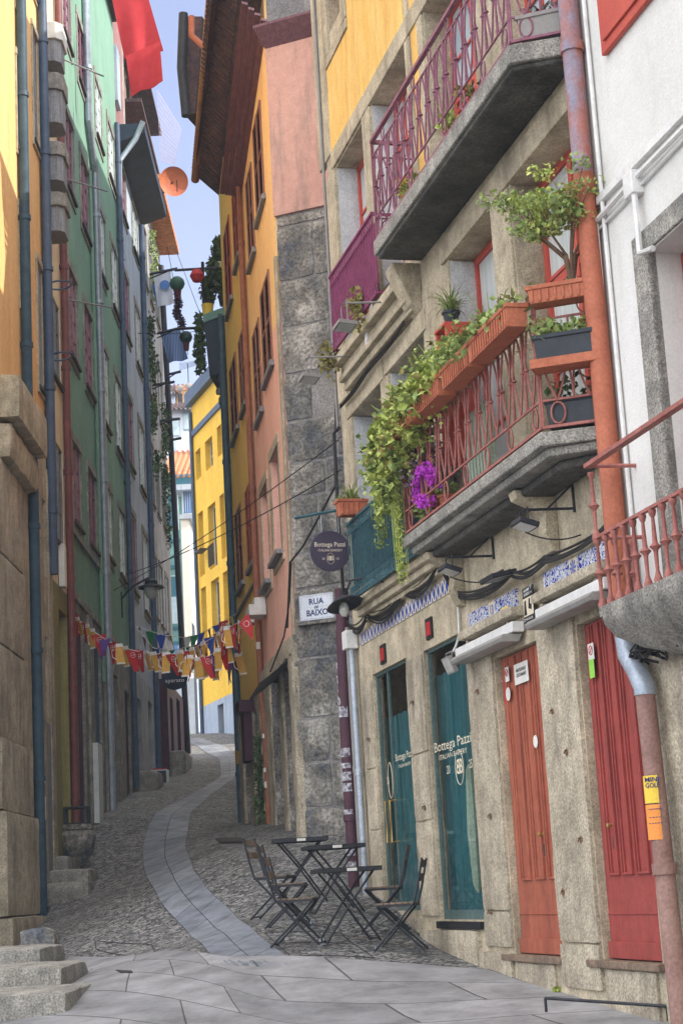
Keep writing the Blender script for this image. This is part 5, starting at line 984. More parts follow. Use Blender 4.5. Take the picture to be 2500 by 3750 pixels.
b.build('dish', M['orange_dish'], sd, smooth=True); b = MB(); b.tube([c-ax*.05,c+V((-.3,.1,-.28))], .02, 6); b.tube([c+V((.1,0,-.3)),c+ax*.35], .013, 5); b.tube([c+V((-.3,.1,-.28)),c+V((-.6,.1,-.28))], .022, 6); b.build('bracket', M['black_iron'], sd)
# ================================================================== FAR HOUSES
def frontal(o_sx, Y): pass
FY = facade(-3.62, 60, -19.4, -1)
yc = pt(555*1.5944, 1688*1.5944, 60); FY = facade(yc.x, 60, -19.4, -1)
yh = thing('townhouse', FY.P(2.5,2,2), 'bright yellow rendered house with grey roof band where the street bends', 'house')
YW = [(4.07,4.86,13.45,15.9),(2.25,3.36,13.45,15.82),(1.0,1.62,17.3,18.42),(.24,.76,17.4,18.5),(4.07,4.86,17.2,18.34),(2.32,3.38,17.2,18.34),(1.0,1.62,13.5,15.85),(4.05,4.8,10.4,13.0),(2.15,3.3,10.4,13.0),(.9,1.6,10.5,13.0)]
wall(yh, FY, -3.5, 5.2, 8.6, 20.25, YW, M['far_yellow'], depth=.28, body=6)
wall(yh, FY, -3.5, 5.2, 5, 8.6, [(2.2,3.0,7,8.4)], M['bluegrey_plaster'], depth=.25, body=6, name='painted_plinth', c=.01)
for w in YW: window(yh, FY, *w, depth=.26, fm=M['white_wood'], gm=M['dark_glass'], nx=1, ny=2, fw=.05)
o = MB(); o.box(FY, -3.5, 5.25, 19.0, 19.22, 0, .08); o.box(FY, -3.5, 5.3, 20.25, 20.75, -6, .25); o.build('grey_cornice', M['slate_pipe'], yh)
o = MB(); o.box(FY, -.2, 5.2, 20.75, 20.8, -6, .2); o.build('roof', M['slate_pipe'], yh)
pipe(yh, 'drainpipe', M['slate_pipe'], [FY.P(5.12,20,.08),FY.P(5.1,7.4,.08)], .07, clamps=False, lab='grey drainpipe at the left corner')
b = MB(); b.box(FY, 3.3-.1, 3.3+.75, 14.2, 14.25, .1, .4); 
for k in range(9): b.tube([FY.P(3.2-.85+k*.1,13.5,.1),FY.P(3.2-.85+k*.1,14.3,.1)], .012, 4)
b.build('window_guard', M['black_iron'], yh)
def fbox(parent, nm, x0, y0, x1, y1, Y, mt, depth=4, lab=None, off=0):
    a = pt(x0,y0,Y); b_ = pt(x1,y1,Y); F = Fr((0,Y,0),(1,0,0),(0,0,1),(0,-1,0)); m = MB(); m.box(F, min(a.x,b_.x), max(a.x,b_.x), min(a.z,b_.z), max(a.z,b_.z), -depth, off); o = m.build(nm, mt, parent)
    if lab: o['label'] = lab
    return o
s_ = 1.5944
th = thing('townhouse', pt(400*s_,1680*s_,76), 'teal tiled house with a terracotta roof seen through the gap', 'house')
fbox(th,'wall',340*s_,1110*s_,446*s_,1700*s_,76,M['teal_tile'],8)
for (x0,y0,x1,y1,mt) in [(387,1325,412,1370,'teal_dark'),(388,1372,413,1430,'pale_glass'),(386,1480,412,1560,'blue_pane'),(386,1135,410,1215,'teal_dark')]:
    if mt == 'blue_pane' and mt not in M: M[mt] = flat(mt, C(86,130,190), .2)
    w = fbox(th,'window',x0*s_-3,y0*s_-3,x1*s_+3,y1*s_+3,76,M['white_wood'],.1,off=.04); fbox(w,'pane',x0*s_,y0*s_,x1*s_,y1*s_,76,M[mt],.05,off=.06)
for y in (1240,1300,1440,1475): fbox(th,'tile_course',380*s_,y*s_,414*s_,(y+6)*s_,76,M['teal_dark'],.1,off=.08)
fbox(th,'cornice',375*s_,1098*s_,446*s_,1116*s_,76,M['teal_dark'],.1,off=.5)
def tiled_roof(parent, x0, x1, yb, yt, Y, back, mt, nm='roof'):
    a = pt(x0,yb,Y-.5); b_ = pt(x1,yb,Y-.5); zt = pt(x0,yt,Y+back).z; m = MB(); n = int(abs(b_.x-a.x)/.22)
    m.add([V((a.x,a.y,a.z)),V((b_.x,b_.y,b_.z)),V((b_.x,Y+back,zt)),V((a.x,Y+back,zt))],[(0,1,2,3)])
    for i in range(n+1):
        x = a.x+(b_.x-a.x)*i/n; m.tube([V((x,a.y-.05,a.z+.03)),V((x,Y+back,zt+.03))], .07, 5)
    return m.build(nm, mt, parent)
tiled_roof(th, 370*s_, 448*s_, 1100*s_, 1040*s_, 76, 5, M['rooftile'])
wk = thing('white_house', pt(430*s_,1680*s_,71), 'narrow white roughcast house in front of the teal one', 'house')
fbox(wk,'wall',415*s_,1190*s_,452*s_,1700*s_,71,M['far_white'],5); fbox(wk,'parapet',413*s_,1183*s_,452*s_,1191*s_,71,M['bluegrey_plaster'],5.2,off=.1)
w = fbox(wk,'window',417*s_,1125*s_,446*s_,1182*s_,72,M['white_wood'],.1); m = MB()
fbox(w,'pane',420*s_,1130*s_,443*s_,1178*s_,72,M['blue_pane'] if 'blue_pane' in M else M['pale_glass'],.05,off=.02)
for k in range(5): fbox(w,'glazing_bar',(421+k*5)*s_,1130*s_,(422+k*5)*s_,1178*s_,72,M['white_wood'],.01,off=.05)
fbox(wk,'dormer',405*s_,1118*s_,450*s_,1128*s_,72,M['bluegrey_plaster'],2,off=.4); fbox(wk,'dormer_wall',410*s_,1126*s_,450*s_,1186*s_,73,M['teal_tile'],2)
fbox(wk,'base_wall',402*s_,1560*s_,452*s_,1715*s_,70,M['bluegrey_plaster'],3)
bd = thing('wall', pt(452*s_,1690*s_,66.2), 'dark blue doorway wall at the left of the yellow house', 'wall')
fbox(bd,'panel',441*s_,1430*s_,452*s_,1692*s_,66.2,M['slate_pipe'],1)
ck = MB(); a = pt(432*s_,1070*s_,80)
ck.rough(Fr((0,80,0),(1,0,0),(0,0,1),(0,-1,0)), pt(424*s_,0,80).x, pt(443*s_,0,80).x, pt(0,1085*s_,80).z, pt(0,990*s_,80).z, -1, 0, step=.3, amp=.06)
ck.box(Fr((0,80,0),(1,0,0),(0,0,1),(0,-1,0)), pt(420*s_,0,80).x, pt(446*s_,0,80).x, pt(0,990*s_,80).z, pt(0,980*s_,80).z, -1.1, .2)
ck.build('chimney', M['granite_grey'], smooth=True, tagargs=('lichen covered stone chimney stack between the roofs in the gap','chimney'))
ph = thing('townhouse', pt(415*s_,1040*s_,88), 'pale blue grey house with tall windows up the hill', 'house')
fbox(ph,'wall',340*s_,942*s_,452*s_,1080*s_,88,M['far_pale'],6)
for (x0,y0,x1,y1) in [(394,962,412,1000),(422,948,438,986),(388,1010,404,1036)]:
    w = fbox(ph,'window',x0*s_-3,y0*s_-3,x1*s_+3,y1*s_+3,88,M['bluegrey_plaster'],.1,off=.06); fbox(w,'pane',x0*s_,y0*s_,x1*s_,y1*s_,88,M['pale_glass'],.05,off=.09); fbox(w,'glazing_bar',(x0+x1)/2*s_-1,y0*s_,(x0+x1)/2*s_+1.2,y1*s_,88,M['white_wood'],.05,off=.13)
tiled_roof(ph, 370*s_, 452*s_, 943*s_, 930*s_, 88, 3, M['old_rooftile']); 
oh2 = thing('townhouse', pt(420*s_,940*s_,98), 'sunlit ochre house with dish aerials at the top of the gap', 'house')
fbox(oh2,'wall',405*s_,893*s_,480*s_,960*s_,98,M['ochre'],6); fbox(oh2,'side_wall',340*s_,905*s_,405*s_,970*s_,98,M['bluegrey_plaster'],6,off=.2); tiled_roof(oh2, 340*s_, 408*s_, 908*s_, 889*s_, 98, 3, M['old_rooftile']); fbox(oh2,'parapet',404*s_,886*s_,480*s_,894*s_,98,M['rooftile'],6,off=.1)
fbox(oh2,'dark_opening',409*s_,905*s_,420*s_,935*s_,98,M['slat_dark'],.1,off=.05)
for i,(x,y,Y,lab) in enumerate([(433,893,97,'small satellite dish on the aerial mast over the ochre house'),(414,897,97,'grey satellite dish on the ochre house wall')]):
    t = thing('satellite_dish', pt(x*s_,y*s_,Y), lab, 'satellite dish'); c = pt(x*s_,(y-6)*s_,Y); m = MB(); m.lathe(c, [(.01,.03),(.14,0),(.2,-.03),(.14,-.01),(.01,.015)], 16, V((.3,-.9,-.2))); m.build('dish', M['grey_box'], t, smooth=True)
    m = MB(); m.tube([c-V((0,0,1.2)), c+V((0,.1,1.4 if i == 0 else .1))], .03, 5)
    if i == 0:
        for k in range(6): m.tube([c+V((-.5,0,1.0+k*.08)),c+V((.5,0,1.25+k*.05))], .012, 4)
    m.build('mast', M['black_iron'], t)
# the hill, quarters beyond
hm = MB(); hx = list(range(-200, 201, 10)); 
for j,(y,h) in enumerate([(112,12),(125,22),(150,26),(220,30)]):
    for x in hx: hm.v.append((x, y, h*(.55+.25*noise.noise(V((x*.02,y*.01,0))))))
nx_ = len(hx); hm.f = [(j*nx_+i,j*nx_+i+1,(j+1)*nx_+i+1,(j+1)*nx_+i) for j in range(3) for i in range(nx_-1)]; hm.mi = [0]*len(hm.f)
o = hm.build('hill', M['leaf_dark'], smooth=True, recalc=False); tag(o, kind='structure')
# neighbours behind the left houses, sunlit quarter out of view on the right side of the crossing
# ================================================================== STEPS, STONES on the left
def stoneblock(nm, x0, x1, y0, y1, z0, z1, mt, lab, cat='stone', sd=1, amp=.014, group=None):
    F = Fr((0,0,0),(1,0,0),(0,0,1),(0,-1,0)); m = MB(); m.rough(F, x0, x1, z0, z1, -y1, -y0, step=.1, amp=amp, rd=.035, sd=sd); return m.build(nm, mt, smooth=True, tagargs=(lab,cat,group))
for (x,yt,yb,Y,w,lab,i) in [(190,1600,1720,19.5,1.4,'topmost granite step at the lower left corner, under the pier',1),(330,1725,1895,17.0,1.7,'middle granite step at the lower left corner',2),(370,1895,2150,15.6,1.9,'lowest granite step at the lower left corner',3)]:
    a = pt(50+x*.5421,2600+yt*.5421,Y); b_ = pt(50+x*.5421,2600+yb*.5421,Y); stoneblock('stone_step', a.x-w, a.x, Y, Y+1.6, b_.z-.1, a.z, M['granite_grey'], lab, 'step', i, group='granite steps at the lower left corner')
a = pt(50+240*.5421, 2600+1480*.5421, 21); stoneblock('boulder', a.x-.35, a.x+.05, 21, 21.5, .6, a.z, M['granite_dark'], 'rough leaning stone slab at the foot of the left pier', 'stone', 9, .05)
for k,(x0,x1,yt,yb,Y) in enumerate([(245,375,990,1090,28.3),(245,515,1083,1175,27.8),(245,515,1168,1310,27.4)]):
    a = pt(50+x0*.5421,2600+yt*.5421,Y); b_ = pt(50+x1*.5421,2600+yb*.5421,Y); stoneblock('stone_step', a.x-.1, b_.x, Y, Y+1.2, b_.z-.2, a.z, M['granite_grey'], ['top grey stone step below the stone trough','middle grey stone step below the stone trough','bottom grey stone step below the stone trough'][k], 'step', 20+k, .008, 'grey steps beside the left wall')
a = pt(50+410*.5421, 2600+1020*.5421, 29.2); t = thing('stone_trough', a, 'round bellied stone trough against the left wall above the grey steps', 'trough')
m = MB(); m.lathe(a+V((0,.3,0)), [(.10,-.12),(.16,0),(.26,.1),(.32,.28),(.33,.42),(.27,.5),(.3,.52),(.3,.6),(.22,.6),(.2,.5)], 14); m.build('bowl', M['granite_dark'], t, smooth=True)
m = MB(); F = Fr(a+V((0,.3,.6)), (1,0,0), (0,0,1), (0,-1,0))
for q in [(-.2,.2,0,.03),( -.2,.2,.27,.3),(-.2,-.17,.03,.27),(.17,.2,.03,.27)]: m.box(F, q[0],q[1],q[2],q[3],-.25,.1)
m.build('black_crate', M['black_plastic'], thing('crate', a+V((0,.3,.6)), 'open black crate standing on the stone trough', 'crate'))
# box with white frame, and others far on left
a = pt(350*s_,1818*s_,43.5); t = thing('litter_box', a, 'small white framed box with a dark front at the foot of the left row', 'box'); F = Fr(a, (1,0,0), (0,0,1), (0,-1,0)); m = MB(); m.box(F,0,.36,0,.5,-.4,-.02); m.build('dark_front', M['black_plastic'], t); m = MB()
for q in [(-.03,0.0,0,.53),(.36,.39,0,.53),(0,.36,.5,.53)]: m.box(F,q[0],q[1],q[2],q[3],-.41,0)
m.build('frame', M['white_wood'], t); m = MB(); m.box(F,.03,.33,.535,.57,-.3,-.02); m.build('red_lid', M['red'], t)
stoneblock('stone_step', -5.3, -4.55, 40.2, 41.6, 3.6, 4.55, M['granite_grey'], 'grey doorstep with two treads below the blue grey house', 'step', 61)
stoneblock('stone_step', -5.4, -4.5, 46.5, 48.5, 4.4, 5.5, M['granite_grey'], 'farthest doorstep by the dark shopfront', 'step', 62)
# covers and plates in the ground
def ground_quad(nm, pts, mt, lab, cat, lift=.03, frame=None):
    P4 = [gpt(*p) for p in pts]; P4 = [V((p.x,p.y,gzb(p.x,p.y)+lift)) for p in P4]; m = MB()
    if frame:
        n = len(P4); q = []
        for i in range(n):
            for k in range(10): w = P4[i].lerp(P4[(i+1)%n], k/10); q.append(V((w.x, w.y, gzb(w.x,w.y)+lift)))
        q.append(q[0]); m.tube(q, frame, 4, cap=False)
    else: m.add(P4+[p-V((0,0,.05)) for p in P4], [(0,1,2,3),(7,6,5,4),(0,4,5,1),(1,5,6,2),(2,6,7,3),(3,7,4,0)])
    return m.build(nm, mt, tagargs=(lab,cat))
c4 = lambda x,y: (700+x*.6059, 2600+y*.6059); l4 = lambda x,y: (50+x*.5421, 2600+y*.5421)
ground_quad('inspection_cover', [c4(450,1352),c4(905,1352),c4(1105,1500),c4(600,1488)], M['black_iron'], 'large rectangular steel framed cover in the cobbles in front of the tables', 'cover', .002, .007)
m = MB(); A=[gpt(*c4(500,1412)).lerp(gpt(*c4(960,1415)),k/8) for k in range(9)]; m.tube([V((p.x,p.y,gzb(p.x,p.y)+.002)) for p in A], .006, 4); m.build('cover_joint', M['black_iron'], tagargs=('thin steel joint crossing the large cover by the tables','cover'))
ground_quad('inspection_cover', [l4(550,1562),l4(935,1585),l4(965,1642),l4(560,1618)], M['black_iron'], 'smaller rectangular steel framed cover in the cobbles at lower left', 'cover', .002, .007)
ground_quad('metal_plate', [c4(150,785),c4(300,780),c4(320,806),c4(175,808)], M['slat_dark'], 'flat grey metal plate on the ground behind the far left chair', 'plate', .03)
ground_quad('drain_slot', [l4(690,1770),l4(800,1775),l4(805,1787),l4(720,1785)], M['black_iron'], 'narrow dark drain slot in the paving at lower left', 'drain', .022)
m = MB(); a = pt(1995, 3655, 13.4); b_ = pt(2440, 3685, 12.7); m.tube([a,b_], .013, 6); m.tube([a,a-V((0,0,.1))], .012, 6); m.tube([b_,b_-V((0,0,.1))], .012, 6); m.build('low_rail', M['black_iron'], tagargs=('low dark metal rail at the bottom right corner','rail'))
for i,(x,y) in enumerate([(1835+215,3565+75),(2150,3640)]):
    p = gpt(x,y); m = MB(); m.leaves(p+V((0,0,.03)), (.06,.04,.03), 60, .04, .5, r6); m.build('weed', M['leaf_bright'], recalc=False, tagargs=(['small weed at the foot of the right wall, left one','small weed at the foot of the right wall, right one'][i],'weed'))
# ================================================================== CAFE FURNITURE
def make_table():
    t = thing('folding_table', (0,0,0), '', 'table'); m = MB(); F = Fr((0,0,0),(1,0,0),(0,1,0),(0,0,1))
    for k in range(7): m.box(F, -.29+k*.083, -.29+k*.083+.078, -.29, .29, .715, .735)
    m.build('tabletop', M['slat_dark'], t, bevel=.003)
    m = MB()
    for s in (-1,1): m.box(F, -.3, .3, s*.3-.012, s*.3+.012, .69, .735); m.box(F, s*.3-.012, s*.3+.012, -.288, .288, .69, .735)
    m.build('rim', M['black_iron'], t)
    for s in (-1,1):
        m = MB(); y = .22*s
        m.tube([V((-.27,y,.01)),V((.0,y,.40)),V((.24,y,.70))], .0125, 6); m.build('leg', M['black_iron'], t)
        m = MB(); y = .245*s; m.tube([V((.27,y,.01)),V((.0,y,.40)),V((-.24,y,.70))], .0125, 6); m.build('leg', M['black_iron'], t)
    m = MB(); m.tube([V((-.26,-.22,.03)),V((-.26,.22,.03))], .008, 6); m.tube([V((.26,-.245,.03)),V((.26,.245,.03))], .008, 6); m.tube([V((0,-.245,.4)),V((0,.245,.4))], .007, 6); m.build('stretcher', M['black_iron'], t)
    m = MB(); m.box(Fr((0,0,0),(1,0,0),(0,0,1),(0,-1,0)), -.05, .05, .695, .725, .3125, .316); m.build('table_tag', M['paper'], t); return t
def make_chair():
    t = thing('folding_chair', (0,0,0), '', 'chair'); F = Fr((0,0,0),(1,0,0),(0,1,0),(0,0,1))   # faces +X
    m = MB()
    for k in range(6): m.box(F, -.18+k*.062, -.18+k*.062+.055, -.19, .19, .45, .465)
    m.build('seat', M['slat_wood'], t, bevel=.003); m = MB()
    for s in (-1,1): m.box(F, -.19, .19, s*.185-.008, s*.185+.008, .425, .449)
    for x in (-.185,.175): m.box(F, x, x+.012, -.19, .19, .428, .447)
    m.build('seat_frame', M['black_iron'], t)
    for s in (-1,1):
        m = MB(); y = .205*s; m.tube([V((.24,y,.01)),V((0,y,.26)),V((-.18,y,.46)),V((-.225,y,.62)),V((-.285,y,.88))], .0125, 6); m.build('leg', M['black_iron'], t)
        m = MB(); y = .165*s; m.tube([V((-.25,y,.01)),V((0,y,.24)),V((.19,y,.44))], .0125, 6); m.build('leg', M['black_iron'], t)
    m = MB(); m.tube([V((.235,-.205,.03)),V((.235,.205,.03))], .008, 6); m.tube([V((-.235,-.165,.03)),V((-.235,.165,.03))], .008, 6); m.tube([V((0,-.205,.25)),V((0,.205,.25))], .006, 6); m.build('stretcher', M['black_iron'], t)
    for z,x in ((.66,-.235),(.79,-.265)):
        m = MB(); Fb = Fr((x,0,z),(0,1,0),(-.25,0,1)); m.box(Fb, -.2, .2, 0, .075, -.008, .006); m.build('back_slat', M['slat_wood'], t, bevel=.003)
    for s in (-1,1):
        m = MB(); m.lathe(V((.235,.12*s,-.0)), [(.028,0),(.028,.008),(.006,.014),(.006,.05),(.004,.07)], 8); m.build('levelling_foot', M['galv'], t, smooth=True)
    return t
tabs = [(-.16,17.9,12,'nearest black folding cafe table, in front of the shop window'),(-.30,19.35,10,'middle black folding cafe table, half hidden between the other two'),(-.70,20.5,6,'farthest black folding cafe table, nearest the stone wall')]
t0 = make_table()
for i,(x,y,rz,lab) in enumerate(tabs):
    t = t0 if i == 0 else copy_tree(t0); t.location = (x,y,gzb(x,y)-.0); t.rotation_euler = (0,0,R(rz)); tag(t, lab, 'table', 'folding cafe tables')
chs = [(-.66,17.55,-6,'nearest folding chair on the left, facing right towards the shop'),(.34,17.5,172,'nearest folding chair on the right, facing left, by the pillar'),(-.78,18.75,-4,'folding chair directly behind the nearest left one'),(.22,18.6,176,'second folding chair on the right, in front of the glass door'),(-.95,19.5,-14,'farthest folding chair on the left, on its own by the path')]
c0 = make_chair()
for i,(x,y,rz,lab) in enumerate(chs):
    t = c0 if i == 0 else copy_tree(c0); t.location = (x,y,gzb(x,y)); t.rotation_euler = (0,0,R(rz)); tag(t, lab, 'chair', 'folding cafe chairs')
# ================================================================== SIGNS
# hanging round sign, square to the facade
NP = FR.n; cen = pt(1208, 2018, 20.0); PF = Fr(cen, -NP, (0,0,1), V((-NP.y,NP.x,0)).normalized())
if PF.n.y > 0: PF = Fr(cen, -NP, (0,0,1), -PF.n)
hs = thing('hanging_sign', cen-V((0,0,.25)), 'round dark aubergine bakery sign hanging from a teal bracket', 'sign')
m = MB(); m.lathe(cen-PF.n*.012, [(.235,0),(.242,.004),(.242,.02),(.235,.024)], 48, PF.n); m.build('disc', M['signboard'], hs)
m = MB(); T = PF.at(0,0,.0135); text(m, T, 'Bottega Pazzi', .075, 0, .075, 0, fit=.37, bold=.0006); text(m, T, 'ITALIAN BAKERY', .04, 0, .005, 0, fit=.29); text(m, T, '20', .036, -.085, -.095, 0); text(m, T, '25', .036, .085, -.095, 0)
text(m, T, 'B', .075, .016, -.09, 0, bold=.001); text(m, T, 'B', .075, -.016, -.09, 0, bold=.001, mirror=True); m.tube([T.P(.045*math.cos(k*math.pi/14), -.092+.066*math.sin(k*math.pi/14), 0) for k in range(29)], .0018, 4, cap=False); m.build('lettering', M['cream'], hs, recalc=False)
m = MB(); a = pt(1079,1897,20.0); b_ = pt(1376,1843,20.0); m.tube([a,b_], .019, 6); o = m.build('bracket', M['teal_iron'], hs)
m = MB(); 
for dx in (-.09,.12): m.tube([cen+PF.u*dx+V((0,0,.20)), V((cen.x+PF.u.x*dx, 20.0, a.z+(b_.z-a.z)*((cen.x+PF.u.x*dx-a.x)/(b_.x-a.x))))], .004, 5)
m.build('chain', M['galv'], hs)
m = MB(); m.tube([pt(1226,1782,23.2),pt(1180,1872,23.4),pt(1110,2000,23.8),pt(1062,2060,24.0),pt(1052,2300,24.1)], .016, 5); m.tube([pt(1228,1400,23.2),pt(1226,1782,23.2)], .012, 5)
m.tube([pt(1066,2060,24.0),pt(1060,2200,24.1),pt(1040,2330,24.2),pt(990,2460,24.6)], .012, 5); m.build('cable_bundle', M['cable'], tagargs=('black cables running diagonally down the stone corner','cable'))
# street name plate
a = pt(1158, 2222, 24.2); T = Fr(a, -FS.u, (0,0,1)); 
if T.n.y > 0: T = Fr(a, FS.u*-1, (0,0,1), -T.n)
t = thing('street_name_plate', a-V((0,0,.22)), 'blue and white tiled street name plate on the stone corner', 'sign')
m = MB(); m.box(T, -.335, .335, -.235, .235, -.3, -.012); m.build('stone_frame', M['granite_dark'], t, bevel=.008); m = MB(); m.box(T, -.262, .262, -.182, .182, -.012, .0); m.build('tiles', mat('plate_tile', C(216,222,232), C(206,214,226), 3, rough=.2, bump=0, grain=.02), t)
m = MB(); text(m, T, 'RUA', .115, 0, .075, .003, bold=.003); text(m, T, 'DE', .05, 0, -.005, .003, bold=.002); text(m, T, 'BAIXO', .12, .01, -.085, .003, bold=.003, fit=.33); m.build('lettering', M['navy'], t, recalc=False)
m = MB(); r8 = random.Random(1)
for k in range(44):
    f = k/44; per = f*2*(.5+.34); 
    if per < .5: x,y = -.25+per, .165
    elif per < .84: x,y = .245, .165-(per-.5)
    elif per < 1.34: x,y = .245-(per-.84), -.168
    else: x,y = -.246, -.168+(per-1.34)
    m.tube([T.P(x+.014*math.cos(q*.9+k), y+.012*math.sin(q*1.1+k), .002) for q in range(6)], .0018, 3, cap=False)
m.build('scroll_border', mat('manganese', C(120,96,110), C(70,80,150), 9, rough=.3, bump=0), t, recalc=False)
m = MB(); 
for x in (-.085,.09): m.box(T, x-.001, x+.001, -.18, .18, .0, .0012)
m.box(T, -.26, .26, -.0, .0015, .0, .0012); m.build('tile_joints', M['grey_box'], t)
# alarm sign
t = thing('alarm_sign', FR.P(-.38,3.75,.05), 'tall black and white alarm company sign between the two tile panels', 'sign')
m = MB(); m.box(FR, -.51, -.25, 3.745, 4.045, .045, .055); m.build('plate', M['ink'], t); m = MB(); m.box(FR, -.50, -.26, 3.80, 3.955, .055, .0575); m.build('picture', M['cream'], t); m = MB()
T = TFR(-.38,0,.0585); text(m, T, 'ALARME', .033, -.02, 4.02, 0, bold=.0005, fit=.14); text(m, T, 'LIGADO', .033, -.02, 3.985, 0, bold=.0005, fit=.14); text(m, T, '24H', .02, .09, 3.985, 0); text(m, T, 'PROSEGUR', .028, .012, 3.772, 0, fit=.17)
for k in range(3): m.tube([T.P(.09+(.01+.012*k)*math.cos(1.57+q*.35-.7), 4.01+(.01+.012*k)*math.sin(1.57+q*.35-.7), 0) for q in range(5)], .002, 3)
m.tube([T.P(-.1+.013*math.cos(q), 3.772+.013*math.sin(q), 0) for q in range(7)], .002, 3); m.build('lettering', M['white'], t, recalc=False)
m = MB(); m.add([T.P(-.11,3.81,0),T.P(-.04,3.81,0),T.P(-.05,3.94,0),T.P(-.09,3.93,0)],[(0,1,2,3)]); m.add([T.P(.0,3.86,0),T.P(.08,3.84,0),T.P(.09,3.88,0),T.P(.05,3.90,0),T.P(.06,3.945,0),T.P(.02,3.94,0)],[(0,1,2,3,4,5)]); m.build('silhouette', M['ink'], t, recalc=False)
# posters on rusty pipe
PX = -2.765
def onpipe(nm, z0, z1, mt, lab, lines, r=.1, s=PX, bend=(-.6,.75)):
    c = FR.P(s,0,.1); r = .083; m = MB(); n = 8; ring = [c+ (FR.n*math.cos(bend[0]+(bend[1]-bend[0])*k/n) - FR.u*math.sin(bend[0]+(bend[1]-bend[0])*k/n))*r for k in range(n+1)]
    ring = [c + (FR.n*math.cos(an)+(-FR.u)*math.sin(an))*r for an in [1.35-1.9*k/n for k in range(n+1)]]
    for k in range(n): m.quad(V((ring[k].x,ring[k].y,z0)),V((ring[k+1].x,ring[k+1].y,z0)),V((ring[k+1].x,ring[k+1].y,z1)),V((ring[k].x,ring[k].y,z1)))
    o = m.build(nm, mt, recalc=False, tagargs=(lab,'poster')); 
    an = .9; d = (FR.n*math.cos(an)+(-FR.u)*math.sin(an)); tn = V((0,0,1)).cross(d).normalized(); T = Fr(c+d*(r+.004), tn, (0,0,1), d); q = MB()
    for (tx,sz,dz,ft) in lines: text(q, T, tx, sz, 0, z1+dz, 0, fit=ft, bold=.001)
    q.build('poster_lettering', M['navy'] if 'yellow' in lab else M['red'], o, recalc=False); return o
onpipe('poster', 2.08, 2.27, M['poster_yellow'], 'yellow mini golf poster wrapped round the rusty pipe', [('MINI',.045,-.03,.1),('GOLF',.045,-.07,.1)], r=.1)
onpipe('poster', 1.83, 2.07, M['poster_orange'], 'faded orange poster below the yellow one on the rusty pipe', [('~~~',.03,-.03,.1),('....',.03,-.08,.09),('.....',.03,-.12,.1)], r=.1)
# stickers on dark corner pipe
stm = mat('sticker_print', C(200,200,206), C(60,50,70), 26, rough=.6, bump=0); r9 = random.Random(6); z = 1.7
while z < 4.3:
    h = r9.uniform(.05,.14)
    if r9.random() < .8:
        c = FR.P(6.22,0,.06); n = 5; rg = [c+(FR.n*math.cos(a_)+(-FR.u)*math.sin(a_))*.0875 for a_ in [1.6-1.7*k/n+r9.uniform(-.02,.02) for k in range(n+1)]]
        m = MB()
        for k in range(n): m.quad(V((rg[k].x,rg[k].y,z)),V((rg[k+1].x,rg[k+1].y,z)),V((rg[k+1].x,rg[k+1].y,z+h)),V((rg[k].x,rg[k].y,z+h)))
        m.build('pipe_sticker', stm, house, recalc=False)
    z += h+r9.uniform(.01,.08)

# far dark round sign by the shopfront
c = pt(640, 2478, 45.5); t = thing('round_sign', c-V((0,0,.3)), 'dark blue round shop sign hanging behind the bunting', 'sign'); m = MB(); m.lathe(c, [(.34,0),(.35,.02),(.34,.04)], 28, V((0,1,0))); m.build('disc', M['navy_dark'] if 'navy_dark' in M else flat('ink_blue', C(24,32,60)), t); m = MB(); text(m, Fr(c+V((0,-.012,-.1)),(1,0,0),(0,0,1)), 'aparato', .15, 0,0,0, fit=.5); m.build('lettering', M['white'], t, recalc=False)
# small purple cabinet on the right hand alley wall
m = MB(); a = pt(918,2570,28.6); F = FO.at(4.9,0,.035); m.box(FO, 5.95, 6.55, 3.9, 5.0-.25, .04, .22); m.box(FO, 5.88, 6.62, 4.75, 4.95, .04, .30); m.build('wall_cabinet', flat('plum', C(74,30,56)), tagargs=('plum coloured wall cabinet by the gold house door','cabinet'))
iv = MB()
for k in range(14): iv.leaves(FO.P(4.55+r6.uniform(-.1,.15), 2.45+k*.13, .12), (.12,.14,.14), 70, .05, 0, r6)
iv.build('creeper', M['leaf_dark'], recalc=False, tagargs=('dark creeper climbing the foot of the wall by the terracotta pipe','plant'))
m = MB(); a = gpt(550*s_, 1862*s_); b_ = V((a.x, a.y, a.z+.55)); m.tube([a,b_], .022, 6); m.build('bollard', M['white_wood'], tagargs=('thin pale post beside the dark teal pipe','post'))
m = MB(); a = pt(868, 3005, 19.9); m.box(Fr(V((a.x,a.y,0)),(1,0,0)), -.035,.035, gzb(a.x,a.y), a.z, -.03,.03); 
# ================================================================== LAMPS
def flood(s, z, out, ds, lab, drop=.12, tri=True, tilt=.3, mt='black_iron', size=.12):
    t = thing('floodlight', FR.P(s,z,.02), lab, 'floodlight', 'floodlights on the granite facade'); m = MB(); e = FR.P(s+ds,z,out)
    m.tube([FR.P(s,z,.01),e], .012, 6)
    if tri: m.tube([FR.P(s,z+.2,.01),FR.P(s+ds*.55,z,out*.55)], .009, 5); m.tube([FR.P(s,z+.24,.012),FR.P(s,z-.03,.012)], .012, 5)
    m.build('arm', M[mt], t); F = Fr(e-V((0,0,drop)), FR.u, V((0,0,1))*math.sin(tilt)+FR.n*math.cos(tilt)); m = MB(); m.box(F, -size, size, -size*.7, size*.7, -.02, .025); o = m.build('lamp_head', M[mt], t, bevel=.006)
    sg = -1 if (F.n.z > 0) else 1; m = MB(); m.box(F, -size*.85, size*.85, -size*.55, size*.55, (-.024 if sg < 0 else .025), (-.02 if sg < 0 else .029)); m.build('lens', M['glass_clear'], o)
    m = MB(); m.tube([F.P(-size*.8,0,0),e+FR.u*-size*.8,e+FR.u*size*.8,F.P(size*.8,0,0)], .007, 5); m.build('yoke', M[mt], t)
    return t
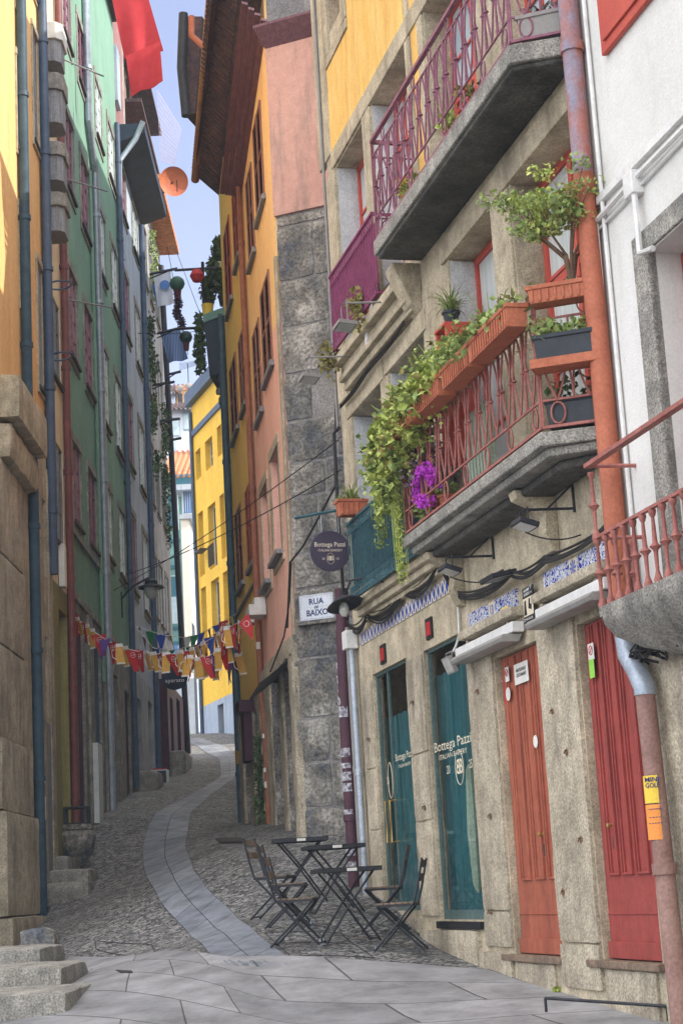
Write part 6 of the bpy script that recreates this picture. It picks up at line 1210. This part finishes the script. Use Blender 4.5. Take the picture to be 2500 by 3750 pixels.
flood(-1.48,4.48,.42,.05,'floodlight under the near end of the stone balcony')
flood(.55,4.50,.42,.05,'floodlight under the middle of the stone balcony')
flood(0.0,4.24,.18,-.02,'broad floodlight lying on the cable bundle over door 13', tri=False, drop=.04, size=.17, tilt=-.2)
flood(1.68,3.78,.14,0,'grey floodlight hanging from a white conduit beside door 13', tri=False, drop=.12, mt='grey_box', tilt=1.2)
m = MB(); m.tube([FR.P(1.63,4.32,.03),FR.P(1.66,3.95,.03),FR.P(1.72,3.85,.05),FR.P(1.68,3.78,.1)], .012, 5); m.build('lamp_conduit', M['white_plastic'], tagargs=('thin white conduit feeding the grey floodlight','conduit'))
flood(2.95,7.78,.62,.1,'grey floodlight on an arm below the plum railing, nearer one', tri=False, drop=.26, mt='grey_box', tilt=.1, size=.15)
flood(4.75,7.74,.62,.1,'grey floodlight on an arm below the plum railing, farther one', tri=False, drop=.26, mt='grey_box', tilt=.1, size=.15)
for (s0,z0,s1,z1) in [(-1.43,4.3,-1.7,4.22),(.6,4.32,.2,4.24)]:
    m = MB(); m.tube(sagline([FR.P(s0,z0,.42),FR.P(s1,z1,.06)], .05, 8), .006, 4); m.build('lamp_cable', M['cable'], tagargs=('thin cable from the '+('near' if s0 < 0 else 'middle')+' floodlight to the wall','cable'))
t = thing('barn_lamp', FR.P(4.1,4.85,.02), 'black enamel shade lamp on a swan neck at the far end of the shop', 'lamp'); m = MB(); m.lathe(FR.P(4.1,4.88,.0), [(.05,0),(.06,.03),(.04,.06)], 12, FR.n); m.tube([FR.P(4.1,4.9,.05),FR.P(4.2,5.0,.2),FR.P(4.45,5.0,.36),FR.P(4.6,4.86,.4)], .012, 6); m.build('neck', M['black_iron'], t, smooth=True)
c = FR.P(4.62,4.80,.41); m = MB(); m.lathe(c, [(.03,.06),(.05,.04),(.12,.015),(.21,-.05),(.215,-.055),(.12,.005),(.05,.02)], 20, V((-.25,.25,1))); m.build('shade', M['black_iron'], t, smooth=True); m = MB(); m.lathe(c-V((0,0,.02)), [(.03,0),(.055,-.05),(.06,-.11),(.03,-.16),(.01,-.165)], 12); m.build('glass_globe', M['glass_clear'], t, smooth=True)
m = MB(); F = FR.at(3.93,7.7,.1); m.box(F, -.05,.05,-.1,.12,-.08,.06); m.build('security_camera', M['white_plastic'], bevel=.01, tagargs=('small white camera box on the string course below the plum railing','camera'))
# street lantern on the left wall
t = thing('street_lamp', FL.P(38.8,8.3,.02), 'black street lantern with a wide hat on a long arm from the green house', 'street lamp'); e = pt(554,2118,38.8); e2 = pt(540,2100,38.8)
m = MB(); m.tube([FL.P(38.8,8.32,.0),FL.P(38.8,8.62,.3),e+V((-.05,0,.02))], .025, 6); m.tube([FL.P(38.8,7.9,.02),FL.P(38.8,8.5,.02)], .02, 5); m.build('arm', M['black_iron'], t)
c = pt(554,2146,38.8); m = MB(); m.lathe(c, [(.03,.17),(.07,.16),(.14,.12),(.15,.03),(.28,-.01),(.30,-.05),(.27,-.045),(.12,0)], 20); m.build('hood', M['black_iron'], t, smooth=True); m = MB(); m.lathe(c, [(.17,-.04),(.16,-.14),(.1,-.26),(.03,-.31)], 16); m.build('glass_globe', M['glass_clear'], t, smooth=True)
# overhead wires
for (p,Ya,q,Yb_,lab) in [((400,1010*s_+560),38,(1240,1610),22,'upper thin wire crossing the alley'),((290*s_,1320*s_),36,(1250,1720),22,'lower thin wire crossing the alley'),((433,685*s_+120),46,(800,1200),40,'faint wire under the satellite dish')]:
    m = MB(); m.tube(sagline([pt(*p,Ya),pt(*q,Yb_)], .12, 16), .009, 4); m.build('overhead_wire', M['cable'], tagargs=(lab,'wire'))
# ================================================================== BUNTING
rb_ = random.Random(9)
def curve3(pts, Ys, n):
    out = []; P3 = [pt(x,y,Y) for (x,y),Y in zip(pts,Ys)]
    for i in range(n+1):
        f = i/n*(len(P3)-1); k = min(int(f), len(P3)-2); out.append(P3[k].lerp(P3[k+1], f-k))
    for _ in range(3): out = [out[0]]+[(out[i-1]+out[i]*2+out[i+1])/4 for i in range(1,n)]+[out[n]]
    return out
def l3(x,y): return (50+x*.5421, 1750+y*.5421)
def c3(x,y): return (700+x*.5421, 1750+y*.5421)
def garland(lab, pts, Ys, items, group='bunting strings across the alley'):
    n = 60; cv = curve3(pts, Ys, n); t = thing('bunting', cv[0], lab, 'bunting', group); m = MB(); m.tube(cv, .006, 4); m.build('string', M['white'], t)
    for f, kind in items:
        p = cv[int(f*n)]; q = cv[min(int(f*n)+2, n)]; u = (q-p).normalized(); u.z = 0; u.normalize(); F = Fr(p, u, (0,0,1)); sw = rb_.uniform(-.6,.6); F = Fr(p, (u+F.n*sw).normalized(), (rb_.uniform(-.25,.25),rb_.uniform(-.15,.15),1)); m = MB()
        if kind in ('red','maroon','blue','green','yellow','violet','white','pale_lilac'):
            w = .14 if kind != 'maroon' else .09; h = .38 if kind != 'maroon' else .26
            m.prism(F, [(-w,0),(w,0),(0.01,-h)] if kind != 'red' else [(-w,0),(w,0),(w*.45,-h),(-w*.2,-h*1.02)], -.002, .002); o = m.build('pennant', M[kind], t)
            if kind == 'red': m = MB(); m.tube([F.P(.045*math.cos(k*.524), -.09+.045*math.sin(k*.524), .004*(-1)) for k in range(13)], .004, 3, cap=False); m.tube([F.P(.045*math.cos(k*.524), -.09+.045*math.sin(k*.524), .004) for k in range(13)], .004, 3, cap=False); m.tube([F.P(-.025,-.09,.004),F.P(.025,-.09,.004)], .006, 3); m.tube([F.P(-.025,-.09,-.004),F.P(.025,-.09,-.004)], .006, 3); m.build('printed_ring', M['white'], o, recalc=False)
        else:
            m.prism(F, [(-.075,-.03),(.075,-.03),(.085,-.33),(-.07,-.33)], -.004, .004); o = m.build('beer_mug_cutout', M['beer'], t); m = MB(); m.prism(F, [(-.08,-.03),(.08,-.03),(.075,.03),(-.065,.035)], -.006, .006); m.tube([F.P(-.07,-.07,0),F.P(-.135,-.09,0),F.P(-.135,-.2,0),F.P(-.07,-.25,0)], .008, 4); m.box(F, -.07,.085,-.335,-.31,-.006,.006); m.build('foam_and_handle', M['white'], o)
ks = ['red','red','mug','red','mug','red','violet','mug','mug','red','mug','red','red','mug','red','mug','red','red','mug','red','mug','red']
ks = [k for k in ks for _ in (0,1)][::1]; ks = ['red','mug','red','mug','mug','red','violet','red','mug','mug','red','red','mug','mug','red','mug','red','mug','red','red','mug','yellow','mug','red','blue','mug','red','mug','red','mug']
garland('lowest string of red pennants and beer mug cut-outs sagging across the alley', [l3(405,930),l3(500,1010),l3(650,1110),l3(800,1165),l3(960,1190),l3(1100,1190),l3(1200,1160),l3(1330,1090),l3(1430,1020),l3(1560,960)], [30.8,30.6,30.3,30,29.7,29.3,28.9,28.5,28,27.4], [((i+.3)/30, k) for i,k in enumerate(ks)])
garland('upper string of small green, blue and yellow pennants', [l3(820,1000),l3(1000,1060),l3(1150,1080),l3(1260,1055),l3(1380,990),l3(1500,920)], [37,36,35,34,33,32], [((i+.5)/12,k) for i,k in enumerate(['violet','green','blue','yellow','green','white','green','blue','violet','blue','red','yellow'])])
garland('middle string of mixed pennants ending at the terracotta pipe', [l3(830,1010),l3(940,1150),l3(1080,1165),l3(1230,1130),l3(1350,1060),l3(1480,960)], [36,34,33,31.5,30,28.6], [((i+.5)/14,k) for i,k in enumerate(['white','maroon','yellow','blue','white','green','pale_lilac','green','red','violet','blue','red','mug','white'])])
garland('short tangled string of faded mugs and dark pennants on the right of the alley', [l3(1180,1210),l3(1280,1230),l3(1370,1230),l3(1450,1260),l3(1530,1180)], [30,29.6,29.2,28.8,28.4], [((i+.4)/12,k) for i,k in enumerate(['mug','maroon','mug','mug','maroon','violet','mug','maroon','mug','violet','maroon','mug'])])
garland('extra low tangle of mugs and red pennants where the strings cross near the gold house', [l3(1120,1170),l3(1220,1230),l3(1330,1200),l3(1450,1110),l3(1540,1010)], [29,28.7,28.4,28.1,27.8], [((i+.4)/14,k) for i,k in enumerate(['mug','red','mug','red','mug','mug','red','violet','mug','red','mug','maroon','mug','red'])])
p0 = c3(345,985); t = thing('pennant', pt(*p0,26.6), 'single red pennant hanging at the terracotta pipe, rightmost of the bunting', 'pennant'); F = Fr(pt(p0[0]+14,p0[1]-28,26.6),(1,.2,0),(0,0,1)); m = MB(); m.prism(F, [(-.12,-.12),(.03,.04),(.10,-.16),(.09,-.38)], -.003, .003); m.build('flag', M['red'], t); m = MB(); m.tube([F.P(.0+.045*math.cos(k*.524),-.12+.045*math.sin(k*.524),.006) for k in range(13)], .005, 3, cap=False); m.build('printed_ring', M['white'], t, recalc=False)
# ================================================================== BALCONY PLANTS on the right
BX = lambda s,z,d=.55: Fr(FR.P(s,z,d), FR.u, FR.v, FR.n)
rp = random.Random(33)
spec = [(-1.62,5.78,1.0,'terracotta planter with mixed pale flowers at the near corner of the front rail','leaf_mid',.11,180,.07),(-.72,5.78,.72,'ribbed terracotta planter with low feathery greenery, second from the near corner','leaf_mid',.12,420,.05),(.15,5.78,.8,'overgrown terracotta planter in the middle of the front rail','leaf_bright',.15,520,.085),(1.0,5.78,.8,'planter buried in bright green nasturtium leaves near the far end','leaf_bright',.17,620,.095),(1.62,5.72,.5,'planter at the very far end with ivy spilling off the corner','leaf_bright',.15,380,.085)]
for s,z,w,lab,mt,rr,n,sz in spec:
    plantat(FR.P(s,z,.60), n, (.17,.17,rr), sz, M[mt], lab=lab, cat='planter', potbox=(BX(s,z,.60), w, .17, .17, M['terracotta']), nm='planter', rg=rp, droop=.22, group='terracotta planters along the front rail of the lower balcony', blades=8, bl=.35, up=.9)
for (s,z0,z1,lab,mt,sz,w) in [(1.86,4.5,5.6,'long yellow green trailing plant hanging past the balcony end','leaf_bright',.04,.06),(2.25,5.2,6.1,'bright trailing ivy beyond the end of the balcony','leaf_bright',.07,.15),(2.55,5.0,5.6,'thin trailing ivy at the left of the balcony plants','leaf_mid',.05,.08)]:
    m = MB(); z = z1
    while z > z0: m.leaves(FR.P(s+rp.uniform(-.03,.03), z, .5), (w,w,.08), 36, sz*.7, -.6, rp); z -= .07
    for k in range(14): x = rp.uniform(-w,w); m.tube([FR.P(s+x,z1,.5+x),FR.P(s+x*.8,(z0+z1)/2,.5+x),FR.P(s+x*.3,z0+rp.random()*.3,.5+x)], .004, 3)
    m.build('trailing_plant', M[mt], recalc=False, tagargs=(lab,'plant'))
LEAF3 = [M['leaf_bright'], M['leaf_mid'], M['leaf_dry']]
clumps = [(2.0,5.66,.14,.16,240),(1.8,5.85,.16,.16,300),(1.45,5.78,.2,.17,380),(1.15,5.98,.16,.14,260),(.85,5.86,.18,.17,340),(.6,6.08,.13,.12,200),(.35,5.98,.16,.13,240),(.05,6.10,.13,.12,170),(1.95,5.42,.08,.14,70),(1.6,5.55,.12,.1,60)]
for ci,(cs,cz,ra,rb2,n) in enumerate(clumps):
    m = MB()
    for k in range(int(n*.72)):
        m.m = 0 if rp.random() < .6 else (1 if rp.random() < .7 else 2); m.leaves(FR.P(cs+rp.gauss(0,ra*.7), cz+rp.gauss(0,rb2*.7), .60+rp.gauss(0,.09)), (.04,.04,.04), 3, rp.choice([.035,.05,.065,.085]), 1.1, rp)
    m.m = 1
    for k in range(9): p = FR.P(cs+rp.gauss(0,ra), cz-.1, .58); q_ = p+V((rp.gauss(0,.1),rp.gauss(0,.1),rp.uniform(.15,.4))); m.tube([p,p.lerp(q_,.5)+V((.03,0,0)),q_], .004, 4)
    m.build('nasturtium', LEAF3, recalc=False, tagargs=('leafy nasturtium clump over the front rail planters, number %s from the far end' % ['one','three','four','five','six','seven','eight','nine, the nearest','two, lowest','two and a half'][ci] if False else ['nasturtium clump at the far corner of the front rail','nasturtium clump just inside the far corner','wide nasturtium clump above the far third of the front rail','pale nasturtium clump standing tallest in the far half','nasturtium clump at the middle of the leafy part of the rail','small raised nasturtium tuft right of the rail middle','nasturtium clump over the middle planter','smallest nasturtium tuft, nearest of the leafy part','nasturtium strand hanging lowest at the far corner','low nasturtium patch under the rail near the far end'][ci],'plant','nasturtium clumps along the front rail'))
for ci,(cs,cz,ra,n) in enumerate([(.55,6.24,.2,600),(-.05,6.18,.26,700),(-.7,6.08,.28,600),(-1.25,6.0,.2,260)]):
    m = MB()
    for k in range(int(n*.7)):
        m.m = 1 if rp.random() < .6 else (0 if rp.random() < .6 else 2); m.leaves(FR.P(cs+rp.gauss(0,ra*.6), cz+rp.gauss(0,.08), .46+rp.gauss(0,.10)), (.04,.04,.04), 3, rp.choice([.02,.03,.045]), 1.2, rp)
    for k in range(16): p = FR.P(cs+rp.gauss(0,ra*.6), 5.95, .5); q_ = p+V((rp.gauss(0,.09),rp.gauss(0,.09),rp.uniform(.15,.42))); m.tube([p,q_], .0035, 4)
    m.build('feathery_shrub', LEAF3, recalc=False, tagargs=(['tallest feathery shrub, beside the leafy clumps','feathery shrub in front of the window','feathery shrub above the second planter','sparse feathery shrub nearest the balcony corner'][ci],'plant','feathery shrubs along the front rail'))
for k,(s,z) in enumerate([(.75,6.02),(1.3,5.9),(1.75,5.95)]):
    m = MB(); m.leaves(FR.P(s,z,.66), (.06,.05,.05), 16, .05, .5, rp); m.build('red_flower', M['flower_red'], recalc=False, tagargs=('small cluster of red flowers among the nasturtium leaves, '+['nearest of three','middle of three','farthest of three'][k],'flower'))
m = MB()
for an in range(26):
    q = an/26*6.28; c = FR.P(.98+.26*math.cos(q), 5.26+.15*math.sin(q), .47); 
    if not (3.4 < q < 4.4): m.leaves(c, (.08,.08,.07), 42, .032, .2, rp)
m.build('magenta_flowers', M['flower_magenta'], recalc=False, tagargs=('ring of vivid magenta flowers behind the rusty railing','flowers'))
for (s,z,mt,lab,n,rad,sz) in [(.95,5.2,'leaf_mid','olive green mound inside the ring of magenta flowers',200,(.12,.12,.08),.03),(1.45,5.35,'heather','grey purple dried plant behind the railing left of the magenta flowers',900,(.32,.3,.3),.05),(1.55,5.1,'leaf_mid','mossy green plant in a pot at the far end of the balcony floor',420,(.18,.2,.16),.04)]:
    plantat(FR.P(s,z-.2,.28), n, rad, sz, M[mt], pot=.09, lab=lab, cat='plant', rg=rp, blades=20 if mt == 'heather' else 0, bl=.35, blade_mat=M['heather'])
# end of the balcony: shelf of planters by the pipe
E0 = FR.P(-2.10,0,.46); E1 = FR.P(-2.38,0,.02); EU = (E1-E0).normalized(); EF = Fr((E0.x,E0.y,0), EU, (0,0,1)); el = (E1-E0).length
if EF.n.dot(-FR.u) < 0: EF = Fr(EF.O, EF.u, EF.v, -EF.n)
sh = MB(); sh.box(EF, -.02, el, 5.39, 5.43, .0, .2); sh.box(EF, -.02, el, 5.43, 5.46, .185, .2); sh.build('plant_shelf', M['terracotta'], tagargs=('orange shelf hooked on the near end of the balcony railing','shelf'))
plantat(EF.P(el/2,5.45,.1), 260, (.14,.1,.10), .05, M['leaf_mid'], lab='black plastic planter with leafy greens on the orange end shelf', cat='planter', potbox=(Fr(EF.P(el/2,5.435,.1),EF.u,EF.v,EF.n), el-.03, .2, .17, M['black_plastic']), nm='planter', rg=rp, up=.9)
plantat(EF.P(el/2,5.95,.06), 60, (.14,.1,.04), .03, M['leaf_mid'], lab='long terracotta planter on top of the near end rail', cat='planter', potbox=(Fr(EF.P(el/2,5.92,.06),EF.u,EF.v,EF.n), el+.02, .13, .17, M['terracotta']), nm='planter', rg=rp)
plantat(EF.P(el/2,4.98,-.14), 120, (.13,.1,.18), .05, M['leaf_dark'], lab='black crate planter standing on the slab at the near end of the balcony', cat='planter', potbox=(Fr(EF.P(el/2,4.96,-.14),EF.u,EF.v,EF.n), el-.06, .22, .24, M['black_plastic']), nm='planter', rg=rp)
# bonsai-like shrub
b0_ = EF.P(el*.62, 6.05, .0); t = thing('potted_shrub', b0_, 'bare stemmed bushy shrub rising above the near end rail, in front of the red window', 'shrub'); m = MB(); ends = []
for k in range(9):
    an = rp.random()*6.28; L = rp.uniform(.42,.8); p1 = b0_+V((.05*math.cos(an),.05*math.sin(an),.25)); p2 = p1+V((.2*math.cos(an),.16*math.sin(an),L*.35)); p3 = p2+V((.16*math.cos(an+.6),.12*math.sin(an+.6),L*.4)); m.tube([b0_,p1,p2,p3], .018, 6, r1=.004); ends += [p2,p3]
    for q in range(4): e = p2+V((rp.gauss(0,.12),rp.gauss(0,.1),rp.uniform(.0,.35))); m.tube([p2,e], .006, 4, r1=.002); ends.append(e)
m.build('branches', M['twig'], t); m = MB()
for e in ends:
    if rp.random() < .95: m.m = 0 if rp.random() < .5 else (1 if rp.random() < .7 else 2); m.leaves(e+V((-.04,0,.04)), (.13,.12,.08), 75, .034, .6, rp)
m.build('foliage', [M['leaf_bright'], M['leaf_mid'], M['leaf_dry']], t, recalc=False)
# fern on a red stool in the window
s0 = FR.P(1.0,6.45,.05); t = thing('plant_stand', FR.P(1.0,5.5,.1), 'red wooden plant stand in front of the second floor window', 'stand'); m = MB(); F = Fr(FR.P(1.0,5.5,.1), FR.u, FR.v, FR.n)
for x in (-.17,.13): m.box(F, x, x+.04, 0, 1.3, -.12, .12)
for z in (.75,1.3): m.box(F, -.17, .17, z, z+.03, -.13, .13)
m.build('frame', M['window_red'], t, bevel=.003)
plantat(FR.P(1.0,6.835,.1), 0, (.1,.1,.1), .05, M['leaf_mid'], pot=.085, lab='spiky grass like plant in a dark pot on top of the red stand', rg=rp, blades=110, bl=.36, potm=M['black_plastic'], cat='plant')
m = MB(); m.lathe(FR.P(.98,6.29,.12), [(.045,0),(.05,.15),(.05,.17)], 12); m.build('tin_can', M['galv'], smooth=True, tagargs=('silver tin can on the shelf of the red stand','can'))
plantat(FR.P(.6,5.95,.25), 320, (.2,.16,.28), .05, M['leaf_bright'], pot=.09, lab='tall fresh green leafy plant beside the red stand', rg=rp, twigs=5, blades=0, cat='plant')
# green canvas and crate on the balcony floor
m = MB(); F = FR.at(.2,4.95,.22); 
for k in range(7): m.prism(F, [(-.42+k*.09,0),(-.36+k*.09,0),(-.30+k*.085,.78),(-.37+k*.085,.8)], -.05+.012*(k%2), .03)
m.build('folded_deckchair', M['umbrella'], tagargs=('green and white striped folded canvas behind the balcony railing','deckchair'))
# plants on upper balconies
plantat(FR.P(-.15,8.16,.36), 120, (.13,.13,.13), .05, M['leaf_bright'], pot=.08, lab='small yellow green plant in a terracotta pot on the upper balcony', rg=rp, cat='plant', blades=10)
plantat(FR.P(-.7,8.16,.3), 150, (.2,.2,.14), .04, M['leaf_dry'], pot=.07, lab='dry twiggy plant on the upper balcony near the purple rail', rg=rp, cat='plant', twigs=9)
plantat(FR.P(1.6,8.16,.25), 160, (.12,.12,.2), .06, M['leaf_bright'], pot=.09, lab='leafy plant with a yellow flower at the far end of the upper balcony', rg=rp, cat='plant', twigs=5)
m = MB(); m.leaves(FR.P(1.55,8.55,.36), (.05,.05,.05), 40, .04, .3, rp); m.build('yellow_flower', M['yellow'], recalc=False, tagargs=('single yellow flower behind the purple railing','flower'))
plantat(FR.P(-2.2,9.20,.36), 90, (.2,.16,.1), .05, M['heather'], lab='grey planter of withered plants on the near top rail of the upper balcony', cat='planter', potbox=(Fr(FR.P(-2.22,8.2,.4),EF.u,EF.v,EF.n), .34, .3, .2, M['grey_box']), nm='planter', rg=rp) if False else plantat(EF.P(.24,8.20,-.05), 160, (.14,.12,.10), .035, M['heather'], lab='wide grey trough of withered plants at the near end of the upper balcony', cat='planter', potbox=(Fr(EF.P(.24,8.18,-.1),EF.u,EF.v,EF.n), .36, .2, .2, M['grey_box']), rg=rp, twigs=8, nm='planter')
for (s,z,lab) in [(3.7,7.95,'small flowering plant on the near part of the plum balcony sill'),(5.15,7.8,'yellowing creeper at the far end of the plum balcony')]:
    plantat(FR.P(s,z,.3), 170, (.14,.14,.14), .06, M['leaf_dry'], lab=lab, rg=rp, cat='plant', blades=14, bl=.3, droop=.3)
plantat(FR.P(4.3,5.78,.33), 30, (.1,.1,.05), .04, M['leaf_mid'], lab='terracotta planter with grassy plant on the far end of the teal railing', cat='planter', potbox=(Fr(FR.P(4.45,5.74,.30),-FR.n,FR.v,-FR.u), .34, .17, .17, M['terracotta']), nm='planter', rg=rp, blades=70, bl=.34)
m = MB()
for k in range(90): x = rp.uniform(-.08,.08); q_ = pt(1238+x*160, 1850, 20.3); m.blade(q_, q_+V((x*.4,0,-.25-rp.random()*.2)), .006, sag=.03)
m.build('trailing_grass', M['leaf_mid'], recalc=False, tagargs=('grass trailing down behind the round bakery sign','plant'))
# ================================================================== HAZE, thin blue volume added to lift the alley shadows
hz = MB(); hz.box(Fr((0,0,0),(1,0,0)), -420, 420, -8, 36, -640, 420)
def hazemat():
    m = bpy.data.materials.new('haze'); m.use_nodes = True; nt = m.node_tree; nt.nodes.clear(); o = nt.nodes.new('ShaderNodeOutputMaterial'); v = nt.nodes.new('ShaderNodeVolumePrincipled')
    v.inputs['Color'].default_value = (.62, .76, .95, 1); v.inputs['Density'].default_value = .0007; nt.links.new(v.outputs[0], o.inputs['Volume']); return m
o = hz.build('haze', hazemat()); tag(o, kind='stuff')
SC.cycles.volume_bounces = 1
